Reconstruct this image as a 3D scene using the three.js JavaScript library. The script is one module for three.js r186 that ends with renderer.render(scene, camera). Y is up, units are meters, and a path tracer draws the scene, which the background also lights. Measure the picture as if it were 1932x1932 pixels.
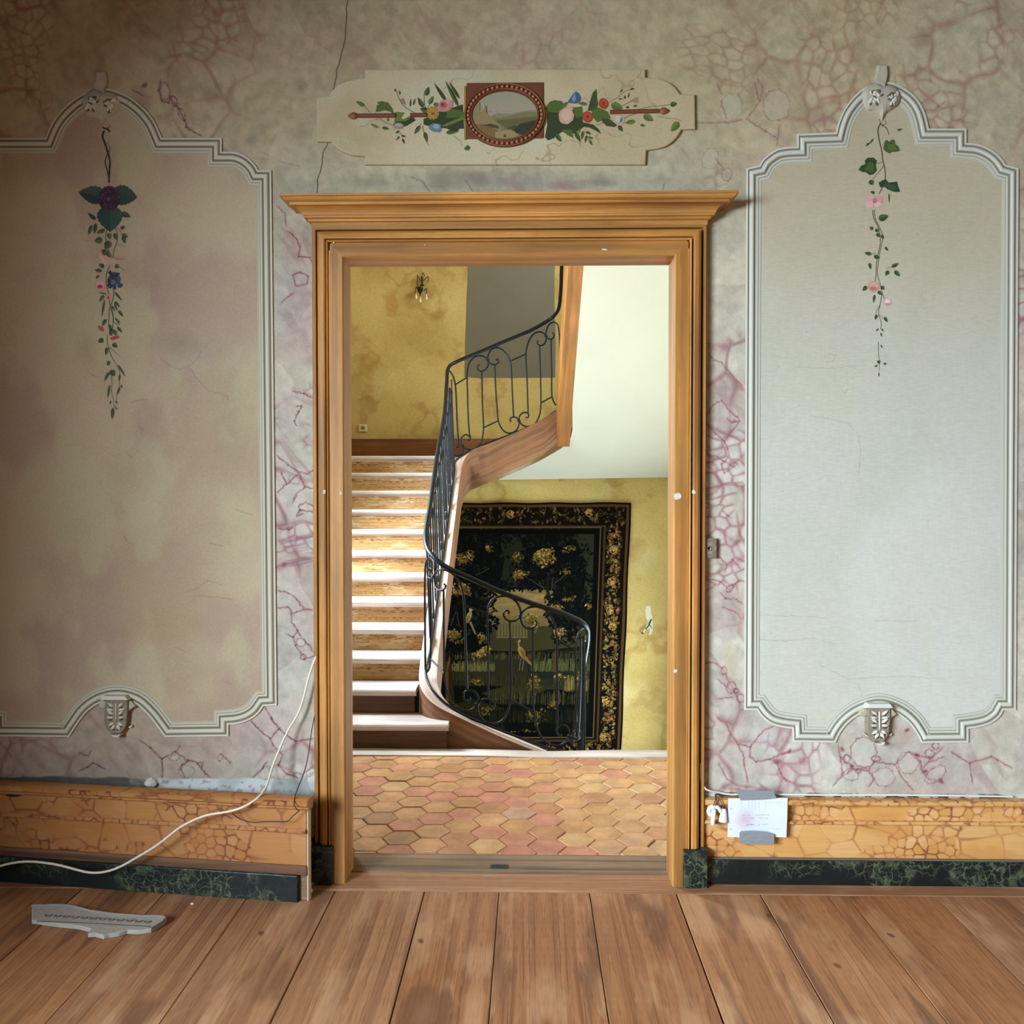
import * as THREE from 'three';
import { RoundedBoxGeometry } from 'three/addons/geometries/RoundedBoxGeometry.js';
import { mergeGeometries, toCreasedNormals } from 'three/addons/utils/BufferGeometryUtils.js';
import { RectAreaLightUniformsLib } from 'three/addons/lights/RectAreaLightUniformsLib.js';

// ---------------------------------------------------------------- camera, sky, daylight, exposure
const scene = new THREE.Scene();
const FOCAL = 1636, EYE = new THREE.Vector3(0, 1.55, 3.46);
const camera = new THREE.PerspectiveCamera(2 * Math.atan(966 / FOCAL) * 180 / Math.PI, 1, 0.05, 60);
camera.position.copy(EYE);
const FWD = new THREE.Vector3(-34 / FOCAL, -34 / FOCAL, -1).normalize();
camera.lookAt(EYE.clone().add(FWD));
camera.updateMatrixWorld(true);
scene.background = new THREE.Color(0.55, 0.68, 0.9);
RectAreaLightUniformsLib.init();
const areaLight = (color, power, w, h, pos, to) => {
  const l = new THREE.RectAreaLight(color, power, w, h);
  l.position.set(...pos); l.lookAt(...to); scene.add(l); return l;
};
// daylight: sky light falling in through the salon windows (left) and the left stair hall window; the right hall lights are added
areaLight(new THREE.Color(0.73, 0.89, 1.0), 74, 3.8, 2.2, [-3.97, 2.1, 4.7], [-3.37, 1.3, 4.6]);
areaLight(new THREE.Color(0.76, 0.91, 1.0), 14, 1.9, 1.6, [1.74, -0.75, -3.8], [0.2, 0.5, -3.95]);  // unseen low light, added to brighten the soffit from below
areaLight(new THREE.Color(0.76, 0.90, 1.0), 72, 1.3, 1.9, [-2.55, 2.6, -2.55], [-1.8, 2.15, -2.55]);
areaLight(new THREE.Color(0.84, 0.93, 1.0), 24, 1.7, 1.3, [1.9, 5.0, -3.6], [-0.6, 3.6, -4.0]);  // unseen high light, added to brighten the upper back wall
const renderer = new THREE.WebGLRenderer({ antialias: true });
renderer.toneMapping = THREE.LinearToneMapping;
renderer.toneMappingExposure = 1.0;
renderer.shadowMap.enabled = true;

// ---------------------------------------------------------------- helpers
const V3 = (x, y, z) => new THREE.Vector3(x, y, z);
const RIGHT = V3(1, 0, 0).applyQuaternion(camera.quaternion), UP = V3(0, 1, 0).applyQuaternion(camera.quaternion);
const ray = (px, py) => FWD.clone().addScaledVector(RIGHT, (px - 966) / FOCAL).addScaledVector(UP, (966 - py) / FOCAL);
const atZ = (px, py, z) => { const r = ray(px, py); return EYE.clone().addScaledVector(r, (z - EYE.z) / r.z); };
const atD = (px, py, d) => atZ(px, py, EYE.z - d);
const atY = (px, py, y) => { const r = ray(px, py); return EYE.clone().addScaledVector(r, (y - EYE.y) / r.y); };
const lerp = (a, b, t) => a + (b - a) * t, clamp = (x, a = 0, b = 1) => Math.max(a, Math.min(b, x));
const smooth = (a, b, x) => { const t = clamp((x - a) / (b - a)); return t * t * (3 - 2 * t); };
const mix = (a, b, t) => [lerp(a[0], b[0], t), lerp(a[1], b[1], t), lerp(a[2], b[2], t)];
function rng(seed) { let s = seed | 0; return () => { s = (s + 0x6d2b79f5) | 0; let t = Math.imul(s ^ (s >>> 15), 1 | s); t = (t + Math.imul(t ^ (t >>> 7), 61 | t)) ^ t; return ((t ^ (t >>> 14)) >>> 0) / 4294967296; }; }
const hash = (x, y, s = 0) => { let h = Math.imul(x, 374761393) + Math.imul(y, 668265263) + Math.imul(s, 1274126177); h = Math.imul(h ^ (h >>> 13), 1274126177); return ((h ^ (h >>> 16)) >>> 0) / 4294967296; };
function noise(x, y, s = 0) {
  const ix = Math.floor(x), iy = Math.floor(y), fx = x - ix, fy = y - iy, u = fx * fx * (3 - 2 * fx), v = fy * fy * (3 - 2 * fy);
  return lerp(lerp(hash(ix, iy, s), hash(ix + 1, iy, s), u), lerp(hash(ix, iy + 1, s), hash(ix + 1, iy + 1, s), u), v);
}
function fbm(x, y, s = 0, o = 4) { let a = 0.5, t = 0, n = 0; for (let i = 0; i < o; i++) { t += a * noise(x, y, s + i * 17); n += a; a *= 0.5; x = x * 2.03 + 1.7; y = y * 2.03 + 9.2; } return t / n; }
function worley(x, y, s = 0) {
  const ix = Math.floor(x), iy = Math.floor(y); let f1 = 9, f2 = 9, id = 0;
  for (let j = -1; j <= 1; j++) for (let i = -1; i <= 1; i++) {
    const cx = ix + i, cy = iy + j, dx = cx + 0.1 + 0.8 * hash(cx, cy, s) - x, dy = cy + 0.1 + 0.8 * hash(cx, cy, s + 5) - y, d = Math.sqrt(dx * dx + dy * dy);
    if (d < f1) { f2 = f1; f1 = d; id = hash(cx, cy, s + 9); } else if (d < f2) f2 = d;
  }
  return [f1, f2, id];
}
const finish = (t, srgb) => { if (srgb) t.colorSpace = THREE.SRGBColorSpace; t.wrapS = t.wrapT = THREE.MirroredRepeatWrapping; t.magFilter = THREE.LinearFilter; t.minFilter = THREE.LinearFilter; t.needsUpdate = true; return t; };
function tex(w, h, fn, srgb = true) {                  // fn(u, v) gives sRGB 0..255
  const d = new Uint8Array(w * h * 4);
  for (let y = 0, o = 0; y < h; y++) for (let x = 0; x < w; x++, o += 4) { const c = fn((x + 0.5) / w, (y + 0.5) / h); d[o] = clamp(c[0], 0, 255); d[o + 1] = clamp(c[1], 0, 255); d[o + 2] = clamp(c[2], 0, 255); d[o + 3] = 255; }
  return finish(new THREE.DataTexture(d, w, h), srgb);
}
function gray(w, h, fn) { return tex(w, h, (u, v) => { const g = 255 * fn(u, v); return [g, g, g]; }, false); }
const rgb = (r, g, b) => new THREE.Color().setRGB(r / 255, g / 255, b / 255, THREE.SRGBColorSpace);
const std = (o) => new THREE.MeshStandardMaterial({ roughness: 0.85, metalness: 0, side: THREE.DoubleSide, ...o });

const used = {};
function numbered(n) { used[n] = (used[n] ?? -1) + 1; return used[n] ? n + '_' + String(used[n]).padStart(3, '0') : n; }
const shade = (m) => { m.castShadow = m.receiveShadow = true; return m; };
function part(name, geo, mat, parent) { const m = shade(new THREE.Mesh(geo, mat)); m.name = name; parent.add(m); return m; }
function thing(name, label, category, pos = [0, 0, 0], group) { const g = new THREE.Group(); g.name = numbered(name); g.position.set(...pos); g.userData = { label, category }; if (group) g.userData.group = group; scene.add(g); return g; }
function single(name, geo, mat, label, category, group) { const m = part(numbered(name), geo, mat, scene); m.userData = { label, category }; if (group) m.userData.group = group; return m; }
function structure(name, geo, mat, label) { const m = geo ? part(name, geo, mat, scene) : new THREE.Group(); m.name = name; if (!geo) scene.add(m); m.userData = { kind: 'structure' }; if (label) m.userData.label = label; return m; }
const localize = (geo, g) => geo.translate(-g.position.x, -g.position.y, -g.position.z);

// planar uv in metres; grain runs along axis
function uvPlan(geo, axis = 0, ou = 0, ov = 0) {
  const g = geo.index ? geo.toNonIndexed() : geo, p = g.attributes.position, uv = new Float32Array(p.count * 2), a = V3(), b = V3(), c = V3();
  for (let i = 0; i < p.count; i += 3) {
    a.fromBufferAttribute(p, i); b.fromBufferAttribute(p, i + 1); c.fromBufferAttribute(p, i + 2);
    const n = b.clone().sub(a).cross(c.clone().sub(a)), m = [Math.abs(n.x), Math.abs(n.y), Math.abs(n.z)];
    const k = m[0] > m[1] && m[0] > m[2] ? 0 : m[1] > m[2] ? 1 : 2, rest = [0, 1, 2].filter((q) => q !== k);
    const ua = rest.includes(axis) ? axis : rest[0], va = rest.find((q) => q !== ua);
    [a, b, c].forEach((q, j) => { const e = [q.x, q.y, q.z]; uv[(i + j) * 2] = e[ua] + ou; uv[(i + j) * 2 + 1] = e[va] + ov; });
  }
  g.setAttribute('uv', new THREE.BufferAttribute(uv, 2)); return g;
}
function box(w, h, d, x, y, z, axis = 0, r = 0.004, ou = 0, ov = 0) { return uvPlan(new RoundedBoxGeometry(w, h, d, 1, Math.min(r, w / 2.1, h / 2.1, d / 2.1)).translate(x, y, z), axis, ou, ov); }
// box between two corners
const boxc = (x0, x1, y0, y1, z0, z1, axis = 0, r = 0.004, ou = 0, ov = 0) => box(x1 - x0, y1 - y0, z1 - z0, (x0 + x1) / 2, (y0 + y1) / 2, (z0 + z1) / 2, axis, r, ou, ov);
const join = (list) => mergeGeometries(list.map((g) => { const h = g.index ? g.toNonIndexed() : g; for (const k of Object.keys(h.attributes)) if (!['position', 'normal', 'uv', 'color'].includes(k)) h.deleteAttribute(k); return h; }));
function tint(geo, c) { const g = geo.index ? geo.toNonIndexed() : geo, n = g.attributes.position.count, a = new Float32Array(n * 3); for (let i = 0; i < n; i++) { a[i * 3] = c.r; a[i * 3 + 1] = c.g; a[i * 3 + 2] = c.b; } g.setAttribute('color', new THREE.BufferAttribute(a, 3)); return g; }

// sweep a profile [[offset, height, colour?]...] along a flat path, mitred; map(a, b, h) gives the point. from/to pick some of the path's segments
function sweep(pts, prof, map, { closed = false, side = 1, from = 0, to, flat = false, caps = false } = {}) {
  const n = pts.length, nrm = [];
  for (let i = 0; i < n; i++) {
    const p = pts[(i - 1 + n) % n], q = pts[i], r = pts[(i + 1) % n];
    let d0 = [q[0] - p[0], q[1] - p[1]], d1 = [r[0] - q[0], r[1] - q[1]];
    if (!closed && i === 0) d0 = d1; if (!closed && i === n - 1) d1 = d0;
    const l0 = Math.hypot(...d0), l1 = Math.hypot(...d1), n0 = [-d0[1] / l0, d0[0] / l0], n1 = [-d1[1] / l1, d1[0] / l1];
    let m = [n0[0] + n1[0], n0[1] + n1[1]]; const l = Math.hypot(...m) || 1; m = [m[0] / l, m[1] / l];
    const k = side / Math.max(0.35, m[0] * n0[0] + m[1] * n0[1]); nrm.push([m[0] * k, m[1] * k]);
  }
  const last = to ?? (closed ? n : n - 1), pos = [], uv = [], col = [];
  const P = (i, j) => { const q = pts[i % n], m = nrm[i % n]; return map(q[0] + m[0] * prof[j][0], q[1] + m[1] * prof[j][0], prof[j][1]); };
  const along = [0]; for (let i = 0; i < (closed ? n : n - 1); i++) { const a = pts[i], b = pts[(i + 1) % n]; along.push(along[i] + Math.hypot(b[0] - a[0], b[1] - a[1])); }
  const across = [0]; for (let j = 1; j < prof.length; j++) across.push(across[j - 1] + Math.hypot(prof[j][0] - prof[j - 1][0], prof[j][1] - prof[j - 1][1]));
  for (let i = from; i < last; i++) for (let j = 0; j < prof.length - 1; j++) {
    const a = P(i, j), b = P(i + 1, j), c = P(i + 1, j + 1), d = P(i, j + 1), c0 = prof[j][2], c1 = flat ? c0 : prof[j + 1][2];
    for (const [q, u, v, w] of [[a, along[i], across[j], c0], [b, along[i + 1], across[j], c0], [c, along[i + 1], across[j + 1], c1], [a, along[i], across[j], c0], [c, along[i + 1], across[j + 1], c1], [d, along[i], across[j + 1], c1]]) { pos.push(q.x, q.y, q.z); uv.push(u, v); if (w) col.push(w.r, w.g, w.b); }
  }
  if (caps) for (const i of [from, last]) for (let j = 1; j < prof.length - 1; j++) for (const q of [P(i, 0), P(i, j), P(i, j + 1)]) { pos.push(q.x, q.y, q.z); uv.push(q.x, q.y); if (prof[0][2]) col.push(prof[0][2].r, prof[0][2].g, prof[0][2].b); }
  const g = new THREE.BufferGeometry();
  g.setAttribute('position', new THREE.Float32BufferAttribute(pos, 3)); g.setAttribute('uv', new THREE.Float32BufferAttribute(uv, 2));
  if (col.length) g.setAttribute('color', new THREE.Float32BufferAttribute(col, 3));
  g.computeVertexNormals(); return g;
}
function tube(points, r, seg = 6, n, closed = false) { return new THREE.TubeGeometry(new THREE.CatmullRomCurve3(points, closed, 'centripetal'), n ?? points.length * 4, r, seg, closed); }
function capsuleLine(a, b, r, seg = 6) { const g = new THREE.CylinderGeometry(r, r, a.distanceTo(b), seg); g.translate(0, a.distanceTo(b) / 2, 0); g.applyQuaternion(new THREE.Quaternion().setFromUnitVectors(V3(0, 1, 0), b.clone().sub(a).normalize())); return g.translate(a.x, a.y, a.z); }

// ---------------------------------------------------------------- materials
function woodTex(seed, light, dark, w = 1024, h = 512, len = 1.6, wid = 0.5, rough = 1) {     // grain along u
  return tex(w, h, (u, v) => {
    const X = u * len, Y = v * wid, wob = fbm(X * 1.6, Y * 7, seed, 3) * 0.03;
    const ring = fbm(X * 1.1, (Y + wob) * 46, seed + 3, 4), fine = noise(X * 14, Y * 420, seed + 7), pore = noise(X * 30, Y * 900, seed + 8), cloud = fbm(X * 2.2, Y * 8, seed + 11, 3);
    let c = mix(light, dark, clamp(0.15 + 1.25 * (ring - 0.35)));
    c = mix(c, dark, 0.28 * smooth(0.55, 0.95, fine) + 0.25 * smooth(0.75, 0.95, pore));
    const k = 0.8 + 0.4 * cloud; return [c[0] * k, c[1] * k, c[2] * k].map((q, i) => lerp(q, light[i] * 0.7, (1 - rough) * 0.3));
  });
}
const rep = (t, len, wid, ou = 0, ov = 0) => { const c = t.clone(); c.repeat.set(1 / len, 1 / wid); c.offset.set(ou, ov); c.needsUpdate = true; return c; };
const oakT = woodTex(11, [198, 143, 72], [134, 83, 34], 1024, 512, 1.6, 0.5);
const oakMat = std({ map: rep(oakT, 1.6, 0.5), roughness: 0.58, bumpMap: rep(oakT, 1.6, 0.5), bumpScale: 0.0008 });
const plankT = [21, 22, 23].map((sd, q) => tex(1024, 512, (u, v) => {
  const X = u * 3.0, Y = v * 0.4, L1 = [[178, 124, 80], [168, 112, 70], [172, 122, 84]][q], D1 = [[126, 76, 44], [114, 66, 38], [122, 78, 52]][q], wob = fbm(X * 1.2, Y * 6, sd, 3) * 0.05, ring = fbm(X * 0.7, (Y + wob) * 70, sd + 3, 4), fine = noise(X * 22, Y * 620, sd + 7), wear = fbm(X * 3, Y * 9, sd + 11, 4), scuff = fbm(X * 12 + Y * 20, Y * 40, sd + 14, 3);
  let c = mix(L1, D1, clamp(1.1 * (ring - 0.3))); c = mix(c, D1, 0.55 * smooth(0.5, 0.95, fine)); c = mix(c, [78, 44, 26], 0.3 * smooth(0.6, 0.8, fbm(X * 1.4, (Y + wob) * 150, sd + 21, 2))); c = mix(c, [206, 164, 128], smooth(0.52, 0.74, wear) * 0.45); c = mix(c, [96, 60, 40], smooth(0.62, 0.76, fbm(X * 1.8 + 5, Y * 11, sd + 19, 3)) * 0.5); c = mix(c, [204, 166, 132], smooth(0.66, 0.8, scuff) * 0.14);
  const kx = ((X * 0.9 + 0.37 * q) % 1) - 0.5, kd = Math.hypot(kx * 1.1, (Y - 0.21 + 0.05 * Math.sin(X * 5)) * 1.6); c = mix(c, [84, 48, 28], (1 - smooth(0.008, 0.022, kd)) * 0.7); return c;
}));
const plankMats = plankT.map((t, i) => std({ map: rep(t, 3.0, 0.4), roughness: 0.64, bumpMap: rep(t, 3.0, 0.4), bumpScale: 0.001 }));
const oldWoodT = woodTex(31, [150, 120, 92], [82, 58, 42], 1024, 512, 2.0, 0.4);
const oldWood = std({ map: rep(oldWoodT, 2.0, 0.4), roughness: 0.75, bumpMap: rep(oldWoodT, 2, 0.4), bumpScale: 0.0015 });
const stringT = woodTex(41, [156, 112, 76], [96, 60, 36], 1024, 512, 1.6, 0.5);
const stringMat = std({ map: rep(stringT, 1.6, 0.5), roughness: 0.6 });

const orangeT = woodTex(43, [190, 128, 58], [132, 80, 30], 1024, 512, 1.6, 0.5);
const orangeMat = std({ map: rep(orangeT, 1.6, 0.5), roughness: 0.55 });
const treadT = woodTex(51, [228, 218, 212], [182, 160, 150], 1024, 256, 1.2, 0.35), treadMat = std({ map: rep(treadT, 1.2, 0.35), roughness: 0.45, bumpMap: rep(treadT, 1.2, 0.35), bumpScale: 0.002 });
const riserT = tex(1024, 256, (u, v) => {
  const X = u * 1.2, Y = v * 0.32, g = fbm(X * 2, Y * 110, 61, 4), wear = fbm(X * 7, Y * 16, 62, 4), pit = fbm(X * 40, Y * 150, 63, 2);
  let c = mix([190, 148, 88], [136, 92, 52], clamp(1.3 * (g - 0.3))); c = mix(c, [210, 188, 150], smooth(0.48, 0.72, wear) * 0.6); c = mix(c, [92, 58, 38], smooth(0.6, 0.75, pit) * 0.55 * smooth(0.42, 0.6, fbm(X * 5, Y * 20, 64, 3))); return c;
});
const riserMat = std({ map: rep(riserT, 1.2, 0.32), roughness: 0.65 });
const riserDark = std({ map: rep(woodTex(66, [112, 76, 48], [62, 38, 24], 1024, 256, 1.2, 0.3), 1.2, 0.3), roughness: 0.7 });  // two lowest risers: unworn brown wood, with some shade put into the tone
const stringTopMat = std({ map: rep(treadT, 1.2, 0.35), color: rgb(255, 240, 232), roughness: 0.55 });
const iron = std({ color: rgb(34, 38, 42), roughness: 0.42, metalness: 0.6 });
const blackT = tex(1024, 256, (u, v) => {                 // dark green "sea" marble paint
  const X = u * 2, Y = v * 0.5, wx = X + 0.05 * fbm(X * 9, Y * 9, 71) + 0.035 * (fbm(X * 45, Y * 45, 77, 2) - 0.5), wy = Y + 0.05 * fbm(X * 9, Y * 9, 72) + 0.035 * (fbm(X * 45, Y * 45, 78, 2) - 0.5), a = worley(wx * 26, wy * 30, 73), b = worley(wx * 66, wy * 66, 74), m = fbm(X * 5, Y * 5, 75);
  let c = mix([14, 20, 24], [30, 40, 38], fbm(X * 20, Y * 20, 76)); c = mix(c, [118, 126, 92], (1 - smooth(0, 0.2, a[1] - a[0])) * smooth(0.38, 0.56, m) * 0.7); c = mix(c, [88, 98, 70], smooth(0.55, 0.72, fbm(X * 22, Y * 22, 79, 3)) * smooth(0.42, 0.56, m) * 0.6); return mix(c, [96, 108, 80], (1 - smooth(0, 0.16, b[1] - b[0])) * smooth(0.44, 0.6, m) * 0.6);
});
const blackMat = std({ map: rep(blackT, 2, 0.5), roughness: 0.3 });
// siena marble paint on the dado
const sienaT = tex(2048, 700, (u, v) => {
  const X = u * 2.4, Y = v * 0.8, wx = X + 0.05 * (fbm(X * 5, Y * 5, 81, 2) - 0.5), wy = Y + 0.05 * (fbm(X * 5, Y * 5, 82, 2) - 0.5), big = worley(wx * 8 + wy * 2, wy * 9, 83), sm = worley(wx * 24, wy * 26, 84), m = fbm(X * 4.4, Y * 5.5, 85, 3), use = smooth(0.47, 0.51, m);
  const e = big[1] - big[0], es = sm[1] - sm[0];
  let c = mix(mix([222, 176, 108], [228, 192, 140], big[2]), mix([214, 166, 100], [232, 196, 146], sm[2]), use); c = mix(c, [204, 146, 78], 0.5 * smooth(0.5, 0.75, fbm(X * 5, Y * 8, 86)));
  c = mix(c, [196, 150, 92], 0.3 * noise(X * 12, Y * 160, 89));
  const tri = smooth(0.40, 0.6, big[0]) * (1 - smooth(0.0, 0.14, e)), tris = smooth(0.34, 0.54, sm[0]) * (1 - smooth(0, 0.26, es));
  const nv = 0.4 + 0.6 * smooth(0.3, 0.6, fbm(X * 9, Y * 9, 90, 2)); c = mix(c, [204, 146, 96], use * (1 - smooth(0.04, 0.4, es)) * 0.4); c = mix(c, [156, 92, 60], use * (1 - smooth(0.015, 0.06, es)) * 0.55 * nv); c = mix(c, [112, 52, 34], use * tris * 0.62 * nv);
  c = mix(c, [168, 104, 66], (1 - use) * (1 - smooth(0.005, 0.02, e)) * (0.3 + 0.4 * smooth(0.4, 0.55, m)) * nv); c = mix(c, [126, 62, 40], (1 - use) * tri * 0.45 * nv); return c;
});
const sienaMat = std({ map: rep(sienaT, 2.4, 0.8), color: rgb(246, 230, 214), roughness: 0.5 });
const sienaDark = std({ map: rep(sienaT, 2.4, 0.8, 0.61, 0.2), color: rgb(204, 172, 150), roughness: 0.5 });
const plasterWhite = std({ color: rgb(212, 208, 198), roughness: 0.95, bumpMap: rep(gray(256, 256, (u, v) => fbm(u * 24, v * 24, 91)), 0.3, 0.3), bumpScale: 0.004 });
const ochreT = tex(1280, 1280, (u, v) => {             // limewash of the stair hall, 3.4 m square
  const X = u * 3.6, Y = v * 3.6, a = fbm(X * 1.3, Y * 1.3, 101), b = fbm(X * 4, Y * 4, 102), f = noise(X * 90, Y * 90, 103);
  let c = mix([196, 172, 104], [176, 150, 84], smooth(0.35, 0.7, a)); c = mix(c, [164, 126, 62], smooth(0.58, 0.78, b) * 0.6); c = mix(c, [208, 192, 140], smooth(0.6, 0.8, fbm(X * 2, Y * 2, 104)) * 0.5);
  const st = smooth(0.56, 0.66, fbm(X * 3.2 + 4, Y * 3.2, 108)) * (1 - smooth(0.66, 0.74, fbm(X * 3.2 + 4, Y * 3.2, 108))); c = mix(c, [150, 118, 58], st * 0.35);
  const k = 0.96 + 0.08 * f; return [c[0] * k, c[1] * k, c[2] * k];
});
const ochreMat = std({ map: rep(ochreT, 3.6, 3.6, 0.11, 0.42), roughness: 0.95 });
const creamT = tex(512, 512, (u, v) => { const a = fbm(u * 5, v * 5, 111), b = fbm(u * 40, v * 40, 112); return mix([226, 223, 203], [217, 215, 196], clamp(a + 0.3 * (b - 0.5))); });
const creamMat = std({ map: rep(creamT, 2, 2), roughness: 0.95 });
const plainWall = std({ color: rgb(98, 84, 68), roughness: 0.95 }), ceilingMat = std({ color: rgb(140, 118, 88), roughness: 0.95 });

// ---------------------------------------------------------------- the salon wall with its painted marble
// colour of the painted breccia at a place on the wall (metres)
function marble(X, Y) {
  const wx = X + 0.16 * (fbm(X * 2.6, Y * 2.6, 1, 2) - 0.5) + 0.035 * (noise(X * 11, Y * 11, 2) - 0.5), wy = Y + 0.16 * (fbm(X * 2.6, Y * 2.6, 3, 2) - 0.5) + 0.035 * (noise(X * 11, Y * 11, 4) - 0.5);
  const big = worley(wx * 5.2 + wy * 1.4, wy * 5.6 - wx * 1.2, 5), sm = worley(wx * 17 + wy * 3, wy * 19 - wx * 3, 6), tiny = worley(wx * 46, wy * 46, 30), m = fbm(X * 2.3, Y * 2.1, 7, 3), cl = fbm(X * 3.4, Y * 3.4, 8, 4), low = smooth(1.5, 0.6, Y);
  let c = mix([176, 170, 156], [196, 184, 160], smooth(0.35, 0.65, cl));
  c = mix(c, [178, 152, 142], smooth(0.48, 0.72, fbm(X * 3.6 + 7, Y * 3.6, 9, 3)) * 0.75); c = mix(c, [192, 188, 166], smooth(0.52, 0.7, fbm(X * 4.6 + 2, Y * 4.6, 31, 3)) * 0.6);
  c = mix(c, mix([156, 142, 134], [208, 200, 188], big[2]), 0.36); c = mix(c, mix([164, 148, 140], [204, 198, 186], sm[2]), 0.25 * smooth(0.42, 0.6, m));
  const dg = fbm((X * 0.8 + Y * 0.6) * 26, (Y * 0.8 - X * 0.6) * 5, 32, 3); c = mix(c, [158, 128, 124], smooth(0.58, 0.72, dg) * smooth(0.5, 0.62, fbm(X * 2.8, Y * 2.8 + 5, 33, 2)) * 0.5);
  const e = big[1] - big[0], es = sm[1] - sm[0], on = smooth(0.46, 0.58, m), nz = noise(X * 9, Y * 9, 34), pk = smooth(0.50, 0.54, fbm(X * 3.1 + 3, Y * 3.1, 37, 3)) * on;
  const tri = smooth(0.40, 0.62, big[0]) * (1 - smooth(0.0, 0.16, e)), tris = smooth(0.36, 0.56, sm[0]) * (1 - smooth(0.0, 0.26, es));
  const line = (1 - smooth(0.003, 0.012 + 0.012 * on * nz, e)) * (0.14 + 0.4 * on * smooth(0.25, 0.6, nz)), halo = (1 - smooth(0.02, 0.22, e)) * on;
  c = mix(c, [168, 126, 122], halo * 0.36); c = mix(c, [110, 62, 66], 0.66 * line); c = mix(c, [104, 50, 58], 0.3 * tri * on);
  c = mix(c, [212, 204, 192], pk * smooth(0.08, 0.4, es) * 0.35); c = mix(c, [166, 122, 120], pk * (1 - smooth(0.05, 0.4, es)) * 0.4); c = mix(c, [120, 72, 74], pk * (0.22 * (1 - smooth(0.02, 0.08, es)) + 0.18 * tris));
  const str = fbm(X * 30 + Y * 12, Y * 30 - X * 12, 12, 3), k = 0.90 + 0.2 * str + 0.05 * (noise(X * 260, Y * 260, 13) - 0.5);
  c = mix(c, [132, 104, 88], 0.45 * smooth(-0.95, -1.5, X) * smooth(1.3, 0.6, Y)); c = mix(c, [198, 192, 188], low * 0.12 * smooth(-1, 0, X)); c = mix(c, [172, 154, 104], smooth(2.2, 3.2, Y) * (0.25 + 0.4 * fbm(X * 1.6, Y * 1.6, 36, 3)));  // low-left brown and ochre top: paint tones with shade and warm light mixed in
  return [c[0] * k, c[1] * k, c[2] * k];
}
// the larger veins and stains, brushed on by hand where they run on the wall
const brushLayer = (draw) => {
  const w = 1932, h = 1530, cv = document.createElement('canvas'); cv.width = w; cv.height = h; const c = cv.getContext('2d'), R = rng(61);
  const patch = (x, y, rx, ry, col, a, rot = 0) => { for (let k = 10; k > 0; k--) { c.fillStyle = `rgba(${col},${a / 6})`; c.beginPath(); c.ellipse(x + 2 * (R() - 0.5), y + 2 * (R() - 0.5), rx * k / 10 * (1 + 0.15 * (R() - 0.5)), ry * k / 10, rot, 0, 7); c.fill(); } };
  const vein = (pts, wd, a, col = '98,50,60') => {
    const q = []; for (let i = 0; i < pts.length - 1; i++) { const [x0, y0] = pts[i], [x1, y1] = pts[i + 1], n = Math.max(2, Math.round(Math.hypot(x1 - x0, y1 - y0) / 5)); for (let k = 0; k < n; k++) q.push([lerp(x0, x1, k / n) + 2.2 * (R() - 0.5), lerp(y0, y1, k / n) + 2.2 * (R() - 0.5)]); } q.push(pts[pts.length - 1]); c.lineCap = 'round';
    for (const [m, al] of [[4.5, 0.10], [2.4, 0.22], [1, 0.85]]) for (let i = 0; i < q.length - 1; i++) { c.strokeStyle = `rgba(${m > 1 ? '140,84,88' : col},${a * al * (0.6 + 0.6 * R())})`; c.lineWidth = wd * m * (0.5 + 0.9 * R()); c.beginPath(); c.moveTo(...q[i]); c.lineTo(...q[i + 1]); c.stroke(); }
    pts.slice(1, -1).forEach(([x, y]) => { if (R() < 0.75) { const r = wd * (1.2 + 1.6 * R()); c.fillStyle = `rgba(${col},${a * 0.8})`; c.beginPath(); const b = R() * 6; for (let k = 0; k < 3; k++) c.lineTo(x + Math.cos(b + k * 2.1) * r, y + Math.sin(b + k * 2.1) * r); c.fill(); } });
  };
  const stone = (x, y, rx, ry, rot, a = 0.5, wd = 1.1) => { c.fillStyle = `rgba(206,196,184,${a * 0.5})`; c.beginPath(); c.ellipse(x, y, rx, ry, rot, 0, 7); c.fill(); const p = []; for (let k = 0; k <= 9; k++) { const t = k / 9 * 6.283, e = 1 + 0.14 * (R() - 0.5); p.push([x + Math.cos(t) * rx * e * Math.cos(rot) - Math.sin(t) * ry * e * Math.sin(rot), y + Math.cos(t) * rx * e * Math.sin(rot) + Math.sin(t) * ry * e * Math.cos(rot)]); } vein(p, wd, a); };
  draw({ patch, vein, stone, c, R });
  const d = c.getImageData(0, 0, w, h).data, right = RIGHT, up = UP, v = V3();
  return (X, Y) => { v.set(X - EYE.x, Y - EYE.y, -EYE.z); const f = v.dot(FWD), x = 966 + FOCAL * v.dot(right) / f, y = 966 - FOCAL * v.dot(up) / f; if (x < 1 || y < 1 || x > w - 2 || y > h - 2) return null;
    const ix = Math.floor(x), iy = Math.floor(y), fx = x - ix, fy = y - iy; let r = 0, g = 0, b = 0, a = 0; for (const [i, j, k] of [[0, 0, (1 - fx) * (1 - fy)], [1, 0, fx * (1 - fy)], [0, 1, (1 - fx) * fy], [1, 1, fx * fy]]) { const o = ((iy + j) * w + ix + i) * 4, al = d[o + 3] * k; r += d[o] * al; g += d[o + 1] * al; b += d[o + 2] * al; a += al; } return a > 0.5 ? [r / a, g / a, b / a, a / 255] : null; };
};
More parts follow.
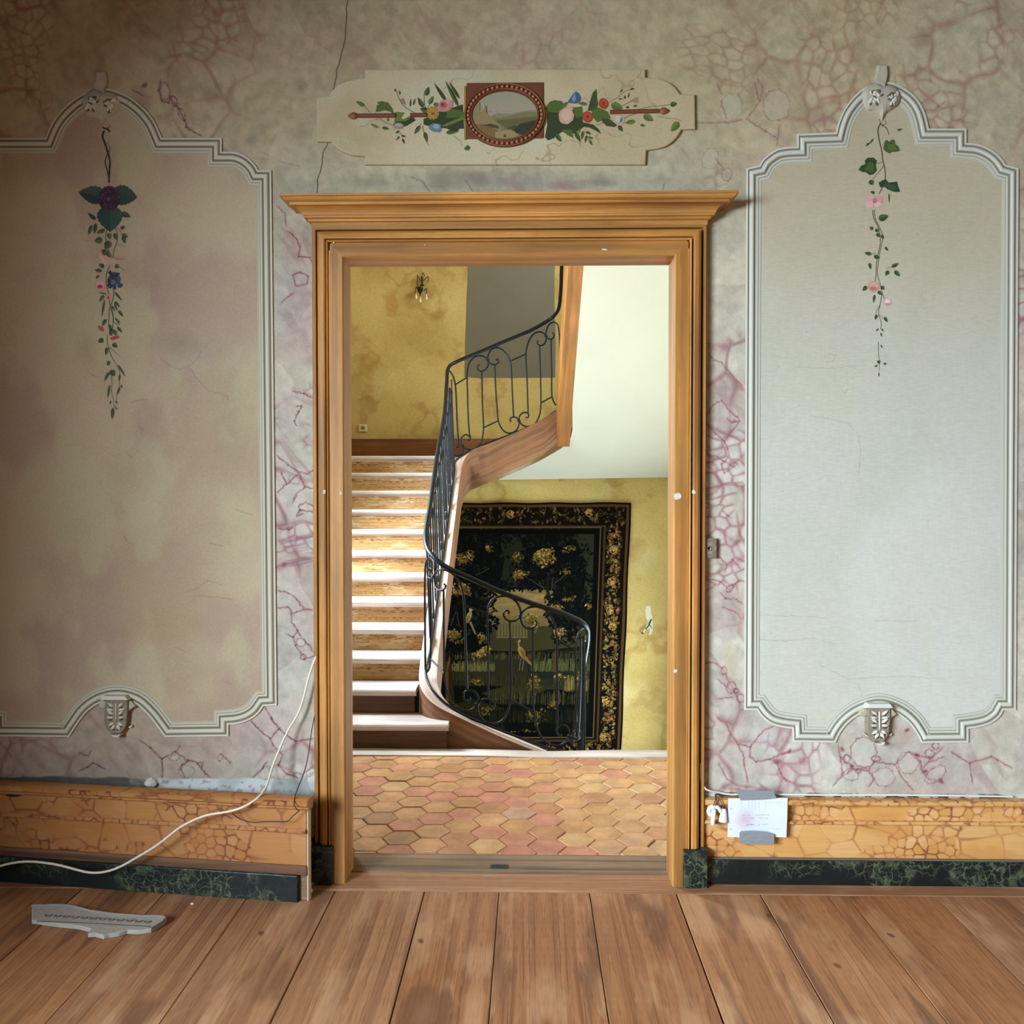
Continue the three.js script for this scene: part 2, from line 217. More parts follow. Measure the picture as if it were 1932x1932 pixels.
const brush = brushLayer(({ patch, vein, stone, c, R }) => {
  // soft stains and brush marks
  patch(399, 184, 24, 26, '132,100,88', 0.22); patch(567, 166, 18, 24, '140,100,88', 0.25); patch(565, 250, 16, 30, '146,108,90', 0.22); patch(476, 262, 18, 20, '120,118,108', 0.28); patch(440, 170, 10, 8, '140,106,100', 0.2); patch(260, 200, 30, 40, '120,84,72', 0.24, 0.6); patch(1548, 228, 28, 16, '150,96,84', 0.28); patch(1574, 186, 12, 10, '140,76,68', 0.3); patch(1465, 200, 30, 28, '176,170,150', 0.35); patch(1378, 200, 24, 30, '172,164,140', 0.3); patch(1420, 180, 10, 26, '140,90,84', 0.24); patch(700, 345, 60, 16, '120,100,92', 0.22); patch(1100, 345, 90, 14, '112,98,88', 0.2); patch(830, 340, 40, 16, '126,112,100', 0.2); patch(1750, 190, 20, 26, '146,106,96', 0.3);
  patch(1380, 1060, 18, 40, '190,170,166', 0.3); patch(1375, 1255, 20, 50, '198,160,128', 0.3); patch(1440, 1395, 40, 34, '200,196,196', 0.35); patch(1500, 1450, 40, 24, '170,118,120', 0.3); patch(1629, 1420, 26, 28, '188,184,172', 0.45); patch(1700, 1390, 24, 26, '170,140,106', 0.25); patch(566, 980, 26, 30, '196,190,188', 0.3); patch(560, 1200, 30, 30, '190,186,186', 0.3);
  for (let i = 0; i < 40; i++) { const y = 1013 + R() * 58, x = 530 + R() * 30; c.strokeStyle = `rgba(${118 + 20 * R()},${80 + 20 * R()},${100 + 12 * R()},0.16)`; c.lineWidth = 2 + 2 * R(); c.beginPath(); c.moveTo(x, y); c.quadraticCurveTo(x + 15, y - 1, x + 30 + 20 * R(), y - 8); c.stroke(); } patch(536, 1066, 6, 7, '110,44,60', 0.5);
  // upper left
  vein([[303, 150], [300, 172], [306, 190], [319, 195], [322, 183], [330, 195], [338, 206], [349, 228], [352, 240], [366, 250], [380, 256]], 1.5, 0.8, '84,44,44'); stone(312, 172, 9, 16, -0.2, 0.5); stone(329, 191, 5, 10, -0.3, 0.6); stone(343, 215, 6, 10, -0.4, 0.4); patch(273, 162, 8, 5, '84,34,48', 0.7, -0.5); vein([[248, 168], [262, 176], [270, 182]], 1.6, 0.5);
  vein([[420, 262], [440, 280], [478, 300], [512, 302]], 0.7, 0.35, '110,96,84'); vein([[490, 285], [530, 306], [566, 314]], 0.7, 0.4, '120,90,76');
  // strip left of the doorway
  for (const p of [[[523, 388], [538, 404], [541, 427]], [[543, 437], [559, 450], [567, 466], [564, 484], [585, 487], [592, 500]], [[553, 520], [567, 514], [582, 522], [580, 536], [560, 540], [553, 520]], [[528, 575], [544, 560], [556, 552]], [[552, 738], [574, 743], [590, 752]], [[560, 767], [569, 767], [564, 777], [556, 795], [560, 804]], [[524, 860], [544, 878], [564, 891], [580, 894], [594, 886]], [[531, 891], [541, 914], [564, 895]], [[541, 914], [524, 930]], [[564, 895], [577, 919], [590, 922]], [[577, 919], [560, 932], [552, 950]], [[577, 948], [593, 956], [590, 966], [567, 963], [564, 956], [577, 948]], [[567, 963], [560, 975], [572, 970]], [[527, 998], [546, 1000], [552, 996]], [[525, 1115], [544, 1119], [559, 1129], [567, 1142], [580, 1150]], [[525, 1148], [544, 1146], [551, 1158], [551, 1174], [567, 1199], [583, 1218], [596, 1236]], [[551, 1158], [572, 1150], [590, 1152]], [[540, 1196], [554, 1203], [558, 1218], [567, 1231], [575, 1244], [596, 1238]], [[554, 1203], [562, 1190], [567, 1199]]]) vein(p, 1.25, 0.85); stone(568, 1213, 9, 8, 0.5, 0.5); stone(572, 1240, 5, 5, 0, 0.5); stone(556, 905, 12, 9, 0.4, 0.3);
  // under the left panel
  for (const p of [[[501, 1336], [513, 1357], [528, 1375], [539, 1386], [559, 1399], [592, 1394]], [[474, 1360], [487, 1375], [510, 1394], [520, 1412], [534, 1425]], [[510, 1394], [528, 1375]], [[534, 1425], [526, 1444], [541, 1460], [562, 1468]], [[264, 1396], [285, 1412], [306, 1432], [308, 1474]], [[306, 1432], [331, 1419], [355, 1435], [373, 1440], [388, 1461], [399, 1469]], [[331, 1419], [340, 1408]], [[355, 1435], [344, 1444], [342, 1452], [352, 1476]], [[373, 1440], [384, 1438], [380, 1452]], [[418, 1424], [436, 1440]], [[470, 1474], [496, 1450], [505, 1438]], [[150, 1420], [166, 1428], [172, 1418]], [[150, 1456], [166, 1448], [176, 1440], [200, 1452]]]) vein(p, 1.5, 0.8, '72,44,42'); stone(416, 1430, 4, 7, 0.3, 0.4); stone(330, 1430, 10, 6, -0.3, 0.35); stone(352, 1456, 16, 12, 0, 0.3);
  // strip right of the doorway
  const RV = '132,66,80'; for (const p of [[[1338, 668], [1346, 680], [1362, 684], [1378, 705], [1400, 728]], [[1333, 785], [1346, 764], [1362, 756], [1378, 777], [1391, 787], [1396, 795], [1381, 814], [1367, 833], [1350, 818], [1333, 800], [1333, 785]], [[1372, 790], [1382, 798], [1396, 795]], [[1367, 833], [1374, 848], [1376, 860]], [[1334, 858], [1352, 862], [1365, 870], [1378, 878], [1386, 880], [1367, 893], [1362, 876], [1372, 866]], [[1378, 878], [1388, 872], [1394, 878]], [[1362, 963], [1372, 972], [1380, 978]], [[1357, 1051], [1372, 1067], [1383, 1056], [1398, 1075]], [[1372, 1067], [1368, 1080]], [[1341, 1093], [1359, 1098], [1378, 1114], [1398, 1093]], [[1359, 1118], [1370, 1130], [1390, 1131], [1400, 1140]], [[1362, 1145], [1388, 1155], [1398, 1168]], [[1326, 1251], [1349, 1251], [1365, 1264], [1375, 1287], [1388, 1308], [1399, 1330]], [[1354, 1282], [1370, 1296], [1388, 1308]], [[1353, 1319], [1384, 1316]]]) vein(p, 1.15, 0.8, RV); stone(1366, 1266, 5, 7, 0, 0.5); stone(1380, 1298, 8, 11, 0.2, 0.5); stone(1398, 1318, 7, 8, 0, 0.5); stone(1389, 1304, 4, 4, 0, 0.6); stone(1377, 1111, 5, 8, 0.7, 0.5); patch(1386, 795, 6, 4, '130,50,70', 0.5, -0.6); patch(1386, 874, 8, 6, '150,70,88', 0.4);
  // right of the doorway, under the panel
  for (const p of [[[1353, 1355], [1370, 1365], [1380, 1386], [1393, 1404], [1403, 1425], [1406, 1450], [1411, 1476]], [[1393, 1404], [1416, 1410], [1416, 1427], [1427, 1438], [1453, 1433], [1466, 1427], [1489, 1419]], [[1416, 1410], [1440, 1380], [1460, 1370]], [[1356, 1440], [1372, 1470], [1384, 1478]], [[1466, 1440], [1474, 1460], [1484, 1475]], [[1582, 1404], [1587, 1430], [1590, 1463], [1572, 1484]], [[1587, 1430], [1608, 1445], [1600, 1460]], [[1649, 1437], [1688, 1443], [1714, 1419], [1737, 1437], [1740, 1460]], [[1691, 1445], [1701, 1466], [1724, 1492]], [[1714, 1419], [1730, 1425], [1756, 1432], [1782, 1408]], [[1740, 1452], [1752, 1470], [1782, 1478]], [[1740, 1452], [1762, 1424]], [[1590, 1463], [1612, 1452], [1640, 1455]], [[1640, 1455], [1649, 1437]], [[1640, 1484], [1650, 1470], [1640, 1455]], [[1752, 1440], [1782, 1428]], [[1795, 1420], [1830, 1440], [1870, 1428], [1910, 1450]], [[1830, 1440], [1836, 1480]]]) vein(p, 1.3, 0.85, RV); stone(1629, 1420, 25, 30, 0, 0.55, 1.4); stone(1606, 1462, 15, 12, 0, 0.4); stone(1668, 1466, 22, 18, 0, 0.4); stone(1714, 1440, 20, 22, 0, 0.4); stone(1755, 1422, 9, 7, 0.4, 0.5); stone(1766, 1408, 7, 6, 0, 0.5); stone(1765, 1462, 24, 12, -0.7, 0.5); stone(1598, 1432, 6, 8, 0, 0.6); stone(1653, 1432, 8, 5, 0, 0.6); stone(1620, 1455, 5, 4, 0, 0.6); for (const [x, y, r] of [[1466, 1438, 8], [1490, 1418, 5], [1590, 1414, 5], [1608, 1446, 5], [1730, 1425, 5], [1746, 1456, 5], [1776, 1473, 5], [1712, 1378, 5]]) patch(x, y, r * 1.3, r * 0.8, '110,36,54', 0.75, R() * 3); patch(1516, 1436, 12, 9, '160,90,100', 0.45, 0.6); patch(1629, 1450, 20, 6, '150,80,86', 0.35);
  // upper right
  for (const p of [[[1424, 155], [1434, 192], [1409, 225], [1445, 248], [1468, 262]], [[1434, 192], [1440, 165], [1430, 150]], [[1471, 236], [1466, 275]], [[1349, 298], [1367, 321]], [[1313, 232], [1370, 232], [1400, 226]], [[1360, 190], [1372, 226]], [[1760, 212], [1770, 202], [1783, 192]], [[1354, 160], [1364, 180]]]) vein(p, 1.4, 0.5, '116,62,62'); stone(1466, 200, 27, 30, 0, 0.35); stone(1380, 205, 22, 28, 0.3, 0.25); stone(1372, 330, 10, 12, 0, 0.3); stone(1340, 300, 16, 22, 0.3, 0.22);
  for (const p of [[[773, 333], [800, 345], [812, 362]], [[879, 341], [893, 362]], [[1255, 345], [1250, 362]]]) vein(p, 1.6, 0.4, '74,56,54'); for (let i = 0; i < 16; i++) patch(690 + 580 * R(), 330 + 28 * R(), 26 + 30 * R(), 7 + 9 * R(), ['104,88,82', '150,140,122', '112,92, 92'][i % 3].replace(' ', ''), 0.16, 0.3 * (R() - 0.5)); patch(950, 346, 360, 22, '120,104,94', 0.12); 
});
const cracks = brushLayer(({ patch, vein, c, R }) => {          // hairline cracks and scuffs in the panel fields
  const K = '84,78,66', K2 = '128,124,114'; patch(345, 650, 44, 34, '138,118,94', 0.26, 0.2); patch(165, 660, 26, 44, '146,134,110', 0.24); patch(290, 500, 40, 90, '150,124,112', 0.2); patch(420, 560, 50, 70, '176,164,130', 0.25); patch(330, 1000, 60, 50, '176,160,134', 0.25); patch(240, 900, 60, 60, '150,128,108', 0.2); patch(440, 800, 40, 80, '150,130,112', 0.18); patch(300, 1180, 110, 40, '150,126,100', 0.16);
  for (const p of [[[303, 675], [320, 690], [340, 698], [360, 690], [376, 674], [380, 660]], [[358, 694], [376, 720], [395, 738], [432, 748], [430, 758]], [[262, 806], [270, 812], [266, 822]], [[236, 852], [256, 870]], [[230, 1005], [240, 1020], [254, 1030]], [[165, 703], [182, 711]], [[350, 1118], [370, 1112], [392, 1096], [420, 1104]], [[356, 1128], [380, 1124], [440, 1132]], [[330, 1222], [350, 1230]], [[410, 1284], [440, 1290]], [[395, 1025], [420, 1030]], [[440, 960], [478, 972]], [[248, 760], [280, 752]]]) vein(p, 0.6, 0.42, K);
  for (const p of [[[1528, 785], [1562, 790], [1600, 800], [1620, 820], [1624, 850], [1620, 900]], [[1425, 1206], [1480, 1210], [1532, 1204], [1582, 1218]], [[1546, 1254], [1600, 1282], [1700, 1276], [1783, 1282]], [[1428, 1160], [1560, 1166]], [[1650, 1172], [1730, 1172]], [[1620, 1290], [1628, 1318]], [[1500, 692], [1560, 696], [1620, 690]], [[1556, 676], [1566, 668], [1578, 672], [1572, 682], [1558, 684]], [[1720, 808], [1745, 808]], [[1586, 735], [1594, 742], [1600, 734]]]) vein(p, 0.6, 0.34, K2);
  for (let i = 0; i < 60; i++) { const x = 1435 + 330 * R(), y = 420 + 880 * R(); c.fillStyle = `rgba(118,112,100,${0.25 + 0.3 * R()})`; c.beginPath(); c.arc(x, y, 0.5 + 0.7 * R(), 0, 7); c.fill(); }
});
function wallPaint(X, Y) {
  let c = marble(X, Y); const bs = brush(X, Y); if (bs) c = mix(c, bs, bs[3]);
  if (X < -0.8 && Y < 0.5) {                              // plaster laid bare where the dado came away
    const top = 0.40 + 0.012 * (fbm(X * 20, 1, 14) - 0.5) + (X > -0.98 ? 0.09 * smooth(-0.96, -0.86, X) * fbm(X * 18, 3, 15) : 0), e = smooth(top + 0.004, top - 0.004, Y);
    let p = mix([200, 200, 198], [176, 178, 176], smooth(0.4, 0.6, fbm(X * 9, Y * 9, 16))); p = mix(p, [150, 152, 148], smooth(0.54, 0.6, fbm(X * 5 + 3, Y * 7, 17)) * 0.8);
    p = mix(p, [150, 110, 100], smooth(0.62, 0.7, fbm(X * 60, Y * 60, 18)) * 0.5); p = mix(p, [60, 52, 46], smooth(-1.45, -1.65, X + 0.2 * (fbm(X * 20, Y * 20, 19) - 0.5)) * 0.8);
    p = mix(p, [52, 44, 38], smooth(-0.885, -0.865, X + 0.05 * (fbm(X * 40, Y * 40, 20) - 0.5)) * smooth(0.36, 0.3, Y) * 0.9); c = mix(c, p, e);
  }
  if (X > 0.7 && Y < 0.37) { const e = smooth(0.362, 0.356, Y + 0.006 * fbm(X * 60, 2, 21)); c = mix(c, mix([60, 54, 48], [196, 194, 188], smooth(0.45, 0.55, fbm(X * 25, Y * 60, 22))), e); }
  // the hairline crack left of the overdoor
  const cx = -0.766 - 0.16 * (3.206 - Y) + 0.05 * (fbm(Y * 9, 2, 23) - 0.5); if (Y > 2.72) c = mix(c, [70, 60, 52], 0.75 * (1 - smooth(0.0012, 0.0035, Math.abs(X - cx))));
  return c;
}
const WALL_TOP = 3.9, XL = -2.62, XM = -2.4, XR = 2.75, OPEN_L = -0.80, OPEN_R = 0.64, OPEN_T = 2.55;
function wallPiece(x0, x1, y0, y1, parent, w, h) {
  const t = tex(w, h, (u, v) => wallPaint(lerp(x0, x1, u), lerp(y0, y1, v))), g = uvPlan(new THREE.BoxGeometry(x1 - x0, y1 - y0, 0.24).translate((x0 + x1) / 2, (y0 + y1) / 2, -0.12), 0);
  const p = g.attributes.position, uv = g.attributes.uv; for (let i = 0; i < p.count; i++) uv.setXY(i, (p.getX(i) - x0) / (x1 - x0), (p.getY(i) - y0) / (y1 - y0));
  const bm = rep(gray(256, 256, (u, v) => fbm(u * 20, v * 20, 92)), (0.4) / (x1 - x0), 0.4 / (y1 - y0));
  return part('plaster', g, std({ map: t, roughness: 0.8, bumpMap: bm, bumpScale: 0.0015 }), parent);
}
const wallBack = structure('wall_back', null, null, 'salon wall painted as pink and grey marble around the doorway');
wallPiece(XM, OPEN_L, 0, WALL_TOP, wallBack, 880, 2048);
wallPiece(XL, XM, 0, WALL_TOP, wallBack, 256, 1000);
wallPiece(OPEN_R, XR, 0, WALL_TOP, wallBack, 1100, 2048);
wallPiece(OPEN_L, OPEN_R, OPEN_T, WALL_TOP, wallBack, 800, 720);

// rest of the salon, behind and beside the camera
const ZB = 7.2;
const wallLeft = structure('wall_left', null);
const WZ0 = 2.5, WZ1 = 5.9, WY0 = 1.05, WY1 = 2.75;
part('plaster', boxc(XL - 0.3, XL, 0, WALL_TOP, -0.24, WZ0, 2), plainWall, wallLeft); part('plaster', boxc(XL - 0.3, XL, 0, WALL_TOP, WZ1, ZB, 2), plainWall, wallLeft);
part('plaster', boxc(XL - 0.3, XL, WY1, WALL_TOP, WZ0, WZ1, 2), plainWall, wallLeft); part('plaster', boxc(XL - 0.3, XL, 0, WY0, WZ0, WZ1, 2), plainWall, wallLeft);
const win1 = structure('window_1', null);
for (const z of [WZ0 + 0.03, (WZ0 + WZ1) / 2, WZ1 - 0.03]) part('window_frame', boxc(XL - 0.2, XL - 0.14, WY0, WY1, z - 0.03, z + 0.03, 1), oldWood, win1);
for (const y of [WY0 + 0.03, WY1 - 0.03]) part('window_frame', boxc(XL - 0.2, XL - 0.14, y - 0.03, y + 0.03, WZ0, WZ1, 2), oldWood, win1);
structure('wall_right', boxc(XR, XR + 0.2, 0, WALL_TOP, -0.24, ZB), plainWall);
structure('wall_front', boxc(XL - 0.3, XR + 0.2, 0, WALL_TOP, ZB, ZB + 0.2), plainWall);
structure('ceiling', boxc(XL - 0.3, XR + 0.2, WALL_TOP, WALL_TOP + 0.2, -0.24, ZB + 0.2), ceilingMat);

// floor: wide planks running towards the wall, one board across in front of it
const floor = structure('floor', null, null, 'salon floor of wide worn planks');
part('subfloor', boxc(XL, XR, -0.16, -0.03, -0.3, ZB), oldWood, floor);
{
  const seams = [-2.62, -2.43, -2.09, -1.757, -1.42, -1.085, -0.762, -0.41, -0.12, 0.232, 0.568, 0.893, 1.225, 1.56, 1.9, 2.23, 2.56, 2.75], R = rng(5);
  for (let i = 0; i < seams.length - 1; i++) for (const [z0, z1] of [[0.1165, 3.2 + R() * 0.8], [4.1, ZB]]) {
    const gap = [0.0012, 0.002, 0.003, 0.0015][i % 4], w = seams[i + 1] - seams[i] - gap * 2, zz1 = z0 < 1 ? 4.095 : z1, g = box(w, 0.03, zz1 - z0, 0, -0.015, 0, 2, 0.0022, R() * 3, R());
    const m = part('plank', g, plankMats[Math.floor(R() * 3)], floor); m.position.set((seams[i] + seams[i + 1]) / 2, -0.001 * R(), (z0 + zz1) / 2); m.rotation.z = (R() - 0.5) * 0.004;
  }
  part('plank', boxc(XL, XR, -0.03, 0.001, -0.046, 0.114, 0, 0.003, 0.3, 0.1), plankMats[2], floor);
}
// threshold in the doorway
const sill = structure('threshold', null, null, 'worn wooden door sill between planks and tiles');
part('sill_board', boxc(-0.76, 0.60, -0.03, 0.004, -0.232, -0.052, 0, 0.006, 0.7, 0.2), oldWood, sill);
{ const p = atY(942, 1635, 0.005); part('floor_latch', join([box(0.075, 0.004, 0.034, 0, 0, 0, 0, 0.001)]), std({ color: rgb(70, 66, 60), roughness: 0.5, metalness: 0.5 }), sill).position.copy(p);
  for (const dz of [-0.008, 0.008]) part('slot', box(0.055, 0.003, 0.006, 0, 0, 0, 0, 0.001), std({ color: rgb(26, 24, 22) }), sill).position.set(p.x, p.y + 0.002, p.z + dz); }

// ---------------------------------------------------------------- doorway woodwork
const doorway = structure('door_1', null, null, 'tall oak doorway with moulded casing and projecting cornice');
{
  const xl = -0.861, xr = 0.691, yt = 2.606;
  const path = [[xl, 0.0], [xl, yt], [xr, yt], [xr, 0.0]];
  const prof = [[0, 0], [0, 0.033], [0.003, 0.036], [0.014, 0.036], [0.0155, 0.010], [0.0205, 0.010], [0.0215, 0.034], [0.026, 0.05], [0.036, 0.058], [0.05, 0.06], [0.0555, 0.058], [0.057, 0.040], [0.0605, 0.040], [0.062, 0.06], [0.0655, 0.064], [0.069, 0.06], [0.0702, 0.038], [0.0742, 0.038], [0.0755, 0.056], [0.124, 0.060], [0.1275, 0.057], [0.1290, 0.050]];
  const map = (a, b, h) => V3(a, b, h);
  part('side_casing', sweep(path, prof, map, { side: -1, from: 0, to: 1 }), oakMat, doorway);
  part('head_casing', sweep(path, prof, map, { side: -1, from: 1, to: 2 }), oakMat, doorway);
  part('side_casing', sweep(path, prof, map, { side: -1, from: 2, to: 3 }), oakMat, doorway);
  const cp = [[xl, -0.02], [xl, 0.035], [xr, 0.035], [xr, -0.02]];
  const cprof = [[-0.04, 2.60], [0.002, 2.602], [0.002, 2.618], [0.012, 2.621], [0.012, 2.629], [0.016, 2.631], [0.025, 2.632], [0.025, 2.639], [0.029, 2.6405], [0.031, 2.648], [0.036, 2.656], [0.044, 2.662], [0.056, 2.666], [0.07, 2.667], [0.07, 2.677], [0.076, 2.6785], [0.086, 2.682], [0.092, 2.688], [0.0925, 2.691], [0.0995, 2.692], [0.0995, 2.701], [-0.055, 2.703]];
  part('cornice', sweep(cp, cprof, (a, b, h) => V3(a, h, b), { side: 1 }), oakMat, doorway);
  // reveal boards with a small stop on the hall side
  const il = -0.7315, ir = 0.5615, it = 2.4765;
  part('reveal_board', boxc(il - 0.06, il, 0, it + 0.03, -0.09, 0.056, 1), oakMat, doorway); part('reveal_board', boxc(ir, ir + 0.06, 0, it + 0.03, -0.09, 0.056, 1, 0.004, 0.4, 0.3), oakMat, doorway);
  part('reveal_board', boxc(il - 0.05, ir + 0.05, it, it + 0.06, -0.09, 0.056, 0, 0.004, 0.2, 0.1), oakMat, doorway);
  part('wall_lining', boxc(il - 0.12, il - 0.045, 0, it + 0.06, -0.25, -0.09, 1), ochreMat, doorway); part('wall_lining', boxc(ir + 0.04, ir + 0.1, 0, it + 0.06, -0.25, -0.09, 1), ochreMat, doorway); part('wall_lining', boxc(il - 0.1, ir + 0.1, it + 0.05, it + 0.12, -0.25, -0.09), ochreMat, doorway);
  for (const [x0, x1, y0] of [[-0.868, -0.782, 0.155], [0.603, 0.698, 0.152]]) part('plinth_block', boxc(x0, x1, 0, y0, -0.005, 0.072, 1, 0.004, x0, 0.3), blackMat, doorway).userData.label = 'black marbled plinth block';
  // knocks and flakes in the paintwork
  const chip = std({ color: rgb(214, 204, 188) });
  for (const [px, py, w, h] of [[1278, 937, 17, 13], [1309, 928, 6, 9], [1274, 1266, 6, 8], [612, 928, 5, 9], [643, 930, 4, 7], [1141, 471, 12, 3], [802, 462, 2, 3], [630, 458, 3, 4]]) {
    const s = new THREE.Shape(), R = rng(px); for (let k = 0; k < 9; k++) { const a = k / 9 * 6.283, r = 0.35 + 0.3 * R(); s[k ? 'lineTo' : 'moveTo'](Math.cos(a) * w * r / 480, Math.sin(a) * h * r / 480); }
    part('paint_chip', new THREE.ExtrudeGeometry(s, { depth: 0.0012, bevelEnabled: false }), chip, doorway).position.copy(atZ(px, py, 0.0592));
  }
}

// ---------------------------------------------------------------- painted panels: field + moulding
const W = (px, py, z = 0) => atZ(px, py, z);
const pL = (list) => list.map(([x, y]) => { const p = W(x, y); return [p.x, p.y]; });
function smoothPath(list) {          // [x, y, 's'?] points; runs of 's' points are splined
  const out = []; let run = [];
  const flush = () => { if (run.length > 2) { const c = new THREE.CatmullRomCurve3(run.map(([x, y]) => V3(x, y, 0)), false, 'centripetal'); c.getPoints(run.length * 4).slice(1, -1).forEach((p) => out.push([p.x, p.y])); } else run.slice(1, -1).forEach((p) => out.push(p)); run = []; };
  for (const p of list) { if (p[2]) { run.push(p); } else { if (run.length) { run.push(p); flush(); } out.push([p[0], p[1]]); run = [p]; } }
  if (run.length > 1) { const l = run[run.length - 1]; flush(); out.push([l[0], l[1]]); }
  return out;
}
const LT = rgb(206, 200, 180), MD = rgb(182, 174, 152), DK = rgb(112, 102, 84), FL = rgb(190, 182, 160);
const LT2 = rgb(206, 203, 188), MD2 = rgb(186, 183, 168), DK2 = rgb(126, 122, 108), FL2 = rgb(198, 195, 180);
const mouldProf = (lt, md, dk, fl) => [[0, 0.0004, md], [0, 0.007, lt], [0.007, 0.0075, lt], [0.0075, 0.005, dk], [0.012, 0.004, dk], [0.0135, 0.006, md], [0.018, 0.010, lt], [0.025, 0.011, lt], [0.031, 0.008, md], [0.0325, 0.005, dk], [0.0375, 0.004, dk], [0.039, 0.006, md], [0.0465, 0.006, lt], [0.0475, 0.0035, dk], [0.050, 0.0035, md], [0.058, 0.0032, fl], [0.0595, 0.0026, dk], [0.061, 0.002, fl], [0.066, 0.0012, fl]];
function fieldTex(x0, x1, y0, y1, w, h, fn) { return tex(w, h, (u, v) => fn(lerp(x0, x1, u), lerp(y0, y1, v))); }
function flatShape(poly, z, inset = 0) { const s = new THREE.Shape(poly.map(([x, y]) => new THREE.Vector2(x, y))); return s; }
function paintedPanel(label, outline, mats, fieldFn, sideSign) {
  const xs = outline.map((p) => p[0]), ys = outline.map((p) => p[1]), x0 = Math.min(...xs), x1 = Math.max(...xs), y0 = Math.min(...ys), y1 = Math.max(...ys);
  const t = thing('wall_panelling', label, 'wall panel', [(x0 + x1) / 2, y0, 0]);
  const g = new THREE.ExtrudeGeometry(flatShape(outline), { depth: 0.0014, bevelEnabled: false }); const p = g.attributes.position, uv = new Float32Array(p.count * 2);
  for (let i = 0; i < p.count; i++) { uv[i * 2] = (p.getX(i) - x0) / (x1 - x0); uv[i * 2 + 1] = (p.getY(i) - y0) / (y1 - y0); } g.setAttribute('uv', new THREE.BufferAttribute(uv, 2)); g.translate(0, 0, 0.0004);
  const px = Math.round(Math.min(1100, (x1 - x0) * 560)), py = Math.round(Math.min(1500, (y1 - y0) * 560));
  part('field', localize(g, t), std({ map: fieldTex(x0, x1, y0, y1, px, py, fieldFn), roughness: 0.85 }), t);
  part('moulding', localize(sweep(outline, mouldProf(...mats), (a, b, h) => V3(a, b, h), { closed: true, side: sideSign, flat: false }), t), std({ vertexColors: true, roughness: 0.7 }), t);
  return t;
}
const crackAt = (X, Y, s, f = 5, w = 0.0035) => { const n = fbm(X * f, Y * f, s, 4); return 1 - smooth(0, w * f, Math.abs(n - 0.5)); };
const fieldL = (X, Y) => {
  let c = mix([188, 170, 140], [174, 152, 124], smooth(0.35, 0.65, fbm(X * 1.9, Y * 1.6, 201))); c = mix(c, [168, 142, 126], smooth(0.46, 0.66, fbm(X * 3.4, Y * 2.2, 202)) * 0.6); c = mix(c, [186, 176, 140], smooth(0.48, 0.66, fbm(X * 4.4, Y * 2.6, 203)) * 0.65);
  c = mix(c, [178, 168, 156], 0.5 * Math.exp(-(((X + 1.38) / 0.09) ** 2 + ((Y - 2.14) / 0.08) ** 2)));
  const m = smooth(0.5, 0.64, fbm(X * 2.4, Y * 2.4, 204)); c = mix(c, [140, 124, 104], crackAt(X, Y, 205, 4, 0.0016) * m * 0.12); const bs = cracks(X, Y); if (bs) c = mix(c, bs, bs[3]);
  const k = 0.97 + 0.06 * noise(X * 220, Y * 220, 206); return [c[0] * k, c[1] * k, c[2] * k];
};
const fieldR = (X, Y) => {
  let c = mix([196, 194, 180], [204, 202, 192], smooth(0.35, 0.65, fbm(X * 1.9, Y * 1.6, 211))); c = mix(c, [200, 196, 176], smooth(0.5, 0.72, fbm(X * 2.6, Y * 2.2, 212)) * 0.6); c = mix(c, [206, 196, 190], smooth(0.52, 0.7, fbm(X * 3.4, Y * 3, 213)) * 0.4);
  c = mix(c, [172, 154, 112], smooth(1.7, 3.1, Y) * (0.45 + 0.35 * fbm(X * 1.5, Y * 1.5, 218, 3)));  // yellower towards the top: warm upper light put into the paint colour
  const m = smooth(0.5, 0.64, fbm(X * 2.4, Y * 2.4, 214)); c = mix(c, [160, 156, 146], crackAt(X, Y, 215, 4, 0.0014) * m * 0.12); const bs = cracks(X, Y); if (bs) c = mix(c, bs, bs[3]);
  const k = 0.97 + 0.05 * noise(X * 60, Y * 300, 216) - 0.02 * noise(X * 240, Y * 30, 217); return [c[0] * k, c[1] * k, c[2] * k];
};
// outlines in wall metres, measured along the outer edge of each moulding
const arc = (list) => list.map(([x, y]) => [x, y, 's']);
const leftPts = smoothPath([[512.7, 322.5], [488, 322.5], ...arc([[484, 315], [468.7, 299], [445.4, 288.5]]), [419.5, 287.5], [419.5, 261.6], [306.9, 261.6], ...arc([[292.7, 230.6], [272, 204.7], [243.5, 182.7], [210, 169.8], [197, 168], [184, 169.8], [150, 182.7], [122, 204.7], [101, 230.6]]), [87, 261.6], [-26, 261.6], [-26, 287.5], ...arc([[-52, 288.5], [-75, 299], [-90, 315]]), [-95, 322.5], [-119, 322.5],
  [-104, 1330], [-80, 1331.5], ...arc([[-68, 1347], [-50, 1360], [-29, 1365]]), [-13, 1366.5], [-13, 1388], [132, 1389.7], ...arc([[146, 1368], [166, 1342], [192, 1325], [225, 1318.6], [256.5, 1327], [282, 1349.6], [300, 1373]]), [312, 1389.7], [432, 1388], [432, 1366.5], ...arc([[448, 1365], [468.7, 1359], [486.8, 1347]]), [498.5, 1331.5], [523, 1330]]);
const mir = (cx, list) => list;
const rTop = [[1407.4, 318.6], [1432, 313], ...arc([[1437, 304], [1446, 295], [1465.6, 282.5], [1486, 278.5]]), [1503, 277.7], [1503, 254], [1575.6, 251.5], ...arc([[1579.5, 235.8], [1590, 210], [1610.6, 182.7], [1634, 164.6], [1663, 155.5], [1690.8, 160.7], [1719, 177.5], [1737, 199.5], [1746, 222]]), [1751, 244], [1822, 244], [1822, 271], ...arc([[1842, 273], [1862, 280], [1880, 292], [1890, 303]]), [1896, 312], [1920, 318.6]];
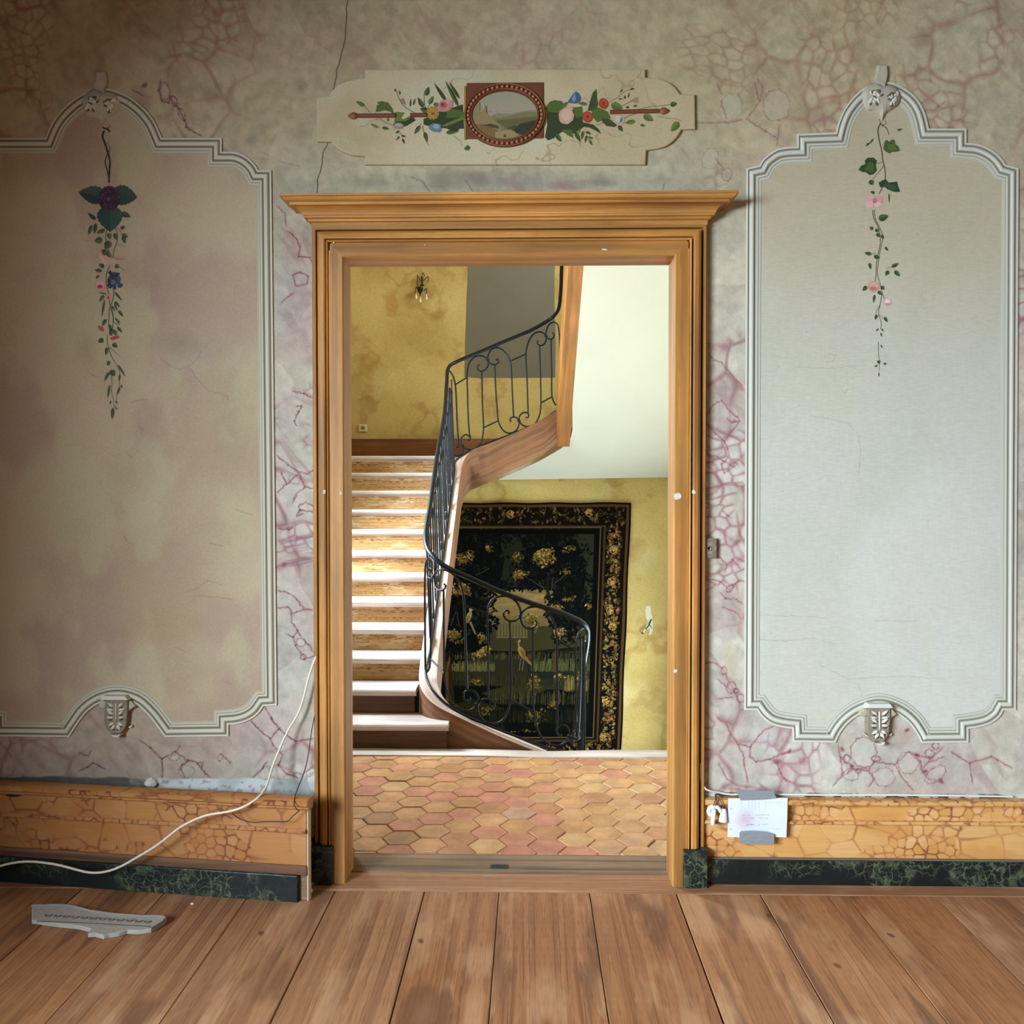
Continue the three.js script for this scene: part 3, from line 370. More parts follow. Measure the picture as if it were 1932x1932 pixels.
const rBot = [[1915, 1339], [1892, 1339], ...arc([[1884, 1352], [1866, 1365], [1843, 1371.6]]), [1826, 1374], [1826, 1400], [1737, 1401], ...arc([[1729.6, 1386], [1714, 1364], [1688, 1345], [1657, 1336.5], [1624, 1346], [1600, 1362.6], [1585, 1381]]), [1575.6, 1400], [1495, 1398.8], [1494, 1374], ...arc([[1476, 1371.6], [1452.7, 1364.5], [1436, 1351]]), [1427, 1339], [1403.5, 1339]];
const toWall = (l) => l.map(([x, y]) => { const p = W(x, y); return [p.x, p.y]; });
const leftOutline = toWall(leftPts), rightOutline = toWall(smoothPath([...rTop, ...rBot]));
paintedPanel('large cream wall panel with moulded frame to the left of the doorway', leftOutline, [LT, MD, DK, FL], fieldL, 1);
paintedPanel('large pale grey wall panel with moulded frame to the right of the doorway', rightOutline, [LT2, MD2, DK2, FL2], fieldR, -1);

// ---------------------------------------------------------------- flat brushwork: leaves, petals, stems (coordinates measured on the wall)
let layer = 0;
const paint = std({ vertexColors: true, roughness: 0.8 });
function polyOnWall(pts, color, z) { const s = new THREE.Shape(pts.map(([x, y]) => { const p = W(x, y); return new THREE.Vector2(p.x, p.y); })); const g = tint(new THREE.ShapeGeometry(s), color); g.deleteAttribute('uv'); return g.translate(0, 0, z); }
function leafGeo(x, y, deg, len, wid, ca, cb, z, jag = 0, bend = 0) {       // tip towards deg (0 right, 90 down)
  const a = deg * Math.PI / 180, ux = Math.cos(a), uy = Math.sin(a), vx = -uy, vy = ux, n = jag ? 14 : 8, up = [], dn = [], mid = [];
  for (let i = 0; i <= n; i++) { const t = i / n, w = wid / 2 * Math.pow(Math.sin(Math.PI * Math.pow(t, 0.72)), 0.8) * (1 + (jag && i % 2 ? -jag : 0)), b = bend * len * t * t; const cx = x + ux * len * t + vx * b, cy = y + uy * len * t + vy * b; mid.push([cx, cy]); up.push([cx + vx * w, cy + vy * w]); dn.push([cx - vx * w, cy - vy * w]); }
  return [polyOnWall([...up, ...mid.slice(1, -1).reverse()], ca, z), polyOnWall([...dn, ...mid.slice(1, -1).reverse()], cb, z)];
}
function blob(x, y, rx, ry, color, z, deg = 0, rough = 0, seed = 1, n = 18) { const R = rng(seed * 77 + 3), a = deg * Math.PI / 180, pts = []; for (let i = 0; i < n; i++) { const t = i / n * 6.2832, k = 1 - rough * R(), ex = Math.cos(t) * rx * k, ey = Math.sin(t) * ry * k; pts.push([x + ex * Math.cos(a) - ey * Math.sin(a), y + ex * Math.sin(a) + ey * Math.cos(a)]); } return polyOnWall(pts, color, z); }
function stroke(pts, w0, w1, color, z) {
  const c = new THREE.CatmullRomCurve3(pts.map(([x, y]) => V3(x, y, 0)), false, 'centripetal'), q = c.getPoints(pts.length * 5), L = [], Rr = [];
  q.forEach((p, i) => { const a = q[Math.max(0, i - 1)], b = q[Math.min(q.length - 1, i + 1)], dx = b.x - a.x, dy = b.y - a.y, l = Math.hypot(dx, dy) || 1, w = lerp(w0, w1, i / (q.length - 1)) / 2; L.push([p.x - dy / l * w, p.y + dx / l * w]); Rr.push([p.x + dy / l * w, p.y - dx / l * w]); });
  const pos = []; for (let i = 0; i < q.length - 1; i++) for (const s of [L[i], Rr[i], Rr[i + 1], L[i], Rr[i + 1], L[i + 1]]) { const p = W(s[0], s[1]); pos.push(p.x, p.y, 0); }
  const g = new THREE.BufferGeometry(); g.setAttribute('position', new THREE.Float32BufferAttribute(pos, 3)); g.computeVertexNormals(); return tint(g, color).translate(0, 0, z);
}
const Z0 = 0.0024;
const G1 = rgb(52, 70, 58), G2 = rgb(76, 92, 72), G3 = rgb(92, 104, 66), G4 = rgb(58, 66, 40), GB = rgb(44, 66, 66), PK = rgb(206, 140, 134), PK2 = rgb(178, 96, 100), RD = rgb(164, 50, 60), STEM = rgb(96, 94, 66), DST = rgb(58, 54, 38);
const addLeaf = (t, ...a) => part('leaf', localize(join(leafGeo(...a)), t), paint, t);
const addFlower = (t, geos) => part('flower', localize(join(geos), t), paint, t);
const addStem = (t, list, color = STEM, z = Z0) => list.forEach(([pts, a, b]) => part('stem', localize(stroke(pts, a, b, color, z), t), paint, t));
{ // left garland
  const o = W(208, 560), t = thing('painted_garland', 'painted garland hanging from a purple flower with three big dark leaves', 'painting', [o.x, o.y, 0]);
  addStem(t, [[[[197, 247], [194, 258], [199, 272], [204, 288], [208, 305], [207, 322], [206, 345]], 4, 3.5], [[[202, 269], [208, 280], [203, 292], [199, 305], [203, 322], [206, 335]], 1, 3], [[[193.5, 232], [194, 240], [199, 243], [205, 245], [207, 250]], 2.2, 4], [[[206, 235], [208, 239], [203, 242]], 1, 1.4]], DST);
  const big = [[200, 372, 190, 52, 36, rgb(62, 78, 70), rgb(36, 58, 62), 0.1], [212, 366, 8, 48, 40, rgb(48, 64, 52), rgb(58, 72, 56), 0.1], [207, 388, 88, 50, 50, rgb(42, 64, 62), rgb(52, 78, 68), 0.08]];
  big.forEach((b, i) => addLeaf(t, ...b.slice(0, 7), Z0 + 0.0003 * (i + 1), b[7]));
  addLeaf(t, 229, 402, 22, 20, 11, rgb(50, 66, 56), rgb(74, 86, 58), Z0); addLeaf(t, 182, 414, 205, 20, 8, G4, G4, Z0, 0, 0.25);
  { const R = rng(9), f = [blob(207, 375, 22, 24, rgb(54, 34, 48), Z0 + 0.0016, 0, 0.08, 2, 26)]; for (let i = 0; i < 70; i++) { const a = R() * 6.283, r = Math.sqrt(R()) * 21; f.push(blob(207 + Math.cos(a) * r, 375 + Math.sin(a) * r * 1.08, 1.6 + R(), 1.4 + R(), mixc(rgb(94, 62, 84), rgb(72, 32, 56), R()), Z0 + 0.0019, R() * 90, 0.3, i, 7)); } f.push(blob(206, 376, 2.5, 2.8, rgb(110, 84, 104), Z0 + 0.0022)); addFlower(t, f); }
  addStem(t, [[[[202, 432], [200, 450], [204, 468], [209, 480], [213, 488]], 2, 1.4], [[[219, 431], [222, 445], [221, 458], [216, 470], [214, 486]], 1.8, 1.5], [[[222, 430], [228, 437], [231, 444]], 1.5, 1], [[[213, 490], [206, 505], [201, 520], [202, 540], [206, 556], [208, 575], [213, 590], [214, 604], [213, 620]], 2, 1.6], [[[214, 540], [215, 558], [211, 572], [207, 582], [206, 600], [205, 612], [208, 626], [212, 634]], 2, 1.2], [[[209, 582], [213, 593], [215, 606], [222, 614], [226, 622]], 1.6, 1], [[[203, 632], [203, 648], [206, 655], [213, 660], [222, 668], [227, 673]], 1.6, 0.8], [[[206, 656], [209, 668], [214, 678], [221, 690], [226, 702], [226, 720], [225, 735], [221, 745], [220, 757]], 1.5, 0.8], [[[211, 708], [212, 725], [211, 738], [213, 748], [215, 760], [216, 770]], 1.3, 0.8], [[[216, 764], [220, 770]], 1, 0.8], [[[225, 462], [231, 463], [237, 469]], 1.2, 0.7], [[[220, 500], [228, 505], [237, 512]], 1.3, 0.7]]);
  for (const l of [[182, 421, 100, 21, 8], [174, 425, 110, 20, 7], [199, 434, 160, 17, 8], [206, 440, 80, 12, 9], [216, 440, 70, 14, 8], [228, 432, 330, 10, 7], [231, 442, 30, 13, 8], [232, 445, 70, 16, 8], [194, 452, 165, 16, 13], [208, 455, 120, 18, 14], [200, 470, 100, 13, 14], [203, 476, 60, 12, 9], [197, 505, 215, 12, 8], [193, 512, 190, 14, 7], [188, 520, 140, 9, 5], [218, 500, 40, 9, 9], [198, 566, 100, 33, 4], [202, 555, 190, 17, 3], [197, 557, 125, 16, 7], [217, 551, 50, 22, 5], [217, 568, 50, 17, 4], [216, 570, 70, 18, 4], [211, 577, 55, 13, 4], [224, 586, 52, 15, 6], [217, 600, 40, 14, 4], [221, 604, 60, 11, 3], [201, 602, 120, 16, 7], [207, 612, 70, 14, 6], [222, 617, 50, 14, 6], [213, 620, 110, 15, 9], [216, 622, 70, 13, 7], [196, 640, 150, 12, 10], [213, 648, 40, 12, 9], [203, 655, 100, 16, 7], [207, 681, 110, 10, 7], [210, 698, 60, 14, 12], [207, 702, 120, 20, 6], [223, 688, 58, 27, 4.5], [227, 706, 98, 14, 4], [208, 726, 100, 26, 5], [227, 730, 110, 17, 5], [210, 756, 105, 8, 3], [220, 756, 80, 7, 3.5], [229, 726, 70, 7, 4], [214, 769, 95, 23, 7], [218, 768, 50, 7, 3]]) { const d = (l[0] * 7 + l[1]) % 3; addLeaf(t, ...l, [G4, rgb(70, 76, 46), rgb(60, 72, 50)][d], [rgb(84, 90, 60), rgb(96, 98, 70), rgb(78, 88, 62)][d], Z0 + 0.0003); }
  addFlower(t, [polyOnWall([[194, 481], [204, 482], [212, 487], [222, 490], [228, 492], [222, 498], [214, 500], [206, 501], [200, 497], [196, 489]], rgb(196, 156, 136), Z0 + 0.0003), polyOnWall([[188, 478], [196, 488], [201, 500], [198, 499], [190, 488]], rgb(214, 178, 156), Z0 + 0.0005), polyOnWall([[216, 486], [238, 488], [230, 491], [218, 491]], rgb(176, 122, 104), Z0 + 0.0005)]);
  addFlower(t, [blob(189.5, 539, 11, 10, PK, Z0 + 0.0005, 0, 0.12, 3), blob(189.5, 537, 8, 6, rgb(216, 158, 152), Z0 + 0.0008), blob(189.5, 541, 5, 3.5, RD, Z0 + 0.001)]);
  { const f = [blob(214, 528, 11, 15, rgb(44, 50, 74), Z0 + 0.0003, 0, 0.2, 33)], R = rng(31); for (let i = 0; i < 26; i++) { const a = R() * 6.283, r = Math.sqrt(R()); f.push(blob(214 + Math.cos(a) * 12 * r, 528 + Math.sin(a) * 17 * r, 3.5 + 2 * R(), 2.6 + 1.6 * R(), [rgb(48, 56, 84), rgb(90, 100, 124), rgb(34, 36, 66), rgb(70, 84, 96)][i % 4], Z0 + 0.0004 + i * 0.00004, R() * 180, 0.3, i, 9)); } f.push(blob(227, 539, 6, 4, rgb(56, 64, 88), Z0 + 0.0014, -20, 0.2, 4)); addFlower(t, f); }
  addFlower(t, [blob(205, 561, 5.5, 7, rgb(200, 136, 124), Z0 + 0.0006, 0, 0.15, 5), blob(205, 562, 2, 2, RD, Z0 + 0.0009)]);
  addFlower(t, [blob(191, 620, 8, 4.5, rgb(178, 76, 80), Z0 + 0.0005, 40, 0.3, 6)]); addFlower(t, [blob(217.5, 637.5, 10, 3.6, rgb(178, 66, 74), Z0 + 0.0007, -12, 0.3, 7)]);
}
function mixc(a, b, t) { return new THREE.Color(lerp(a.r, b.r, t), lerp(a.g, b.g, t), lerp(a.b, b.b, t)); }
{ // right garland: ivy and roses
  const o = W(1660, 470), t = thing('painted_garland', 'painted ivy vine with pink roses trailing down the pale right-hand panel', 'painting', [o.x, o.y, 0]);
  addStem(t, [[[[1661, 232], [1656, 246], [1658, 262], [1664, 290], [1665, 302], [1669, 318], [1670, 338]], 2.4, 2], [[[1662, 236], [1672, 242], [1677, 255]], 2.2, 1.2], [[[1658, 225], [1664, 236], [1672, 232], [1668, 228]], 1.4, 1], [[[1664, 306], [1655, 309]], 1.2, 1], [[[1668, 312], [1655, 328], [1646, 338]], 1.2, 1], [[[1665, 353], [1658, 366]], 2, 1.5], [[[1646, 397], [1648, 412], [1656, 428], [1660, 445], [1660, 462], [1656, 480], [1653, 500], [1652, 520], [1650, 532]], 1.6, 1.3], [[[1649, 396], [1651, 412], [1660, 432], [1665, 446], [1662, 465], [1658, 485], [1655, 518], [1660, 535], [1663, 550], [1668, 564]], 1.3, 1.2], [[[1664, 552], [1660, 575], [1657, 592], [1662, 608], [1661, 622]], 1.3, 1], [[[1660, 575], [1653, 588], [1652, 600]], 1, 0.8], [[[1658, 594], [1668, 602]], 1, 0.8], [[[1657, 645], [1657, 668], [1659, 680], [1658, 700]], 1.1, 0.8], [[[1644, 480], [1652, 477]], 1, 0.8], [[[1672, 507], [1680, 504]], 1, 0.8]], rgb(84, 80, 54));
  const IV = rgb(44, 66, 30), IV2 = rgb(70, 88, 38), IV3 = rgb(88, 100, 48);
  const ivy = (pts, c1, c2) => part('leaf', localize(join([polyOnWall(pts, c1, Z0 + 0.0004), polyOnWall(pts.map(([x, y]) => { const cx = pts.reduce((s, p) => s + p[0], 0) / pts.length, cy = pts.reduce((s, p) => s + p[1], 0) / pts.length; return [cx + 2 + (x - cx) * 0.55, cy + 2 + (y - cy) * 0.55]; }), c2, Z0 + 0.0007)]), t), paint, t);
  ivy([[1666, 281], [1668, 268], [1673, 264], [1677, 268], [1682, 264], [1687, 264], [1689, 273], [1694, 276], [1698, 285], [1690, 287], [1684, 287], [1677, 290], [1670, 286]], IV2, IV3);
  ivy([[1619, 321], [1624, 313], [1632, 310], [1631, 303], [1637, 298], [1648, 298], [1654, 304], [1652, 312], [1654, 322], [1648, 329], [1640, 331], [1634, 326], [1626, 325]], IV, IV2);
  ivy([[1657, 345], [1664, 341], [1670, 338], [1676, 345], [1684, 344], [1692, 343], [1694, 352], [1698, 362], [1689, 363], [1682, 361], [1675, 358], [1668, 353], [1660, 354]], rgb(36, 62, 34), rgb(52, 80, 42));
  for (const l of [[1657, 414, 340, 20, 13], [1641, 340, 60, 11, 10], [1650, 365, 200, 9, 6], [1647, 433, 210, 8, 7], [1652, 432, 60, 8, 7], [1654, 440, 60, 9, 7], [1663, 443, 70, 9, 6], [1669, 466, 50, 10, 5], [1644, 480, 190, 14, 7], [1648, 483, 20, 13, 8], [1640, 496, 80, 13, 6], [1681, 504, 335, 16, 7], [1676, 511, 120, 11, 8], [1687, 511, 45, 15, 8], [1635, 540, 130, 12, 8], [1662, 540, 50, 9, 8], [1656, 549, 50, 10, 7], [1650, 556, 100, 16, 5], [1654, 594, 110, 10, 6], [1668, 598, 60, 12, 6], [1657, 620, 130, 7, 3], [1663, 620, 60, 7, 3], [1661, 628, 70, 8, 3], [1661, 651, 60, 7, 3], [1657, 680, 80, 7, 7], [1655, 690, 165, 6, 4], [1666, 687, 350, 7, 4], [1658, 703, 95, 8, 2.5], [1648, 262, 130, 14, 3], [1640, 270, 140, 10, 4], [1692, 246, 350, 10, 4], [1677, 365, 90, 18, 3]]) addLeaf(t, ...l, IV, IV2, Z0 + 0.0003);
  addFlower(t, [blob(1641, 376, 9, 8, rgb(212, 158, 152), Z0 + 0.0005, 20, 0.2, 8), blob(1658, 376, 9, 8, rgb(206, 148, 146), Z0 + 0.0006, -30, 0.2, 9), blob(1640, 387, 9, 7, rgb(216, 170, 162), Z0 + 0.0007, 0, 0.2, 10), blob(1655, 386, 8, 6, rgb(220, 176, 166), Z0 + 0.0008, 0, 0.2, 11), blob(1650, 379, 4, 5, rgb(184, 110, 112), Z0 + 0.001)]);
  addFlower(t, [blob(1647.5, 541, 12, 11, rgb(196, 138, 128), Z0 + 0.0006, 0, 0.12, 12), blob(1648, 539, 9, 7, rgb(212, 160, 150), Z0 + 0.0008, 10, 0.15, 13), blob(1647, 544, 6, 4, rgb(182, 110, 104), Z0 + 0.001), blob(1648, 541, 2.5, 2, rgb(200, 140, 130), Z0 + 0.0012)]);
  addFlower(t, [blob(1674, 570, 8, 8, rgb(200, 160, 160), Z0 + 0.0005, 0, 0.1, 14), blob(1674, 569, 5.5, 5, rgb(222, 206, 202), Z0 + 0.0008, 0, 0.15, 15), blob(1675, 574, 5, 2, rgb(186, 138, 142), Z0 + 0.001)]);
}
// heart-shaped stone ornaments the garlands hang from
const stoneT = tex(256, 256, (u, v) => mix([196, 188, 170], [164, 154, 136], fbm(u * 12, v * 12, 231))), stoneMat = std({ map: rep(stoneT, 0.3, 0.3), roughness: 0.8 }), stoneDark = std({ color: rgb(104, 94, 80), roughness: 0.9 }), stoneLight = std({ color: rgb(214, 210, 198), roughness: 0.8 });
const wallPoly = (list, cx, cy) => { const o = W(cx, cy); return new THREE.Shape(list.map(([x, y]) => { const p = W(x, y); return new THREE.Vector2(p.x - o.x, p.y - o.y); })); };
function dome(pts, cx, cy, h, rings = 6, z0 = 0.001, mx = 0, my = 0) {          // a pillowed shape over an outline drawn on the wall
  const o = W(cx, cy), c = W(cx + mx, cy + my), P = pts.map(([x, y]) => W(x, y)), pos = [], n = P.length, at = (i, r) => { const s = Math.cos(r / rings * Math.PI / 2), k = Math.sin(r / rings * Math.PI / 2), p = P[i % n]; return [c.x + (p.x - c.x) * s - o.x, c.y + (p.y - c.y) * s - o.y, z0 + h * Math.pow(k, 0.8)]; };
  for (let i = 0; i < n; i++) for (let r = 0; r < rings; r++) { const a = at(i, r), b = at(i + 1, r), d = at(i + 1, r + 1), e = at(i, r + 1); pos.push(...a, ...b, ...d, ...a, ...d, ...e); }
  const g = new THREE.BufferGeometry(); g.setAttribute('position', new THREE.Float32BufferAttribute(pos, 3)); g.computeVertexNormals(); return toCreasedNormals(g, 1.2);
}
function heart(label, ox, oy, sgn, mat) {
  const o = W(193 + ox, 195 + oy), t = thing('heart_ornament', label, 'ornament', [o.x, o.y, 0]), pts = smoothPath([[198, 178], ...arc([[204, 175], [212, 175], [222, 179], [229, 190], [229, 202], [224, 212], [213, 220], [203, 226], [197, 234]]), [194, 241], ...arc([[193, 232], [188, 226], [178, 222], [166, 221], [161, 212], [157, 203], [155, 194], [158, 184], [167, 175], [178, 170], [188, 172]])]).map(([x, y]) => [x + ox, y + oy]);
  part('heart', uvPlan(dome(pts, 193 + ox, 195 + oy, 0.024)), mat, t);
  const n = new THREE.ExtrudeGeometry(wallPoly([[178, 168], [184, 150], [184, 138], [202, 138], [204, 152], [202, 166], [198, 179], [190, 174]].map(([x, y]) => [x + ox, y + oy]), 193 + ox, 195 + oy), { depth: 0.010, bevelEnabled: true, bevelThickness: 0.006, bevelSize: 0.004, bevelOffset: -0.004, bevelSegments: 3 }); part('neck', uvPlan(n), mat, t);
  const R = rng(17), lobes = [], shadeDabs = [];
  for (let i = 0; i < 40; i++) { const left = i % 2, a = R(), x = left ? lerp(165, 185, R()) + a * 8 : lerp(203, 222, R()), y = left ? lerp(188, 214, R()) : lerp(192, 216, R()); const p = W(x + ox, y + oy); const s = new THREE.SphereGeometry(0.0065 + 0.003 * R(), 8, 6); s.scale(1.1, 0.6, 0.55); s.rotateZ(R() * 3); (i % 3 === 0 ? shadeDabs : lobes).push(s.translate(p.x - o.x, p.y - o.y, 0.001 + 0.024 * Math.pow(Math.sqrt(Math.max(0, 1 - ((x - 193) / 38) ** 2 - ((y - 198) / 30) ** 2)), 0.8))); }
  part('leaf_relief', join(lobes), stoneLight, t); part('leaf_shade', join(shadeDabs), stoneDark, t);  // dark dabs on the dome stand for shade between the leaves
  return t;
}
heart('heart-shaped stone ornament above the purple flower garland', 0, 0, 1, stoneMat); heart('heart-shaped stone ornament above the ivy garland', 1469, -12, 1, stoneMat);
// acanthus corbels under the arches of the panels
function corbel(label, ox, oy, mat, lightMat, bodyMat = mat) {
  const o = W(228 + ox, 1345 + oy), t = thing('corbel', label, 'corbel', [o.x, o.y, 0]), sh = (l) => wallPoly(l.map(([x, y]) => [x + ox, y + oy]), 228 + ox, 1345 + oy), ex = (l, d, b) => uvPlan(new THREE.ExtrudeGeometry(sh(l), { depth: d, bevelEnabled: true, bevelThickness: b, bevelSize: b, bevelOffset: -b, bevelSegments: 3 }));
  part('body', ex([[204, 1322], [206, 1316], [246, 1316], [247, 1335], [245, 1352], [244, 1366], [238, 1376], [233, 1381], [214, 1381], [207, 1372], [203, 1366], [202, 1350], [203, 1335]], 0.022, 0.006), bodyMat, t);
  part('cap', ex([[196, 1317], [203, 1309], [244, 1309], [250, 1317]], 0.036, 0.005), lightMat, t);
  part('volute', ex([[190, 1326], [198, 1320], [205, 1321], [204, 1333], [198, 1335], [190, 1332]], 0.016, 0.005), mat, t); part('volute', ex([[247, 1320], [252, 1321], [260, 1331], [254, 1334], [247, 1339]], 0.016, 0.005), mat, t);
  part('lip', ex([[216, 1381], [221, 1383], [228, 1383], [234, 1381], [234, 1384], [229, 1387], [222, 1386]], 0.034, 0.003), lightMat, t);
  part('scroll_foot', ex([[199, 1367], [203, 1369], [206, 1371], [204, 1372], [200, 1369]], 0.012, 0.002), lightMat, t); part('scroll_foot', ex([[245, 1370], [251, 1366], [252, 1368], [250, 1372], [246, 1372]], 0.012, 0.002), lightMat, t);
  const ribs = [ex([[223.6, 1324], [226.2, 1324], [226, 1352], [225, 1360], [224, 1352]], 0.029, 0.003)], shadeDabs = [];
  for (const s of [-1, 1]) [[4, 1331, 15, -38, 6], [4, 1337, 15, -12, 5.5], [4, 1345, 15, -34, 6], [4, 1351, 14, -6, 5.5], [3, 1360, 14, 28, 6], [2, 1364, 13, 58, 6.5]].forEach(([dx, y, len, deg, wd], q) => {
    const a = deg * Math.PI / 180, x0 = 225 + s * dx, pts = []; for (let k = 0; k < 12; k++) { const tt = k / 12 * 6.2832, e = (1 - Math.cos(tt)) / 2, r = Math.sin(tt) * wd / 2 * Math.sin(Math.PI * Math.pow(e, 0.6) * 0.96 + 0.06), ux = e * len, vy = r; pts.push([x0 + s * (ux * Math.cos(a) - vy * Math.sin(a)) + ox, y + ux * Math.sin(a) + vy * Math.cos(a) + oy]); }
    const mx = pts.reduce((u, p) => u + p[0], 0) / 12, my = pts.reduce((u, p) => u + p[1], 0) / 12, g = dome(pts, 228 + ox, 1345 + oy, 0.010, 4, 0.0272, mx - 228 - ox, my - 1345 - oy); ribs.push(uvPlan(g));
    const p = W(x0 + s * len * 0.42 * Math.cos(a) + ox, y + len * 0.42 * Math.sin(a) + 4 + oy), h = new THREE.SphereGeometry(0.0066, 8, 6); h.scale(1.25, 0.62, 0.35); shadeDabs.push(h.translate(p.x - o.x, p.y - o.y, 0.0285));
  });
  part('acanthus_leaf', join(ribs), lightMat, t); part('leaf_shade', join(shadeDabs), std({ color: rgb(52, 46, 40) }), t);  // raised dark blobs paint the shade of the carving
}
corbel('carved acanthus corbel under the arch of the cream left panel', 0, 0, stoneMat, std({ color: rgb(206, 198, 180), roughness: 0.8 }), std({ map: rep(stoneT, 0.3, 0.3), color: rgb(190, 182, 172), roughness: 0.9 })); corbel('carved acanthus corbel under the arch of the pale right panel', 1429, 15, std({ map: rep(stoneT, 0.3, 0.3), color: rgb(255, 255, 250), roughness: 0.8 }), stoneLight, std({ map: rep(stoneT, 0.3, 0.3), color: rgb(200, 192, 182), roughness: 0.9 }));

// ---------------------------------------------------------------- overdoor panel with medallion
{
  const o = W(953, 313), t = thing('overdoor_painting', 'cream shaped panel over the door with oval landscape and flower sprays', 'wall panel', [o.x, o.y, 0]);
  const half = [[690, 313], [690, 297], ...arc([[672, 296], [655, 292], [640, 284], [630, 275]]), [627, 270], [600, 270], [598, 187], [622, 184], ...arc([[630, 172], [640, 163], [655, 156], [672, 152]]), [690, 150], [690, 134]];
  const rgt = [[1217, 133], [1217, 149], ...arc([[1240, 151], [1256, 156], [1270, 165], [1278, 174]]), [1282, 180], [1310, 181], [1311, 246], [1285, 247], ...arc([[1280, 256], [1270, 268], [1256, 278], [1240, 283]]), [1219, 286], [1217, 313]];
  const out = toWall(smoothPath([...half, ...rgt])), xs = out.map((p) => p[0]), ys = out.map((p) => p[1]), x0 = Math.min(...xs), x1 = Math.max(...xs), y0 = Math.min(...ys), y1 = Math.max(...ys);
  const g = new THREE.ExtrudeGeometry(flatShape(out), { depth: 0.010, bevelEnabled: true, bevelThickness: 0.005, bevelSize: 0.005, bevelOffset: -0.005, bevelSegments: 2 }), p = g.attributes.position, uv = new Float32Array(p.count * 2);
  for (let i = 0; i < p.count; i++) { uv[i * 2] = (p.getX(i) - x0) / (x1 - x0); uv[i * 2 + 1] = (p.getY(i) - y0) / (y1 - y0); } g.setAttribute('uv', new THREE.BufferAttribute(uv, 2));
  part('panel_slab', localize(g, t), std({ map: fieldTex(x0, x1, y0, y1, 900, 240, (X, Y) => { let c = mix([200, 186, 152], [186, 168, 132], smooth(0.35, 0.65, fbm(X * 3, Y * 4, 241))); c = mix(c, [196, 190, 160], smooth(0.5, 0.7, fbm(X * 5, Y * 5, 242)) * 0.6); c = mix(c, [150, 132, 100], crackAt(X, Y, 243, 5, 0.002) * smooth(0.5, 0.64, fbm(X * 3, Y * 3, 244)) * 0.6); const k = 0.97 + 0.06 * noise(X * 220, Y * 220, 245); return c.map((q) => q * k); }), roughness: 0.85 }), t);
  const SAVE = Z0, ZP = 0.0155; const L = (x, y, a, l, w, c1, c2, dz = 0, jag = 0, bend = 0) => part('leaf', localize(join(leafGeo(x, y, a, l, w, c1, c2, ZP + dz, jag, bend)), t), paint, t), Fl = (list) => part('flower', localize(join(list), t), paint, t);
  const D1 = rgb(60, 72, 32), D2 = rgb(80, 98, 42), D3 = rgb(104, 118, 54), D4 = rgb(50, 62, 30), BR = rgb(84, 66, 48);
  // rod with finials
  const rodM = std({ color: rgb(120, 60, 38), roughness: 0.6 }), rods = [[[677, 222], [747, 221.5]], [[1150, 215], [1241, 213]], [[775, 221], [806, 220.5]]].map(([a, b]) => part('rod', localize(capsuleLine(W(...a).setZ(0.016), W(...b).setZ(0.016), 0.0085, 10), t), rodM, t));
  for (const [x, y, s] of [[668, 222, -1], [1252, 213, 1]]) { const c = W(x, y), k = new THREE.LatheGeometry([[0, -0.024], [0.006, -0.018], [0.013, -0.004], [0.0145, 0.004], [0.012, 0.012], [0.006, 0.018], [0.0, 0.019]].map(([r, h]) => new THREE.Vector2(r, h)), 14); k.rotateZ(s * Math.PI / 2); k.scale(1, 1, 0.6); part('finial', k.translate(c.x - o.x, c.y - o.y, 0.016), std({ color: rgb(136, 82, 52), roughness: 0.6 }), rods[s < 0 ? 0 : 1]); }
  // left spray
  addStem(t, [[[[700, 216], [690, 204]], 1, 1], [[[716, 225], [728, 234], [742, 239]], 1, 1.2], [[[716, 228], [700, 232], [692, 240], [680, 242]], 0.8, 0.6], [[[748, 174], [760, 200], [776, 212], [784, 216]], 1, 1.6], [[[801, 180], [802, 200], [806, 214]], 1.2, 1.4], [[[790, 190], [800, 206]], 1, 1.2], [[[812, 200], [808, 206]], 1, 1], [[[798, 240], [801, 254], [804, 268], [810, 277]], 1.4, 0.8], [[[796, 236], [790, 244]], 1.2, 1.2], [[[756, 252], [760, 262], [764, 272]], 1, 0.8], [[[855, 258], [862, 264], [870, 270], [872, 278]], 1, 0.7]], rgb(92, 86, 56), ZP);
  for (const l of [[690, 204, 210, 20, 8, D2, D3], [748, 176, 250, 6, 4, BR, BR], [756, 182, 260, 8, 4, BR, BR], [775, 205, 275, 16, 4, D2, BR], [781, 202, 285, 14, 4, D2, BR], [804, 184, 290, 18, 10, D1, D2], [800, 206, 240, 22, 9, D2, BR], [810, 200, 300, 18, 9, D2, D3], [820, 204, 320, 10, 10, D3, D2], [810, 214, 200, 18, 11, D4, D2], [794, 240, 125, 20, 8, BR, D2], [802, 252, 75, 20, 8, D2, BR], [716, 244, 205, 18, 6, D3, D3], [722, 244, 10, 14, 6, D2, D1], [755, 250, 150, 9, 5, D2, D1], [758, 258, 20, 10, 4, D1, D2], [755, 260, 130, 10, 4, D2, D1], [760, 264, 65, 12, 4, D1, D2], [733, 232, 280, 7, 5, D2, D2], [844, 196, 236, 44, 7, D1, D4], [866, 205, 243, 56, 8, D4, D2], [868, 190, 238, 38, 6, D1, D1], [868, 246, 190, 32, 12, D2, D4], [842, 254, 350, 26, 9, D2, D1], [880, 278, 30, 10, 6, D1, D2], [876, 282, 20, 12, 6, D2, D2]]) L(...l);
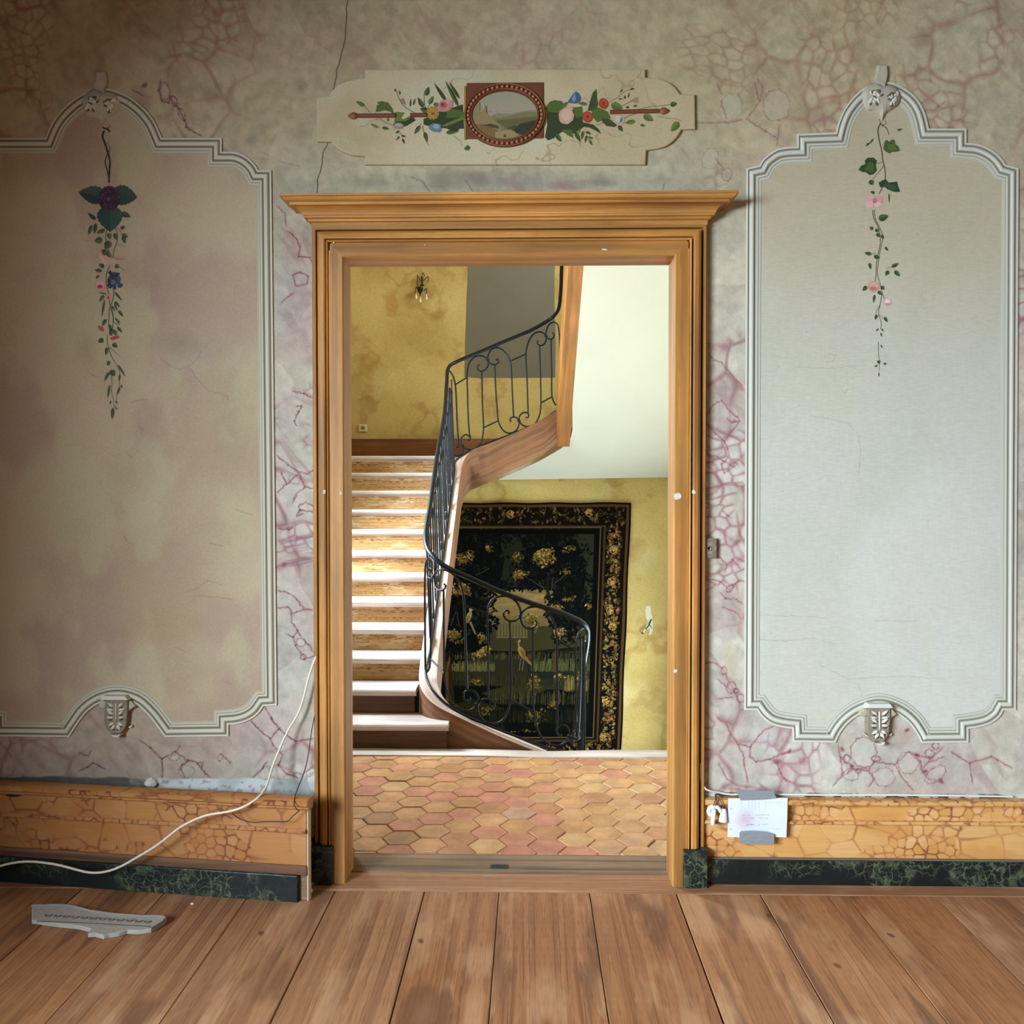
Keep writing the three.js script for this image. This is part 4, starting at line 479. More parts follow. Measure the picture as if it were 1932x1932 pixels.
  for (const [q, [pts, c]] of [[[[712, 196], [722, 194], [734, 197], [742, 208], [746, 222], [744, 225], [738, 214], [726, 211], [718, 214], [710, 214], [712, 202], [716, 200]], D2], [[[744, 216], [752, 214], [765, 216], [758, 226], [762, 228], [774, 222], [784, 226], [782, 232], [766, 240], [756, 236], [744, 234], [746, 226]], D3], [[[742, 238], [750, 232], [766, 232], [778, 224], [786, 230], [770, 240], [756, 244], [746, 246]], D4], [[[800, 228], [830, 214], [850, 208], [874, 200], [876, 246], [846, 246], [830, 244], [812, 242], [800, 238]], D4], [[[846, 206], [876, 214], [876, 224], [842, 226]], D2], [[[834, 240], [876, 222], [876, 228], [842, 242]], D3]].entries()) part('leaf', localize(polyOnWall(pts, c, ZP - 0.0002 + 0.00012 * q), t), paint, t);
  { const f = []; for (let i = 0; i < 22; i++) { const a = i / 22 * 6.283; f.push(blob(817 + Math.cos(a) * 9, 217 + Math.sin(a) * 9, 4.5, 1.4, i % 2 ? rgb(190, 150, 72) : rgb(160, 118, 50), ZP + 0.0014 + (i % 2) * 0.0002, a * 57.3, 0.1, i, 8)); } f.push(blob(817, 217, 6, 6, rgb(176, 128, 54), ZP + 0.0012), blob(818, 218, 3.4, 2.4, rgb(126, 84, 36), ZP + 0.0014)); Fl(f); }
  Fl([blob(841, 203, 16, 12, rgb(190, 128, 118), ZP + 0.0010, -25, 0.1, 21), blob(844, 200, 12, 8, rgb(208, 150, 142), ZP + 0.0012, -20, 0.12, 22), blob(838, 202, 7, 6, rgb(176, 96, 98), ZP + 0.0014), blob(836, 201, 3.4, 3.4, rgb(140, 60, 66), ZP + 0.0019), blob(850, 200, 4, 8, rgb(196, 134, 130), ZP + 0.0017, 30)]);
  Fl([blob(753, 241, 10.5, 6, rgb(156, 136, 122), ZP + 0.0013, 0, 0.12, 23), blob(753, 239, 8, 3.6, rgb(178, 160, 144), ZP + 0.0017, 0, 0.3, 24)]);
  Fl([polyOnWall([[818, 236], [832, 238], [834, 248], [830, 253], [818, 252], [810, 246], [810, 240]], rgb(104, 124, 140), ZP + 0.0014), blob(824, 242, 7, 5, rgb(150, 164, 168), ZP + 0.0019, 10, 0.2, 25)]);
  Fl([polyOnWall([[762, 188], [766, 198], [767, 202], [760, 199], [756, 192]], rgb(150, 124, 96), ZP + 0.0010)]);
  // right spray
  addStem(t, [[[[1148, 197], [1166, 186], [1180, 175], [1196, 171]], 0.8, 0.8], [[[1172, 204], [1186, 196], [1198, 188]], 1.2, 0.8], [[[1200, 210], [1224, 205], [1246, 203], [1262, 201]], 1, 1.2], [[[1170, 230], [1186, 222], [1200, 218]], 1.4, 1], [[[1240, 222], [1256, 226], [1276, 228], [1284, 232]], 0.9, 0.7], [[[1083, 250], [1092, 262], [1094, 280]], 1.2, 0.8], [[[1124, 240], [1140, 233]], 1.2, 1], [[[1110, 250], [1112, 258]], 0.8, 0.8]], rgb(92, 86, 56), ZP);
  for (const [q, [pts, c]] of [[[[1028, 208], [1036, 196], [1046, 192], [1060, 194], [1068, 206], [1062, 216], [1044, 218], [1032, 214]], D2], [[[1032, 214], [1054, 216], [1070, 208], [1098, 214], [1100, 244], [1080, 256], [1060, 252], [1044, 264], [1034, 268], [1028, 262], [1032, 240]], D4], [[[1080, 206], [1098, 204], [1100, 222], [1086, 226]], D2], [[[1108, 212], [1112, 196], [1118, 178], [1125, 171], [1126, 188], [1128, 200], [1124, 214]], D1], [[[1116, 212], [1128, 206], [1146, 214], [1152, 226], [1138, 230], [1126, 234], [1116, 222]], D2], [[[1134, 226], [1150, 228], [1164, 240], [1158, 243], [1144, 241], [1136, 234]], D1], [[[1090, 226], [1100, 234], [1118, 238], [1128, 246], [1134, 256], [1124, 250], [1112, 244], [1098, 242]], D4], [[[1058, 248], [1078, 248], [1082, 264], [1070, 258]], D2]].entries()) part('leaf', localize(polyOnWall(pts, c, ZP - 0.0002 + 0.00012 * q), t), paint, t);
  for (const l of [[1060, 206, 320, 16, 8, D3, D2], [1108, 200, 185, 18, 7, D2, D3], [1152, 200, 20, 24, 15, D2, D3], [1049, 256, 55, 18, 9, D1, D2], [1084, 250, 62, 24, 8, D1, D2], [1094, 244, 100, 12, 4, D2, D2], [1100, 250, 100, 17, 6, D1, D2], [1104, 252, 20, 12, 5, D2, D1], [1107, 258, 105, 15, 5, D1, D1], [1108, 262, 10, 12, 5, D2, D2], [1111, 266, 60, 13, 5, D1, D2], [1166, 240, 55, 14, 8, BR, D1], [1180, 234, 330, 1, 1, D1, D1], [1198, 232, 170, 20, 9, D2, D3], [1213, 220, 30, 22, 13, D2, D3], [1207, 239, 10, 10, 5, D2, D1], [1280, 233, 130, 24, 14, D3, D2], [1263, 201, 350, 14, 10, D1, D2], [1188, 172, 350, 9, 4, D2, BR], [1170, 178, 300, 8, 3, BR, BR], [1184, 188, 285, 11, 3, BR, BR], [1178, 190, 270, 7, 4, D1, BR], [1166, 190, 0, 9, 3, BR, D2], [1186, 206, 180, 6, 5, D1, D1], [1194, 203, 0, 8, 4, D1, D2]]) L(...l);
  Fl([polyOnWall([[1070, 197], [1080, 182], [1086, 176], [1092, 180], [1096, 188], [1094, 196], [1086, 199], [1076, 198]], rgb(66, 92, 122), ZP + 0.0012), polyOnWall([[1078, 190], [1085, 179], [1086, 192], [1082, 197]], rgb(122, 144, 164), ZP + 0.0014)]);
  Fl([blob(1068, 222, 15, 16.5, rgb(198, 158, 136), ZP + 0.0012, 15, 0.08, 26), blob(1069, 220, 11, 12, rgb(212, 174, 152), ZP + 0.0014, 15, 0.12, 27), blob(1074, 205, 7, 4, rgb(204, 164, 140), ZP + 0.0013, 0, 0.2, 28)]);
  for (const [x, y, s] of [[1138, 199, 1], [1108, 224, 1.05]]) Fl([blob(x, y, 9.5 * s, 11 * s, rgb(156, 60, 32), ZP + 0.0012, -12, 0.08, 29), blob(x + 0.5, y - 1, 7 * s, 8 * s, rgb(176, 76, 44), ZP + 0.0014, -12, 0.15, 30), blob(x, y, 3, 4, rgb(140, 48, 30), ZP + 0.0019)]);
  Fl([blob(1168, 230, 10.5, 11, rgb(172, 162, 148), ZP + 0.0013, 0, 0.14, 31), blob(1166, 228, 7, 7, rgb(196, 188, 174), ZP + 0.0017, 0, 0.25, 32), blob(1171, 230, 2, 5, rgb(112, 104, 84), ZP + 0.0019, 20)]);
  Fl([polyOnWall([[1188, 196], [1196, 188], [1204, 186], [1201, 193], [1204, 198], [1196, 197]], rgb(150, 138, 104), ZP + 0.0010)]);
  // medallion
  const md = (l) => l, C = W(953, 222), rx = W(1029, 222).x - C.x, ry = C.y - W(953, 281.5).y;
  const brown = std({ color: rgb(112, 58, 34), roughness: 0.55 }), brownL = std({ color: rgb(172, 118, 84), roughness: 0.55 }), gold = std({ color: rgb(150, 118, 62), roughness: 0.6 });
  part('medallion_plate', join([boxc(W(881, 0).x - o.x, W(1026, 0).x - o.x, W(0, 273).y - o.y, W(0, 169).y - o.y, 0.006, 0.020)]), brown, t); part('plate_edge', boxc(W(876, 0).x - o.x, W(881, 0).x - o.x, W(0, 275).y - o.y, W(0, 174).y - o.y, 0.006, 0.0195), gold, t);
  const ell = (k) => { const q = []; for (let i = 0; i < 64; i++) { const a = i / 64 * 6.2832; q.push([C.x - o.x + Math.cos(a) * rx * k, C.y - o.y + Math.sin(a) * ry * k]); } return q; };
  const bw = rx * 0.2;
  const fr = part('medallion_frame', sweep(ell(1), [[0, 0.006], [0, 0.026], [0.003, 0.03], [0.006, 0.028], [0.008, 0.022], [bw * 0.72, 0.022], [bw * 0.78, 0.027], [bw * 0.9, 0.028], [bw, 0.022], [bw, 0.012]], (a, b, h) => V3(a, b, h), { closed: true, side: 1 }), brown, t);
  part('frame_fillet', join([sweep(ell(0.985), [[0, 0.0285], [0.0015, 0.031], [0.003, 0.0285]], (a, b, h) => V3(a, b, h), { closed: true }), sweep(ell(0.84), [[0, 0.026], [0.0015, 0.0295], [0.003, 0.026]], (a, b, h) => V3(a, b, h), { closed: true })]), brownL, fr);
  const bead = new THREE.SphereGeometry(0.0062, 10, 8); for (let i = 0; i < 46; i++) { const a = i / 46 * 6.2832; part('bead', bead, brownL, fr).position.set(C.x - o.x + Math.cos(a) * rx * 0.905, C.y - o.y + Math.sin(a) * ry * 0.895, 0.0255); }
  const cv = document.createElement('canvas'); cv.width = 512; cv.height = 360; const c = cv.getContext('2d');
  const sky = c.createLinearGradient(0, 0, 0, 190); sky.addColorStop(0, '#97967f'); sky.addColorStop(1, '#a79a86'); c.fillStyle = sky; c.fillRect(0, 0, 512, 360);
  const fillp = (col, pts) => { c.fillStyle = col; c.beginPath(); pts.forEach(([x, y], i) => (i ? c.lineTo(x, y) : c.moveTo(x, y))); c.closePath(); c.fill(); };
  fillp('#8a8468', [[120, 190], [200, 165], [300, 170], [400, 150], [512, 140], [512, 360], [120, 360]]); fillp('#7a7450', [[150, 205], [300, 185], [400, 160], [512, 160], [512, 360], [150, 360]]); fillp('#645e36', [[180, 215], [330, 205], [512, 190], [512, 300], [300, 300]]);
  fillp('#93805a', [[0, 110], [30, 90], [58, 80], [66, 150], [82, 150], [84, 120], [92, 140], [100, 108], [116, 110], [122, 160], [140, 190], [170, 215], [230, 270], [200, 360], [0, 360]]); fillp('#6a5432', [[60, 85], [66, 85], [68, 145], [60, 150]]); fillp('#5e4a2c', [[108, 110], [116, 110], [120, 165], [110, 160]]); fillp('#7c6238', [[20, 240], [120, 250], [200, 290], [230, 340], [60, 350]]); fillp('#4c4426', [[70, 250], [150, 240], [200, 255], [214, 280], [150, 268]]); fillp('#2f3018', [[320, 280], [380, 240], [460, 225], [512, 215], [512, 320], [400, 330], [340, 310]]); fillp('#46472a', [[270, 275], [330, 255], [360, 262], [320, 290]]); fillp('#9a875c', [[180, 300], [300, 285], [360, 320], [300, 360], [180, 360]]); fillp('#5c3d22', [[246, 320], [262, 318], [266, 340], [244, 340]]);
  const R = rng(8); for (let i = 0; i < 900; i++) { c.fillStyle = `rgba(${60 + 80 * R()},${50 + 60 * R()},${30 + 40 * R()},0.10)`; c.beginPath(); c.ellipse(R() * 512, 150 + R() * 210, 4 + 12 * R(), 1 + 3 * R(), 0, 0, 7); c.fill(); }
  const eg = new THREE.CircleGeometry(1, 48); eg.scale(rx * 0.815, ry * 0.78, 1); part('landscape_picture', eg.translate(C.x - o.x, C.y - o.y, 0.0225), std({ map: finish(new THREE.CanvasTexture(cv), true), roughness: 0.7 }), t).userData.label = 'oval landscape picture';
}

// ---------------------------------------------------------------- dado right of the door (in place)
{
  const x0 = W(1325, 1560).x, x1 = XR, t = thing('dado_panelling', 'yellow marbled dado with moulded rails and black marbled base to the right of the doorway', 'dado', [(x0 + x1) / 2, 0, 0]), B = (a, b, c, d, m, n, xx0 = x0) => { const g = boxc(xx0, x1, a, b, c, d, 0, 0.003); part(n, localize(g, t), m, t); };
  B(0, 0.099, 0.001, 0.034, blackMat, 'skirting_board'); B(0.097, 0.105, 0.001, 0.028, stoneDark, 'skirting_fillet');
  B(0.103, 0.24, 0.001, 0.018, sienaMat, 'lower_panel'); B(0.25, 0.316, 0.001, 0.014, sienaMat, 'frieze_panel');
  const rail = (y, pts, n) => { const g = new THREE.ExtrudeGeometry(new THREE.Shape(pts.map(([z, yy]) => new THREE.Vector2(-z, yy + y))), { depth: x1 - x0 - 0.004, bevelEnabled: false }); g.rotateY(Math.PI / 2); part(n, localize(uvPlan(toCreasedNormals(g.index ? g.toNonIndexed() : g, 0.6)).translate(x0 + 0.004, 0, 0), t), sienaMat, t); };
  rail(0.238, [[0.001, 0], [0.022, 0], [0.029, 0.004], [0.030, 0.009], [0.026, 0.015], [0.018, 0.017], [0.001, 0.017]], 'middle_rail');
  rail(0.314, [[0.001, 0], [0.026, 0.001], [0.034, 0.004], [0.042, 0.007], [0.046, 0.014], [0.045, 0.022], [0.040, 0.027], [0.001, 0.028]], 'top_rail');
  // white cable lying along the top of it
  const c = thing('wall_cable', 'thin white cable lying along the top of the right-hand dado', 'cable', [1.2, 0.345, 0.012]);
  part('cable_sheath', tube([[1322, 1440], [1322, 1468], [1326, 1484], [1338, 1492], [1356, 1495], [1376, 1499], [1410, 1498], [1480, 1499], [1600, 1500], [1700, 1500], [1783, 1501], [1910, 1503]].map(([x, y], i) => atZ(x, y, i < 4 ? 0.03 : 0.018).sub(c.position)), 0.004, 6), std({ color: rgb(222, 218, 208), roughness: 0.6 }), c);
}
// ---------------------------------------------------------------- dado left of the door, pulled away from the wall
const dadoL = thing('loose_dado', 'brown marbled dado section pulled loose from the wall under the left panel', 'dado', [-0.881, 0, 0.222]); dadoL.rotation.y = -0.1217;
{
  const t = dadoL, L = -1.42, B = (x1, a, b, c, d, m, n) => part(n, boxc(L, x1, a, b, c, d, 0, 0.003), m, t);
  B(0, 0, 0.102, -0.02, 0, blackMat, 'skirting_board'); B(0.033, 0.001, 0.39, -0.052, -0.034, oldWood, 'backing_board'); B(0.032, 0.10, 0.136, -0.034, -0.012, std({ map: rep(oldWoodT, 2, 0.4), color: rgb(240, 214, 200), roughness: 0.8 }), 'bare_strip');
  B(0.032, 0.002, 0.1, -0.034, -0.021, oldWood, 'lower_backing'); B(0.031, 0.135, 0.262, -0.034, -0.018, sienaDark, 'lower_panel'); B(0.031, 0.272, 0.354, -0.034, -0.016, sienaDark, 'frieze_panel');
  const rail = (x1, y, pts, n) => { const g = new THREE.ExtrudeGeometry(new THREE.Shape(pts.map(([z, yy]) => new THREE.Vector2(-z, yy + y))), { depth: x1 - L, bevelEnabled: false }); g.rotateY(Math.PI / 2); part(n, uvPlan(toCreasedNormals(g.index ? g.toNonIndexed() : g, 0.6)).translate(L, 0, 0), sienaDark, t); };
  rail(0.029, 0.26, [[-0.034, 0], [-0.012, 0], [-0.006, 0.004], [-0.006, 0.01], [-0.012, 0.017], [-0.034, 0.018]], 'middle_rail');
  rail(0.045, 0.352, [[-0.05, 0], [-0.008, 0], [0.0, 0.004], [0.002, 0.009], [-0.002, 0.014], [0.006, 0.016], [0.013, 0.022], [0.014, 0.032], [0.008, 0.039], [-0.002, 0.042], [-0.05, 0.042]], 'top_rail');
  part('edge_strip', boxc(0.031, 0.036, 0.0, 0.352, -0.05, -0.02, 1, 0.001), std({ color: rgb(206, 186, 158) }), t);
  const s = new THREE.Shape([[-1.225, 0.346], [-1.2, 0.341], [-1.17, 0.343], [-1.155, 0.349], [-1.18, 0.352], [-1.215, 0.352]].map((p) => new THREE.Vector2(...p))); part('broken_gap', new THREE.ExtrudeGeometry(s, { depth: 0.003, bevelEnabled: false }).translate(0, 0, -0.0145), std({ color: rgb(20, 16, 14) }), t);
}
// cables at the left
{
  const c = thing('wall_cable', 'long white cable running down from the doorway across the loose dado', 'cable', [-1.1, 0.4, 0.2]);
  const pts = [[599, 1225, 0.02], [597.6, 1233, 0.03], [585, 1269.4, 0.035], [564.5, 1342, 0.04], [543.7, 1378, 0.05], [528, 1411.8, 0.07], [512.7, 1450.6, 0.1], [502.3, 1484, 0.15], [486.8, 1505, 0.205], [458, 1523, 0.228], [432, 1531, 0.228], [388.5, 1538.6, 0.224], [347, 1556.7, 0.22], [295, 1595.5, 0.21], [256.5, 1618.8, 0.2], [223, 1637, 0.2], [191.8, 1646, 0.19], [165.9, 1645.8, 0.185], [149, 1642, 0.18], [100, 1630, 0.17], [40, 1626, 0.16], [-20, 1640, 0.16], [-90, 1668, 0.16]];
  part('cable_sheath', tube(pts.map(([x, y, z]) => atZ(x, y, z).sub(c.position)), 0.0046, 7), std({ color: rgb(226, 214, 196), roughness: 0.5 }), c);
  const k = thing('black_wire', 'thin black wire hanging beside the door casing over the loose dado', 'wire', [-0.92, 0.5, 0.1]);
  part('wire', tube([[600, 1326, 0.02], [597.6, 1336, 0.03], [590, 1367.8, 0.04], [577.4, 1445, 0.09], [563, 1485, 0.15], [556.7, 1502, 0.2], [555.5, 1520.5, 0.255], [560, 1527, 0.260], [564.5, 1529, 0.252], [562, 1532, 0.237], [552, 1540, 0.244], [543.7, 1549, 0.242], [523, 1550, 0.240], [500, 1550, 0.238], [476.5, 1551.5, 0.238], [450.6, 1543.8, 0.238], [438, 1534, 0.238]].map(([x, y, z]) => atZ(x, y, z).sub(k.position)), 0.0019, 5), std({ color: rgb(30, 26, 26), roughness: 0.5 }), k);
}
// lumps and debris
function lump(name, label, cat, px, py, onFloor, size, color, seed, group, z = 0.01) {
  const R = rng(seed), g = new THREE.IcosahedronGeometry(1, 2).toNonIndexed(), p = g.attributes.position; for (let i = 0; i < p.count; i++) { const v = V3().fromBufferAttribute(p, i), k = 0.62 + 0.65 * fbm(v.x * 1.4 + seed, v.y * 1.4 + v.z * 0.9, seed, 3); p.setXYZ(i, v.x * k * size[0], v.y * k * size[1], v.z * k * size[2]); } g.computeVertexNormals();
  const m = single(name, g, std({ color, roughness: 0.95 }), label, cat, group); m.position.copy(onFloor ? atY(px, py, size[1] * 0.75) : atZ(px, py, z)); return m;
}
lump('plaster_lump', 'crumbly white plaster lump on the wall above the loose dado', 'plaster', 284, 1477, false, [0.026, 0.02, 0.022], rgb(214, 206, 192), 3, null, 0.006);
[[588, 1656, 0.02, 0.014], [576, 1664, 0.016, 0.012], [594, 1648, 0.016, 0.016]].forEach(([x, y, s, h], i) => lump('plaster_rubble', ['mid-grey rubble piece on the floor beside the left plinth block', 'pale rubble piece on the floor left of the left plinth block', 'dark grey rubble piece against the wall by the left plinth block'][i], 'rubble', x, y, true, [s, h, s], [rgb(120, 112, 100), rgb(170, 160, 146), rgb(70, 64, 58)][i], 5 + i, 'rubble by the left plinth block'));
{ const r = thing('plaster_sliver', 'curved white plaster sliver on the floor beside the left plinth block', 'rubble', atY(585, 1668, 0.006).toArray()); part('sliver', tube([[572, 1669], [580, 1670], [590, 1667], [597, 1663]].map(([x, y]) => atY(x, y, 0.006).sub(r.position)), 0.006, 6), plasterWhite, r); }
lump('plaster_chip', 'white plaster chip on the planks near the loose dado', 'rubble', 585, 1681, true, [0.012, 0.008, 0.009], rgb(226, 220, 208), 12);
lump('plaster_chip', 'tiny white plaster chip in front of the loose dado', 'rubble', 363, 1705, true, [0.007, 0.004, 0.005], rgb(220, 212, 200), 13);
{ // broken plaster moulding on the floor
  const t = thing('plaster_fragment', 'broken white plaster moulding with a scalloped row lying on the planks', 'plaster', atY(200, 1740, 0).toArray()), H = 0.016;
  const poly = [[60, 1706], [120, 1705], [149, 1711], [172, 1717], [176, 1715], [210, 1722], [260, 1726], [300, 1728], [315, 1729], [312, 1736], [298, 1745], [285, 1752], [262, 1755], [240, 1754], [225, 1759], [205, 1762], [196, 1765], [180, 1760], [166, 1761], [172, 1752], [149, 1746], [110, 1742], [60, 1735]].map(([x, y]) => { const p = atY(x, y, H); return [p.x - t.position.x, -(p.z - t.position.z)]; });
  const g = new THREE.ExtrudeGeometry(new THREE.Shape(poly.map((p) => new THREE.Vector2(...p))), { depth: H - 0.004, bevelEnabled: true, bevelSize: 0.002, bevelThickness: 0.002, bevelSegments: 1, bevelOffset: -0.002 }); g.rotateX(-Math.PI / 2).translate(0, 0.002, 0);
  const cut = std({ color: rgb(176, 168, 158), roughness: 0.95, bumpMap: plasterWhite.bumpMap, bumpScale: 0.003 }); part('slab', uvPlan(g), cut, t);
  for (let i = 0; i < 12; i++) { const x = 92 + i * 17, y = 1727 + i * 1.1, a = atY(x, y, H), s = new THREE.Shape(); s.absarc(0, 0, 0.0135, Math.PI, 0, false); s.lineTo(0.0115, 0); s.absarc(0, 0, 0.009, 0, Math.PI, true); const k = new THREE.ExtrudeGeometry(s, { depth: 0.004, bevelEnabled: false, curveSegments: 8 }); k.rotateX(-Math.PI / 2); part('scallop', k.translate(a.x - t.position.x, H + 0.0002, a.z - t.position.z), std({ color: rgb(120, 112, 104) }), t); }
  part('raised_edge', tube([[60, 1709], [120, 1708], [150, 1713], [172, 1719], [210, 1724], [260, 1728], [312, 1731], [300, 1742], [285, 1750]].map(([x, y]) => atY(x, y, H + 0.003).sub(t.position)), 0.0045, 6), plasterWhite, t);
  part('groove_line', tube([[70, 1738], [150, 1741], [230, 1745], [285, 1748]].map(([x, y]) => atY(x, y, H + 0.001).sub(t.position)), 0.0018, 5), std({ color: rgb(90, 84, 78) }), t);
}
// ---------------------------------------------------------------- right side: paper note, tape, wire ends, latch plate
{
  const cv = document.createElement('canvas'); cv.width = 640; cv.height = 430; const c = cv.getContext('2d'); c.fillStyle = '#d9dde2'; c.fillRect(0, 0, 640, 430);
  const sm = c.createRadialGradient(190, 230, 5, 190, 230, 130); sm.addColorStop(0, 'rgba(196,150,176,0.55)'); sm.addColorStop(1, 'rgba(196,150,176,0)'); c.fillStyle = sm; c.fillRect(60, 100, 260, 240);
  c.fillStyle = 'rgba(150,160,190,0.22)'; for (const x of [140, 220, 252, 290, 330, 400]) { c.beginPath(); c.moveTo(x, 40); c.lineTo(x + 14, 40); c.lineTo(x + 6, 170); c.closePath(); c.fill(); }
  const R = rng(77), scrib = (x, y, w, h, col, lw) => { c.strokeStyle = col; c.lineWidth = lw; c.beginPath(); c.moveTo(x, y); for (let q = 0; q < w; q += 5) c.lineTo(x + q + 3 * R(), y - h * R() + h / 2); c.stroke(); };
  scrib(440, 52, 60, 8, 'rgba(110,120,150,.6)', 2); scrib(510, 52, 80, 8, 'rgba(110,120,150,.6)', 2); scrib(160, 186, 40, 14, 'rgba(80,80,140,.8)', 2.4); scrib(215, 186, 30, 14, 'rgba(80,80,140,.7)', 2.4); scrib(300, 186, 150, 12, 'rgba(80,80,130,.7)', 2.4); scrib(240, 220, 48, 10, 'rgba(70,60,130,.8)', 2.6); scrib(330, 220, 110, 12, 'rgba(80,80,130,.7)', 2.2); scrib(205, 292, 20, 16, 'rgba(50,40,120,.9)', 3); scrib(235, 292, 55, 14, 'rgba(60,40,120,.9)', 3); scrib(330, 292, 30, 14, 'rgba(80,80,130,.7)', 2.4); scrib(375, 292, 60, 14, 'rgba(80,80,130,.7)', 2.4); scrib(490, 340, 90, 9, 'rgba(90,90,140,.6)', 2);
  c.fillStyle = '#2c3038'; for (const y of [118, 342]) { c.beginPath(); c.arc(34, y, 5, 0, 7); c.fill(); }
  const Z = 0.0485, P = (x, y, dz = 0) => atZ(x, y, Z + dz), n = thing('paper_note', 'white handwritten sheet taped across the right-hand dado', 'paper', P(1430, 1580).toArray());
  const cor = [[1373, 1580], [1484, 1580.5], [1486, 1505], [1373.5, 1506]].map(([x, y]) => P(x, y).sub(n.position)), g = new THREE.BufferGeometry(), N = 10, pos = [], uv = [], idx = [];
  for (let j = 0; j <= N; j++) for (let i = 0; i <= N; i++) { const u = i / N, v = j / N, a = cor[0].clone().lerp(cor[1], u), b = cor[3].clone().lerp(cor[2], u), q = a.lerp(b, v); pos.push(q.x, q.y, q.z + 0.0025 * Math.sin(u * 7 + v) * (1 - v * 0.6) - 0.0045 * smooth(0.55, 0, v)); uv.push(u, v); } for (let j = 0; j < N; j++) for (let i = 0; i < N; i++) { const k = j * (N + 1) + i; idx.push(k, k + 1, k + N + 2, k, k + N + 2, k + N + 1); }
  g.setAttribute('position', new THREE.Float32BufferAttribute(pos, 3)); g.setAttribute('uv', new THREE.Float32BufferAttribute(uv, 2)); g.setIndex(idx); g.computeVertexNormals(); part('sheet', g, std({ map: finish(new THREE.CanvasTexture(cv), true), roughness: 0.8 }), n);
  const tapeM = std({ color: rgb(150, 156, 164), roughness: 0.35, metalness: 0.25, bumpMap: rep(gray(128, 128, (u, v) => fbm(u * 5, v * 14, 301)), 0.1, 0.1), bumpScale: 0.002 });
  const tape = (label, pts, z) => { const s = new THREE.Shape(pts.map(([x, y]) => { const p = atZ(x, y, z); return new THREE.Vector2(p.x, p.y); })); const o = atZ(pts[0][0], pts[0][1], z), m = single('tape_strip', uvPlan(new THREE.ExtrudeGeometry(s, { depth: 0.0008, bevelEnabled: false }).translate(-o.x, -o.y, 0)), tapeM, label, 'tape'); m.position.copy(o); };
  tape('grey tape strip holding the top edge of the handwritten sheet', [[1389, 1492], [1460, 1491.5], [1461, 1498], [1466, 1506], [1440, 1508.5], [1397, 1510], [1393, 1501]], 0.0525);
  tape('grey tape strip holding the bottom edge of the handwritten sheet', [[1395, 1572], [1398, 1568], [1420, 1567], [1445, 1569], [1461, 1574], [1460, 1592.5], [1420, 1592], [1396, 1591]], 0.0515);
  // taped wire ends
  const white = std({ color: rgb(222, 228, 230), roughness: 0.5 }), w = thing('taped_wires', 'bundle of wire ends wrapped in white tape left of the handwritten sheet', 'wires', atZ(1350, 1530, 0.05).toArray()), Q = (x, y, z = 0.055) => atZ(x, y, z).sub(w.position);
  const cap = (a, b, r0, r1, n2) => { const l = a.distanceTo(b), k = new THREE.LatheGeometry([[0.001, 0], [r0 * 0.9, 0], [r0, 0.003], [lerp(r0, r1, 0.5) * 1.06, l * 0.5], [r1, l - 0.003], [r1 * 0.9, l], [0.001, l]].map((p) => new THREE.Vector2(...p)), 14); k.scale(1, 1, 0.55); k.applyQuaternion(new THREE.Quaternion().setFromUnitVectors(V3(0, 1, 0), b.clone().sub(a).normalize())); part(n2, k.translate(a.x, a.y, a.z), white, w); };
  cap(Q(1366, 1526), Q(1364, 1551), 0.0095, 0.018, 'tape_wrap'); cap(Q(1347, 1526, 0.062), Q(1344, 1556, 0.058), 0.014, 0.012, 'tape_wrap');
  part('tape_loop', tube([[1340, 1538], [1337, 1531], [1341, 1523], [1348, 1521.5], [1355, 1524], [1360, 1531]].map(([x, y]) => Q(x, y)), 0.0085, 8), white, w);
  const copper = std({ color: rgb(96, 56, 46), roughness: 0.6 }); for (const q of [[[1350, 1500, 0.03], [1350, 1508, 0.052], [1347, 1517, 0.06], [1345, 1524, 0.06]], [[1351, 1500, 0.03], [1355, 1506, 0.052], [1361, 1514, 0.055], [1366, 1527, 0.055]], [[1349, 1500, 0.03], [1352, 1512, 0.056], [1348, 1524, 0.062]]]) part('wire', tube(q.map((p) => Q(...p)), 0.002, 5), copper, w);
}
{
  const o = atZ(1339, 1034.5, 0.02), t = thing('latch_plate', 'square scratched metal plate with a screw at the right edge of the casing', 'metal plate', o.toArray());
  const pt = tex(128, 128, (u, v) => mix([120, 108, 92], [190, 178, 160], fbm(u * 7, v * 5, 311))), w = atZ(1352, 1034, 0.02).x - atZ(1325.5, 1034, 0.02).x, h = atZ(1339, 1016, 0.02).y - atZ(1339, 1053, 0.02).y;
  part('plate', uvPlan(new RoundedBoxGeometry(w, h, 0.016, 1, 0.0015)), std({ map: rep(pt, 0.06, 0.08), roughness: 0.35, metalness: 0.4 }), t).position.z = -0.008;
  part('screw_ring', new THREE.TorusGeometry(0.0085, 0.003, 8, 20), std({ color: rgb(170, 164, 156), metalness: 0.7, roughness: 0.3 }), t).position.set(-0.004, 0, 0.001); const s = new THREE.CylinderGeometry(0.005, 0.005, 0.006, 12); s.rotateX(Math.PI / 2); part('screw', s, std({ color: rgb(24, 22, 22), metalness: 0.5, roughness: 0.4 }), t).position.set(-0.004, 0, 0);
}

